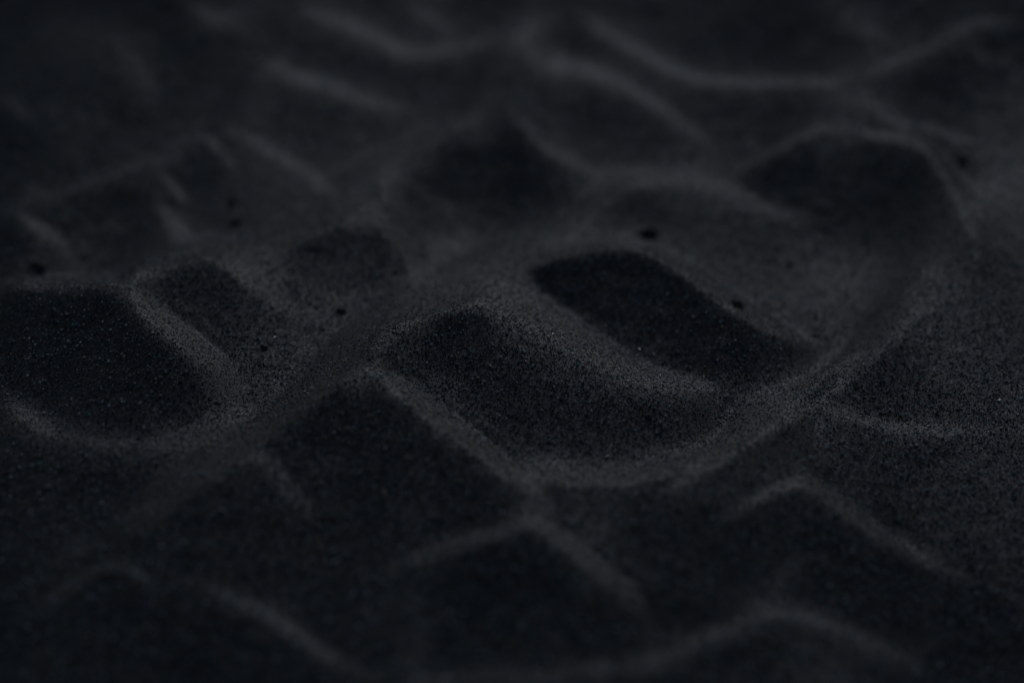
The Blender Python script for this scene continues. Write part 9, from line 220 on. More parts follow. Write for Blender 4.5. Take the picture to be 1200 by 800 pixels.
[6,6,0,1,-1,1,-1,1,-1,1,0,0,-1,1,0,0,0,0,1,-1,0,1,-1,1,0,0,0,0,1,-1,1,0,0,0,0,0,1,-1,1,0,0,-1,1,0,0,-1,1,-1,1,-1,0,0,0,0,0,0,-1,1,-1,1,-1,0,1,-1,0,0,-1,1,0,0,-1,1,-1,0,0,0,0,0,0,-1,1,-1,0,0,0,-1,1,-1,1,-1,0,0,-1,1,0,-1,0,1,-1,0,0,-1,1,-1,1,-1,0,0,0,0,0,-1,1,0,-1,1,0,-1,1,0,0,0,0,0,0,0,0,1,-1,1,-1,1,0,0,0,0,0,1,0,0,0,0,1,0,0,1,-1,1,0,0,0,0,1,-1,0,0,0,0,-1,1,0,-1,0,1,-1,0,0,0,0,0,0,0,0,0,0,0,0,1,-1,0,1,-1,1,-1,1,0,0,0,1,-1,0,1,0,-1,1,0,0,1,-1,1,-1,1,-1,1,0,0,0,0,-1,1,0,0,0,0,0,0,0,0,-1,1,0,-1,1,0,-1,0,1,-1,0,0,0,0,0,0,0,-1,1,-1,0,1,-1,0,0,-1,1,0,-1,0,0,0,0,0,0,-1,0,0,0,0,0,-1,0,0,0,0,-1,1,-1,0,0,-1,0,1,-1,0,0,-1,1,0,-1,1,-1,1,0,0,-1,1,0,1,-1,0,1,-1,1,0,0,0,1,-1,0,1,0,0,0,0,0,0,0,1,-1,1],
[6,6,0,1,-1,1,-1,1,-1,1,0,-1,1,0,0,0,0,0,0,1,-1,0,1,0,-1,1,0,0,1,-1,1,-1,1,0,0,0,0,1,-1,1,-1,1,-1,1,-1,1,-1,0,0,1,-1,0,0,-1,1,0,-1,1,-1,0,1,-1,0,0,0,0,-1,1,0,-1,1,-1,1,-1,0,0,0,-1,1,0,-1,0,0,0,0,0,-1,1,-1,1,-1,0,-1,1,0,-1,1,-1,0,0,0,0,0,0,-1,1,-1,0,0,0,0,0,0,0,0,0,-1,1,0,0,0,0,0,1,-1,0,1,-1,1,-1,1,0,0,0,0,0,1,-1,1,0,0,1,-1,1,0,1,-1,1,0,0,0,0,0,0,0,0,-1,1,0,0,-1,0,1,-1,0,0,1,-1,0,0,0,0,0,0,0,0,0,1,-1,0,1,-1,1,-1,1,0,0,0,0,1,-1,0,1,0,0,-1,1,1,-1,0,0,1,-1,1,0,-1,1,0,0,-1,1,0,0,0,-1,1,0,-1,1,0,-1,1,-1,1,-1,0,0,1,-1,0,0,0,-1,1,0,-1,1,-1,0,0,0,0,0,0,0,-1,0,1,-1,0,0,-1,1,0,-1,0,0,0,0,-1,0,1,-1,-1,1,-1,1,-1,0,0,-1,1,-1,0,0,0,0,0,0,0,0,0,0,0,0,0,0,0,1,-1,1,0,0,0,0,0,1,-1,1,-1,1,0,0,0,0,1,-1,0,1,0],
[5,5,1,-1,1,-1,1,-1,1,-1,1,-1,1,0,0,0,0,0,0,0,0,0,1,-1,1,0,-1,1,0,0,1,-1,1,-1,1,0,0,0,0,0,0,1,-1,0,1,-1,0,0,1,-1,0,0,-1,1,0,-1,1,-1,1,-1,0,0,1,-1,-1,1,0,0,0,-1,1,-1,0,1,-1,0,0,0,-1,1,-1,1,-1,0,0,0,0,-1,1,-1,1,-1,0,0,0,-1,1,-1,1,-1,0,0,0,0,0,0,-1,1,-1,0,1,-1,0,0,0,0,0,0,0,0,0,1,-1,0,0,1,-1,1,-1,1,0,0,0,0,0,0,0,1,0,0,0,0,0,1,0,0,0,0,1,-1,1,0,0,0,0,0,-1,1,0,0,-1,1,-1,0,1,-1,0,0,0,0,1,-1,0,0,0,0,0,0,1,-1,0,1,-1,1,-1,1,0,0,0,0,0,1,-1,1,-1,1,0,0,0,0,0,0,0,1,-1,1,-1,1,-1,1,0,-1,1,0,-1,1,-1,1,-1,1,-1,1,-1,1,-1,0,0,0,1,-1,-1,1,0,0,-1,1,-1,1,-1,0,0,0,0,0,0,-1,1,-1,1,-1,0,0,-1,1,-1,1,-1,0,0,0,-1,1,-1,0,0,0,-1,1,-1,0,0,0,0,-1,1,-1,0,1,-1,0,0,0,0,1,-1,0,0,1,-1,1,0,-1,1,0,1,-1,0,1,-1,1,0,-1,1,1,-1,0,0,1,-1,1,-1,1],
[5,5,1,-1,1,-1,0,1,-1,1,0,-1,1,0,0,-1,1,0,0,0,1,-1,0,1,-1,1,0,-1,1,0,0,1,-1,1,-1,1,0,0,-1,1,1,-1,0,0,0,0,0,0,0,0,0,0,-1,1,0,-1,1,-1,0,0,1,-1,0,0,-1,1,0,0,-1,1,-1,0,1,-1,0,0,0,0,-1,1,-1,1,-1,0,0,0,0,0,-1,1,-1,0,0,0,0,0,0,-1,1,-1,0,1,-1,0,0,0,-1,1,-1,1,-1,1,-1,0,0,1,-1,0,0,0,1,-1,0,1,-1,1,-1,1,0,0,0,-1,2,-1,0,0,1,-1,1,0,0,0,1,-1,1,0,0,0,1,-1,1,0,-1,1,0,0,-1,1,0,-1,1,-1,1,-1,1,-1,0,0,0,0,1,-1,0,0,0,0,0,1,-1,0,0,1,-1,1,0,-1,1,0,0,0,0,0,1,-1,1,-1,1,0,0,0,0,0,0,0,0,1,-1,1,-1,1,-1,1,-1,1,-1,0,1,-1,1,-1,1,-1,0,0,1,-1,0,0,0,0,0,-1,1,0,-1,1,-1,0,1,-1,0,0,0,-1,1,0,-1,0,1,-1,0,0,0,-1,1,-1,0,0,0,0,0,-1,1,-1,0,0,0,-1,1,-1,0,0,0,0,0,-1,1,-1,1,-1,0,1,-1,1,-1,0,1,0,-1,1,0,0,0,0,0,1,-1,1,-1,1,0,0,0,0,0,0,1,-1,1,-1,1,0],
[4,5,0,1,-1,0,1,-1,1,-1,1,-1,1,0,0,-1,1,0,0,0,0,0,0,1,-1,1,-1,1,-1,1,0,0,0,1,-1,0,1,0,-1,1,0,0,0,0,-1,1,0,0,0,0,0,-1,1,0,-1,1,-1,0,1,-1,0,0,0,0,0,0,-1,1,0,-1,0,1,-1,0,0,1,-1,-1,1,0,-1,1,-1,1,-1,0,0,-1,1,0,-1,1,-1,0,0,0,0,0,-1,1,0,-1,0,0,1,-1,0,-1,1,0,0,-1,1,-1,0,1,-1,1,-1,0,1,-1,1,-1,1,-1,1,0,-1,1,0,0,0,0,1,-1,0,1,0,-1,1,0,1,-1,1,-1,1,0,0,1,-1,1,-1,1,0,-1,1,0,-1,1,-1,1,-1,1,-1,0,1,-1,0,0,0,1,-1,0,0,0,0,0,1,-1,0,1,-1,1,-1,1,-1,1,0,0,0,0,0,0,1,-1,1,-1,1,0,0,0,0,0,0,0,0,0,1,-1,0,1,-1,0,1,-1,0,1,-1,0,1,-1,0,0,0,0,1,-1,-1,1,0,0,0,-1,1,-1,1,-1,0,0,1,-1,-1,1,0,0,-1,1,-1,0,0,0,0,0,0,-1,1,-1,0,0,0,0,0,-1,0,0,0,0,0,0,-1,1,-1,0,0,0,0,-1,1,0,-1,1,-1,1,0,-1,1,0,-1,1,0,0,0,0,1,-1,0,1,0,-1,1,0,0,0,0,1,-1,0,1,-1,1,0,-1,1],
[4,5,0,1,-1,0,1,-1,1,-1,1,-1,1,0,-1,1,0,0,0,0,0,0,0,0,0,1,-1,1,0,-1,1,0,0,0,0,1,-1,1,-1,1,-1,1,0,0,-1,1,0,0,-1,1,0,-1,1,-1,1,-1,0,0,1,-1,0,0,0,-1,1,0,0,-1,1,-1,1,-1,0,0,0,0,0,0,0,0,-1,1,-1,0,0,0,0,0,0,0,-1,1,-1,0,0,0,0,0,0,0,-1,1,-1,0,1,-1,0,0,0,0,-1,1,0,-1,1,-1,1,-1,1,0,-1,1,-1,1,0,-1,1,0,0,0,0,0,0,0,0,1,-1,1,0,0,0,0,0,0,1,0,-1,1,1,-1,0,0,1,-1,1,0,-1,1,-1,1,-1,1,-1,1,-1,0,1,-1,0,0,0,1,-1,0,0,0,0,1,-1,0,0,1,-1,1,-1,1,0,-1,1,0,0,0,0,0,1,-1,0,1,-1,1,0,0,0,0,-1,2,-1,0,0,0,0,0,1,-1,0,0,1,-1,0,0,0,1,-1,0,0,0,0,0,-1,1,0,0,-1,1,-1,1,-1,0,0,1,-1,0,0,-1,1,0,-1,1,-1,0,0,0,0,0,0,-1,1,-1,0,0,0,0,0,-1,1,-1,0,0,0,0,0,-1,0,1,-1,0,0,0,0,0,-1,1,0,0,0,-1,1,0,0,0,0,0,1,-1,0,1,-1,1,0,-1,1,0,0,0,1,-1,0,1,-1,1,0,-1,1,0],
[4,5,0,0,1,-1,1,-1,1,-1,1,-1,1,-1,1,0,0,-1,1,0,0,0,0,1,-1,0,1,-1,1,-1,1,0,0,0,0,0,0,1,-1,0,1,-1,1,0,-1,1,-1,1,0,-1,1,-1,1,-1,0,0,1,-1,0,0,0,0,0,-1,1,0,-1,1,-1,1,-1,0,0,1,-1,0,-1,1,0,0,-1,1,-1,0,0,0,0,0,0,0,-1,1,-1,0,1,-1,0,0,0,-1,1,0,-1,0,1,-1,0,0,0,0,0,0,0,0,-1,1,0,-1,1,0,-1,1,0,0,-1,1,0,0,0,0,0,0,1,-1,0,1,-1,1,0,0,0,0,0,1,-1,1,0,0,0,0,0,0,1,-1,1,-1,1,-1,1,-1,1,-1,0,1,-1,0,1,-1,0,0,1,-1,0,0,0,0,1,-1,0,0,1,-1,1,-1,1,-1,1,-1,1,0,0,0,0,0,0,1,-1,0,1,0,-1,1,0,-1,1,0,0,0,0,0,0,0,1,-1,0,0,0,0,0,0,0,0,0,0,0,0,0,0,0,-1,1,0,-1,1,-1,0,1,-1,0,0,0,0,0,0,-1,1,-1,1,-1,0,1,-1,-1,1,0,0,-1,0,1,-1,0,0,0,-1,1,-1,0,0,0,0,0,0,-1,1,-1,0,1,-1,0,0,0,0,0,0,0,0,0,0,0,0,0,1,-1,0,1,-1,1,0,0,-1,1,0,1,-1,0,0,1,-1,1,-1,1,0,0,0]
]
HEIGHT = np.zeros((HNY, HNX))
for _j, _r in enumerate(_rows):
    _s = np.cumsum(_r[2:])
    _z = np.concatenate([[_r[1]], _r[1]+np.cumsum(_s)])*HQ
    HEIGHT[_j, _r[0]:_r[0]+len(_z)] = _z
    HEIGHT[_j, :_r[0]] = _z[0]; HEIGHT[_j, _r[0]+len(_z):] = _z[-1]

def cubic(t):
    return ((-.5*t+1)*t-.5)*t, (1.5*t-2.5)*t*t+1, ((-1.5*t+2)*t+.5)*t, (.5*t-.5)*t*t

def sample_grid(A, u, v):
    """separable Catmull-Rom sampling of A at fractional column u, row v"""
    h, w = A.shape
    i = np.floor(u).astype(int); j = np.floor(v).astype(int)
    cu = cubic(u-i); cv = cubic(v-j)
    out = 0
    for b in range(4):
        jj = np.clip(j+b-1, 0, h-1)
        row = 0
        for a in range(4):
            row = row + cu[a]*A[jj, np.clip(i+a-1, 0, w-1)]
        out = out + cv[b]*row
    return out

def patch_weight(x, y):
    """1 inside the fitted wedge of sand, falling to 0 past its edges"""
    half = 0.045 + 0.245*(y+0.02)
    e = np.minimum(np.minimum((half-np.abs(x))/0.06, (y-0.555)/0.06), (1.36-y)/0.09)
    e = np.clip(e, 0, 1)
    return e*e*(3-2*e)

def smooth_noise(x, y, scale, seed):
    r = np.random.default_rng(seed).random((64, 64))*2-1
    u = (x/scale) % 64; v = (y/scale) % 64
    i = np.floor(u).astype(int); j = np.floor(v).astype(int)
    fu = u-i; fv = v-j
    fu = fu*fu*(3-2*fu); fv = fv*fv*(3-2*fv)
    a = r[j % 64, i % 64]; b = r[j % 64, (i+1) % 64]; c = r[(j+1) % 64, i % 64]; d = r[(j+1) % 64, (i+1) % 64]
    return (a*(1-fu)+b*fu)*(1-fv)+(c*(1-fu)+d*fu)*fv

# the ripple field goes on around the fitted patch with the same kind of mounds
COPIES = [(0.0, 0.0, 32.0)]
for jy in range(-3, 9):
    for jx in range(-8, 9):
        dx = 0.37*jx + (0.17 if jy % 2 else 0.0) + 0.03*math.sin(jx*5.1+jy*2.3)
        dy = 0.47*jy + 0.05*math.sin(jx*1.7+jy*3.1)
        if abs(jx)+abs(jy) > 0:
            COPIES.append((dx, dy, 1.0))

def elevation(x, y):
    x = np.asarray(x, float); y = np.asarray(y, float)
    num = np.zeros_like(x); den = np.full_like(x, 0.02)
    for dx, dy, k in COPIES:
        px = x-dx; py = y-dy
        w = patch_weight(px, py)*k
        m = w > 1e-4
        if not m.any():
            continue
        num[m] += w[m]*sample_grid(HEIGHT, (px[m]-HX0)/HSX, (py[m]-HY0)/HSY)
        den[m] += w[m]
    z = num/den
    z = z + 0.00016*smooth_noise(x, y, 0.011, 3) + 0.00010*smooth_noise(x, y, 0.0045, 4)
    return z

# ------------------------------------------------------------------ helpers
def link_mesh(name, me, mat=None):
    o = bpy.data.objects.new(name, me); col.objects.link(o)
    if mat: me.materials.append(mat)
    return o

def tag(o, label=None, cat=None, group=None, kind=None):
    if label: o['label'] = label
    if cat: o['category'] = cat
    if group: o['group'] = group
    if kind: o['kind'] = kind
    return o

def node(nt, t, **kw):
    n = nt.nodes.new(t)
    for k, v in kw.items():
        if k.startswith('i_'):
            n.inputs[int(k[2:])].default_value = v
        else:
            setattr(n, k, v)
    return n

# ------------------------------------------------------------------ materials
def sand_material():
    m = bpy.data.materials.new('black_sand'); m.use_nodes = True
    nt = m.node_tree; L = nt.links.new
    bsdf = nt.nodes['Principled BSDF']
    geo = node(nt, 'ShaderNodeTexCoord')
    # every grain a cell: its own tone, tilt and gloss
    cell = node(nt, 'ShaderNodeTexVoronoi'); cell.inputs['Scale'].default_value = 1850; cell.inputs['Randomness'].default_value = 1.0
    L(geo.outputs['Object'], cell.inputs['Vector'])
    sep = node(nt, 'ShaderNodeSeparateColor'); L(cell.outputs['Color'], sep.inputs[0])
    ramp = node(nt, 'ShaderNodeValToRGB')
    e = ramp.color_ramp.elements
    e[0].position = 0.0; e[0].color = (.024, .025, .029, 1)
    e[1].position = 1.0; e[1].color = (.42, .47, .52, 1)
    for p, c in ((.12, (.034, .036, .041, 1)), (.60, (.040, .043, .049, 1)), (.72, (.048, .050, .054, 1)), (.80, (.074, .055, .042, 1)), (.86, (.038, .074, .086, 1)), (.92, (.090, .098, .108, 1)), (.975, (.17, .185, .20, 1))):
        k = e.new(p); k.color = c
    L(sep.outputs[0], ramp.inputs[0])
    # broader drifts of slightly finer, paler sand
    drift = node(nt, 'ShaderNodeTexNoise'); drift.inputs['Scale'].default_value = 38; drift.inputs['Detail'].default_value = 5
    L(geo.outputs['Object'], drift.inputs['Vector'])
    mr = node(nt, 'ShaderNodeMapRange'); mr.inputs[1].default_value = .3; mr.inputs[2].default_value = .7; mr.inputs[3].default_value = .82; mr.inputs[4].default_value = 1.18
    L(drift.outputs[0], mr.inputs[0])
    mul = node(nt, 'ShaderNodeMix', data_type='RGBA', blend_type='MULTIPLY'); mul.inputs[0].default_value = 1
    L(ramp.outputs[0], mul.inputs[6]); L(mr.outputs[0], mul.inputs[7])
    L(mul.outputs[2], bsdf.inputs['Base Color'])
    rr = node(nt, 'ShaderNodeMapRange'); rr.inputs[1].default_value = .0; rr.inputs[2].default_value = 1; rr.inputs[3].default_value = .55; rr.inputs[4].default_value = .95
    L(sep.outputs[1], rr.inputs[0]); L(rr.outputs[0], bsdf.inputs['Roughness'])
    bsdf.inputs['Specular IOR Level'].default_value = .25
    # grain relief
    dome = node(nt, 'ShaderNodeMath', operation='SUBTRACT'); dome.inputs[0].default_value = 1
    L(cell.outputs['Distance'], dome.inputs[1])
    lift = node(nt, 'ShaderNodeMath', operation='MULTIPLY_ADD'); lift.inputs[1].default_value = .55
    L(sep.outputs[2], lift.inputs[0]); L(dome.outputs[0], lift.inputs[2])
    bump = node(nt, 'ShaderNodeBump'); bump.inputs['Strength'].default_value = .19; bump.inputs['Distance'].default_value = .0004
    L(lift.outputs[0], bump.inputs['Height'])
    L(bump.outputs[0], bsdf.inputs['Normal'])
    return m

def grain_material():
    m = bpy.data.materials.new('sand_grain'); m.use_nodes = True
    nt = m.node_tree; L = nt.links.new
    bsdf = nt.nodes['Principled BSDF']
    tone = node(nt, 'ShaderNodeAttribute', attribute_type='INSTANCER', attribute_name='tone')
    ramp = node(nt, 'ShaderNodeValToRGB'); ramp.color_ramp.interpolation = 'CONSTANT'
    e = ramp.color_ramp.elements
    e[0].position = 0; e[0].color = (.032, .034, .039, 1)
    e[1].position = .30; e[1].color = (.044, .047, .053, 1)
    for p, c in ((.50, (.058, .061, .068, 1)), (.62, (.105, .066, .042, 1)), (.69, (.080, .056, .098, 1)), (.74, (.036, .110, .125, 1)), (.83, (.11, .115, .125, 1)), (.895, (.26, .27, .28, 1)), (.940, (.16, .44, .46, 1)), (.955, (.50, .36, .22, 1)), (.965, (.72, .76, .78, 1))):
        k = e.new(p); k.color = c
    L(tone.outputs['Fac'], ramp.inputs[0]); L(ramp.outputs[0], bsdf.inputs['Base Color'])
    gl = node(nt, 'ShaderNodeValToRGB'); gl.color_ramp.interpolation = 'CONSTANT'     # a few grains are glassy, the rest are dull
    g = gl.color_ramp.elements
    g[0].position = 0; g[0].color = (.7, .7, .7, 1); g[1].position = .80; g[1].color = (.26, .26, .26, 1)
    k = g.new(.85); k.color = (.7, .7, .7, 1)
    L(tone.outputs['Fac'], gl.inputs[0]); L(gl.outputs[0], bsdf.inputs['Roughness'])
    bsdf.inputs['Specular IOR Level'].default_value = .45
    return m

def clod_material(name, base, light, scale=900, rough=.9, bump_d=.0006):
    m = bpy.data.materials.new(name); m.use_nodes = True
    nt = m.node_tree; L = nt.links.new
    bsdf = nt.nodes['Principled BSDF']
    tc = node(nt, 'ShaderNodeTexCoord')
    n1 = node(nt, 'ShaderNodeTexNoise'); n1.inputs['Scale'].default_value = scale*.35; n1.inputs['Detail'].default_value = 6
    v = node(nt, 'ShaderNodeTexVoronoi'); v.inputs['Scale'].default_value = scale
    L(tc.outputs['Object'], n1.inputs['Vector']); L(tc.outputs['Object'], v.inputs['Vector'])
    ramp = node(nt, 'ShaderNodeValToRGB'); e = ramp.color_ramp.elements
    e[0].position = .35; e[0].color = base+(1,); e[1].position = .72; e[1].color = light+(1,)
    L(n1.outputs[0], ramp.inputs[0]); L(ramp.outputs[0], bsdf.inputs['Base Color'])
    b = node(nt, 'ShaderNodeBump'); b.inputs['Strength'].default_value = .7; b.inputs['Distance'].default_value = bump_d
    L(v.outputs['Distance'], b.inputs['Height']); L(b.outputs[0], bsdf.inputs['Normal'])
    bsdf.inputs['Roughness'].default_value = rough
    return m

SAND = sand_material(); GRAIN = grain_material()
CLOD = clod_material('damp_sand_clod', (.050, .046, .042), (.16, .14, .12))
STONE = clod_material('dark_basalt', (.045, .047, .050), (.13, .133, .138), 700, .75, .0003)
SPECK = clod_material('pale_speck', (.30, .25, .19), (.50, .44, .36), 1500, .55, .0001)
BUFF = clod_material('buff_shell', (.10, .085, .065), (.19, .16, .13), 1500, .6, .0001)
GLASSY = clod_material('teal_glassy_mineral', (.20, .36, .37), (.42, .60, .60), 1200, .25, .00005)
CLEAR = clod_material('pale_quartz', (.45, .48, .49), (.70, .72, .72), 1200, .25, .00005)

# ------------------------------------------------------------------ the sand sheet
def spread(a, b, st, far, grow=1.09):
    core = np.arange(a, b+st*.5, st)
    d, x, up = st, core[-1], []
    while x < far:
        d *= grow; x += d; up.append(x)
    d, x, dn = st, core[0], []
    while x > -far:
        d *= grow; x -= d; dn.append(x)
    return np.concatenate([np.array(dn[::-1]), core, np.array(up)])

gx = spread(-0.40, 0.40, 0.00125, 40.0, 1.05); gy = spread(0.50, 1.42, 0.00125, 40.0, 1.05)
GX, GY = np.meshgrid(gx, gy)
GZ = np.zeros_like(GX)
near = (np.abs(GX) < 4) & (GY > -2) & (GY < 6)
GZ[near] = elevation(GX[near], GY[near])
def grid_mesh(name, GX, GY, GZ):
    ny, nx = GX.shape
    me = bpy.data.meshes.new(name)
    idx = np.arange(nx*ny).reshape(ny, nx)
    f = np.stack([idx[:-1, :-1], idx[:-1, 1:], idx[1:, 1:], idx[1:, :-1]], -1).reshape(-1, 4)
    me.vertices.add(nx*ny); me.loops.add(f.size); me.polygons.add(len(f))
    me.vertices.foreach_set('co', np.stack([GX, GY, GZ], -1).ravel().astype(np.float32))
    me.loops.foreach_set('vertex_index', f.ravel().astype(np.int32))
    me.polygons.foreach_set('loop_start', np.arange(0, f.size, 4, dtype=np.int32))
    me.polygons.foreach_set('loop_total', np.full(len(f), 4, dtype=np.int32))
    me.polygons.foreach_set('use_smooth', np.ones(len(f), dtype=bool))
    me.update(calc_edges=True)
    return me
ground = tag(link_mesh('sand', grid_mesh('sand', GX, GY, GZ), SAND), kind='structure')
ground['label'] = 'black sand blown into soft overlapping mounds and hollows'

# ------------------------------------------------------------------ loose grains lying on the sheet (uncountable)
def grain_mesh():
    bm = bmesh.new(); bmesh.ops.create_icosphere(bm, subdivisions=1, radius=1)
    for v in bm.verts:
        v.co *= 1+.28*noise.noise(v.co*1.7+Vector((3, 1, 2)))
        v.co.z *= .8
    me = bpy.data.meshes.new('grain_shape'); bm.to_mesh(me); bm.free()
    me.materials.append(GRAIN)
    return me

NG = 330000
yy = rng.uniform(0.56, 1.40, NG*2)
keep = rng.random(NG*2) < np.clip(1.25-np.abs(yy-0.95)*1.6, .25, 1)
yy = yy[keep][:NG]
xx = rng.uniform(-1, 1, len(yy))*(0.03+0.235*yy)
zz = elevation(xx, yy)
tones = rng.random(len(xx))                    # the mineral of each grain: 0 dark basalt ... 1 clear quartz
pm = bpy.data.meshes.new('grain_points'); pm.vertices.add(len(xx))
pm.vertices.foreach_set('co', np.stack([xx, yy, zz+np.where(tones > .895, .00016, .00003)], -1).ravel().astype(np.float32))
at = pm.attributes.new('size', 'FLOAT', 'POINT')
at.data.foreach_set('value', (0.00021*np.exp(.36*rng.standard_normal(len(xx)))*np.where(tones > .895, 1.45, 1)).clip(.0001, .0006).astype(np.float32))
at = pm.attributes.new('tone', 'FLOAT', 'POINT')
at.data.foreach_set('value', tones.astype(np.float32))
at = pm.attributes.new('spin', 'FLOAT_VECTOR', 'POINT')
at.data.foreach_set('vector', rng.uniform(0, 6.283, (len(xx), 3)).ravel().astype(np.float32))
pm.update()
shape = bpy.data.objects.new('grain_shape', grain_mesh())     # only a source shape: never linked to the scene itself
ng = bpy.data.node_groups.new('scatter_grains', 'GeometryNodeTree')
ng.interface.new_socket('Geometry', in_out='INPUT', socket_type='NodeSocketGeometry')
ng.interface.new_socket('Geometry', in_out='OUTPUT', socket_type='NodeSocketGeometry')
gi = ng.nodes.new('NodeGroupInput'); go = ng.nodes.new('NodeGroupOutput')
oi = ng.nodes.new('GeometryNodeObjectInfo'); oi.inputs['Object'].default_value = shape
iop = ng.nodes.new('GeometryNodeInstanceOnPoints')
na = ng.nodes.new('GeometryNodeInputNamedAttribute'); na.data_type = 'FLOAT'; na.inputs['Name'].default_value = 'size'
nb = ng.nodes.new('GeometryNodeInputNamedAttribute'); nb.data_type = 'FLOAT_VECTOR'; nb.inputs['Name'].default_value = 'spin'
gl = ng.links.new
gl(gi.outputs[0], iop.inputs['Points']); gl(oi.outputs['Geometry'], iop.inputs['Instance'])
gl(nb.outputs[0], iop.inputs['Rotation']); gl(na.outputs[0], iop.inputs['Scale']); gl(iop.outputs[0], go.inputs[0])
grains = tag(link_mesh('sand_grains', pm), 'loose dark sand grains lying over the whole rippled surface', 'sand grains', kind='stuff')
md = grains.modifiers.new('scatter', 'NODES'); md.node_group = ng

# ------------------------------------------------------------------ pebbles, clods, shell chips and glinting grains
def lump(name, mat, size, seed, rough=.35, lobes=((0, 0, 0, 1),), sub=4, angular=0.0):
    """an irregular lump: lobes merged on a sphere, worn by noise"""
    bm = bmesh.new(); bmesh.ops.create_icosphere(bm, subdivisions=sub, radius=1)
    off = Vector((seed*3.7, seed*1.3, seed*.9))
    for v in bm.verts:
        d = v.co.normalized(); r = 0
        for lx, ly, lz, lr in lobes:
            c = Vector((lx, ly, lz)); b = d.dot(c); q = b*b-c.dot(c)+lr*lr
            if q > 0: r = max(r, b+math.sqrt(q))
        r = max(r, .25)
        r *= 1+rough*noise.fractal(d*1.6+off, 1.0, 2.1, 4)+.5*rough*noise.noise(d*5+off)
        if angular:
            c = noise.cell(d*2.2+off); r *= 1+angular*(c-.5)
        v.co = d*r
        v.co.x *= size[0]*.5; v.co.y *= size[1]*.5; v.co.z *= size[2]*.5
    me = bpy.data.meshes.new(name); bm.to_mesh(me); bm.free()
    me.polygons.foreach_set('use_smooth', np.ones(len(me.polygons), dtype=bool))
    return link_mesh(name, me, mat)

def chip(name, mat, size, seed):
    """a thin curved flake with a worn rim"""
    bm = bmesh.new(); n = 22; rings = 5
    rows = []
    for side in (1, -1):
        ring_list = []
        for k in range(rings):
            t = (k+1)/rings; ring = []
            for i in range(n):
                a = 2*math.pi*i/n
                rr = t*(1+.22*noise.noise(Vector((math.cos(a)*1.3+seed, math.sin(a)*1.3, seed))))
                x = math.cos(a)*rr; y = math.sin(a)*rr
                z = .5*(1-t*t)+side*.16*math.sqrt(max(0, 1-t*t*.98))
                ring.append(bm.verts.new((x*size[0]*.5, y*size[1]*.5, z*size[2])))
            ring_list.append(ring)
        c = bm.verts.new((0, 0, (.5+side*.16)*size[2]))
        for i in range(n):
            a, b = ring_list[0][i], ring_list[0][(i+1) % n]
            bm.faces.new((c, a, b) if side > 0 else (c, b, a))
        for k in range(rings-1):
            for i in range(n):
                q = (ring_list[k][i], ring_list[k+1][i], ring_list[k+1][(i+1) % n], ring_list[k][(i+1) % n])
                bm.faces.new(q if side > 0 else q[::-1])
        rows.append(ring_list)
    t, b = rows[0][-1], rows[1][-1]
    for i in range(n):
        bm.faces.new((t[i], b[i], b[(i+1) % n], t[(i+1) % n]))
    me = bpy.data.meshes.new(name); bm.to_mesh(me); bm.free()
    me.polygons.foreach_set('use_smooth', np.ones(len(me.polygons), dtype=bool))
    return link_mesh(name, me, mat)

def crystal(name, mat, size, seed):
    """a small broken mineral grain with flat faces"""
    r = random.Random(seed); bm = bmesh.new()
    for i in range(14):
        d = Vector((r.gauss(0, 1), r.gauss(0, 1), r.gauss(0, 1))).normalized()
        bm.verts.new((d.x*size[0]*.5, d.y*size[1]*.5, d.z*size[2]*.5))
    bmesh.ops.convex_hull(bm, input=bm.verts)
    bmesh.ops.delete(bm, geom=[v for v in bm.verts if not v.link_faces], context='VERTS')
    me = bpy.data.meshes.new(name); bm.to_mesh(me); bm.free()
    return link_mesh(name, me, mat)

def rest(o, x, y, sink=.3, rot=(0, 0, 0)):
    z = float(elevation(np.array([x]), np.array([y]))[0])
    e = .002
    gxs = float(elevation(np.array([x+e]), np.array([y]))[0]-elevation(np.array([x-e]), np.array([y]))[0])/(2*e)
    gys = float(elevation(np.array([x]), np.array([y+e]))[0]-elevation(np.array([x]), np.array([y-e]))[0])/(2*e)
    nrm = Vector((-gxs, -gys, 1)).normalized()
    q = Vector((0, 0, 1)).rotation_difference(nrm).to_matrix() @ (Matrix.Rotation(rot[2], 3, 'Z') @ Matrix.Rotation(rot[1], 3, 'Y') @ Matrix.Rotation(rot[0], 3, 'X'))
    o.rotation_euler = q.to_euler()
    lo = min((q @ v.co).z for v in o.data.vertices); hi = max((q @ v.co).z for v in o.data.vertices)
    o.location = (x, y, z-lo-sink*(hi-lo))
    return o

mm = .001
CL = 'dark clods and pebbles on the sand'
def clod(x, y, size, seed, label, lobes, mat=CLOD, rot=0, sink=.28, cat='sand clod', name='sand_clod', rough=.3):
    o = lump(name, mat, size, seed, rough, lobes)
    rest(o, x, y, sink+.12, (0, 0, rot))
    return tag(o, label, cat, CL)

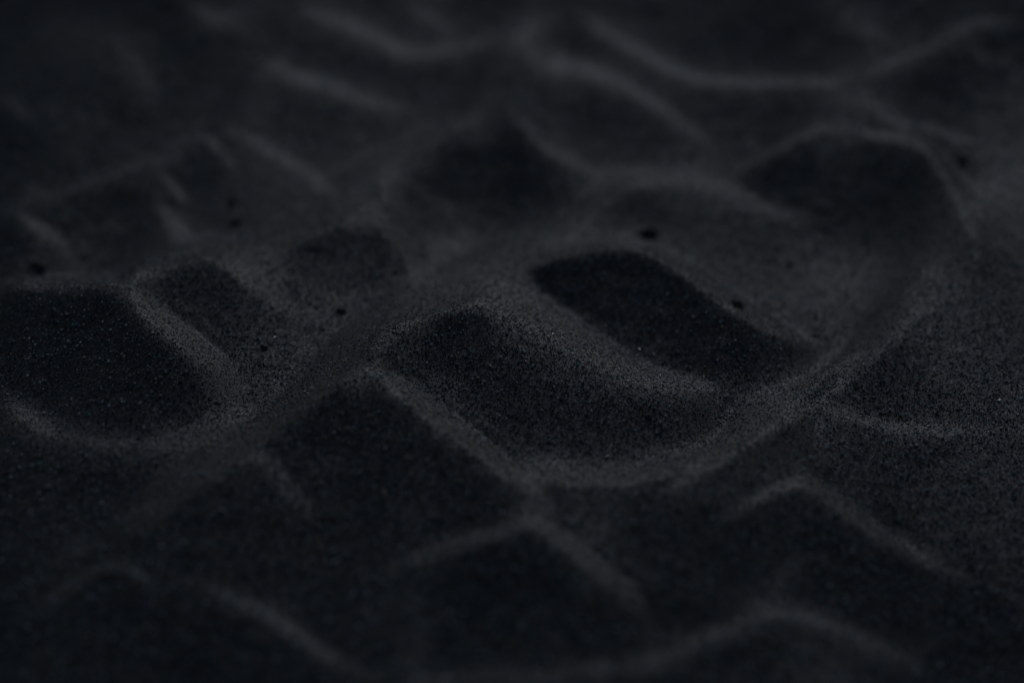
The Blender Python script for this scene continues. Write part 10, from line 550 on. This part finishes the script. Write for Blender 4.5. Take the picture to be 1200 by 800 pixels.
clod(0.0597, 0.9885, (11*mm, 7.5*mm, 6.8*mm), 3, 'largest black clod, two lobed, sitting on the crest above the central dark hollow',
     ((.45, 0, .15, .62), (-.5, .1, -.2, .5), (.1, -.2, .4, .4), (.0, .3, -.1, .5)), rot=.15, rough=.55)
clod(0.0908, 0.8750, (6.0*mm, 5*mm, 5.0*mm), 8, 'spiky brown black clod on the long crest between the largest clod and a flat pebble',
     ((.3, 0, 0, .65), (-.4, 0, .25, .5), (0, .3, .4, .45)), rot=.5, rough=.55)
clod(0.1245, 0.8860, (4.4*mm, 2.8*mm, 1.9*mm), 12, 'small flat dark pebble at the low end of the long crest, right of centre',
     ((.3, 0, 0, .7), (-.4, 0, 0, .55)), STONE, rot=.1, cat='pebble', name='pebble')
clod(-0.0690, 0.8758, (4.2*mm, 3.2*mm, 2.6*mm), 5, 'small black oval pebble in the pale dip left of the central mound',
     ((.2, 0, 0, .8), (-.35, .1, 0, .6)), STONE, rot=-.2, cat='pebble', name='pebble')
clod(-0.2029, 0.9389, (6.6*mm, 4.6*mm, 3.6*mm), 21, 'flat blurred black clod by the left edge behind the large dark mound',
     ((.35, 0, 0, .7), (-.45, 0, 0, .6)), rot=.05)
clod(-0.1244, 0.9935, (5.6*mm, 4.6*mm, 3.8*mm), 31, 'lower of two out of focus clods at the foot of the small peaked mound',
     ((.2, 0, .1, .8), (-.4, .1, 0, .5)), rot=.3)
clod(-0.1284, 1.0169, (5.0*mm, 4.4*mm, 3.8*mm), 34, 'upper of two out of focus clods at the foot of the small peaked mound',
     ((.15, .1, .1, .8), (-.4, 0, -.1, .55)), rot=-.4)
clod(0.2112, 1.0488, (4.4*mm, 3.6*mm, 3.2*mm), 41, 'blurred dark pebble alone on the far slope in the upper right',
     ((0, 0, 0, .95), (.3, .1, 0, .6)), STONE, cat='pebble', name='pebble')
clod(0.1219, 0.9625, (2.6*mm, 2.2*mm, 1.8*mm), 43, 'tiny dark pebble in the grainy hollow below the far right dark mound',
     ((0, 0, 0, .95), (.3, .1, 0, .6)), STONE, cat='pebble', name='pebble')
clod(-0.0958, 0.8323, (3.0*mm, 2.4*mm, 1.9*mm), 47, 'rounded charcoal pebble between the left dark mound and the peaked front mound',
     ((0, 0, 0, .95), (.35, .1, 0, .6)), STONE, cat='pebble', name='pebble')
clod(0.0498, 0.7723, (2.6*mm, 2.3*mm, 2.0*mm), 53, 'small round grey pebble low on the front face of the central mound',
     ((0, 0, 0, .95), (.3, .1, 0, .7)), clod_material('grey_stone', (.06, .06, .062), (.11, .11, .112), 900, .7, .0002), cat='pebble', name='pebble')

SH = 'pale shell chips on the sand'
def flake(x, y, size, seed, label, mat, rot):
    o = chip('shell_chip', mat, size, seed); rest(o, x, y, .3, rot)
    return tag(o, label, 'shell chip', SH)
flake(0.1493, 0.6756, (1.0*mm, 3.0*mm, .5*mm), 4, 'tiny upright cream chip standing in for a stray pale speck in the dark lower right corner', SPECK, (1.05, .1, .2))  # chip added for a stray pale speck, not a known shell
flake(-0.0426, 0.6981, (2.0*mm, 4.6*mm, .8*mm), 6, 'slim buff shell chip leaning on the dark face of the peaked front mound', BUFF, (.5, .1, .35))
flake(-0.1532, 0.7733, (3.2*mm, 1.5*mm, .6*mm), 9, 'narrow buff shell chip lying flat in the large dark hollow at left', BUFF, (.35, .1, -.25))

GG = 'glinting mineral grains on the sand'
def glint(x, y, d, seed, label, mat):
    o = crystal('mineral_grain', mat, (d*mm, d*.85*mm, d*.8*mm), seed); rest(o, x, y, .2, (0, 0, seed*.7))
    return tag(o, label, 'mineral grain', GG)
glint(0.0503, 0.8503, 1.2, 2, 'bright teal grain at the shaded foot of the central dark hollow', GLASSY)
glint(-0.0382, 0.9518, 1.7, 3, 'soft pale green grain on the ridge up left of the central mound', GLASSY)
glint(-0.1019, 0.8837, 1.5, 5, 'pale grain on the shoulder of the small mound left of centre', CLEAR)
glint(-0.0138, 0.8362, 1.2, 7, 'white grain at the very peak of the central mound', CLEAR)
glint(-0.0581, 0.6686, 1.4, 11, 'teal grain in the dark trough left of the black front hollow', GLASSY)
glint(0.0310, 0.6673, 1.7, 13, 'blurred teal grain on the slope right of the black front hollow', GLASSY)
glint(-0.0891, 0.8340, 1.0, 17, 'small teal grain just above the crest of the peaked front mound', GLASSY)
glint(0.1840, 0.8043, 1.9, 19, 'pale blue grain near the right edge on the lower right slope', GLASSY)
glint(0.0337, 0.7465, 1.1, 23, 'bright white grain on the pale band under the central mound', CLEAR)


# ------------------------------------------------------------------ light: dim hazy sky, low veiled sun ahead and to the right
EL, AZ = R(20), R(8)
w = bpy.data.worlds.new('World'); sc.world = w; w.use_nodes = True
nt = w.node_tree; bg = nt.nodes['Background']
sky = nt.nodes.new('ShaderNodeTexSky'); sky.sky_type = 'NISHITA'; sky.sun_disc = False
sky.sun_elevation = EL; sky.sun_rotation = AZ
nt.links.new(sky.outputs[0], bg.inputs[0]); bg.inputs[1].default_value = 0.05
sl = bpy.data.lights.new('sun', 'SUN'); sl.energy = 1.5; sl.angle = R(16); sl.color = (0.80, 0.875, 1.0)
so = bpy.data.objects.new('sun', sl); col.objects.link(so); so.rotation_euler = (math.pi/2-EL, 0, math.pi-AZ)

# ------------------------------------------------------------------ camera
cam = bpy.data.cameras.new('camera'); cam.lens = 85; cam.sensor_width = 36; cam.clip_start = .01; cam.clip_end = 200
cam.dof.use_dof = True; cam.dof.focus_distance = 0.905; cam.dof.aperture_fstop = 4.0
co = bpy.data.objects.new('camera', cam); col.objects.link(co)
co.location = (0, 0, .43); co.rotation_euler = (math.pi/2-R(27), 0, 0)
sc.camera = co
vs = sc.view_settings
vs.view_transform = 'Standard'; vs.look = 'None'; vs.gamma = 1; vs.use_curve_mapping = False
vs.exposure = -1.55
sc.cycles.use_denoising = True
sc.cycles.use_adaptive_sampling = False
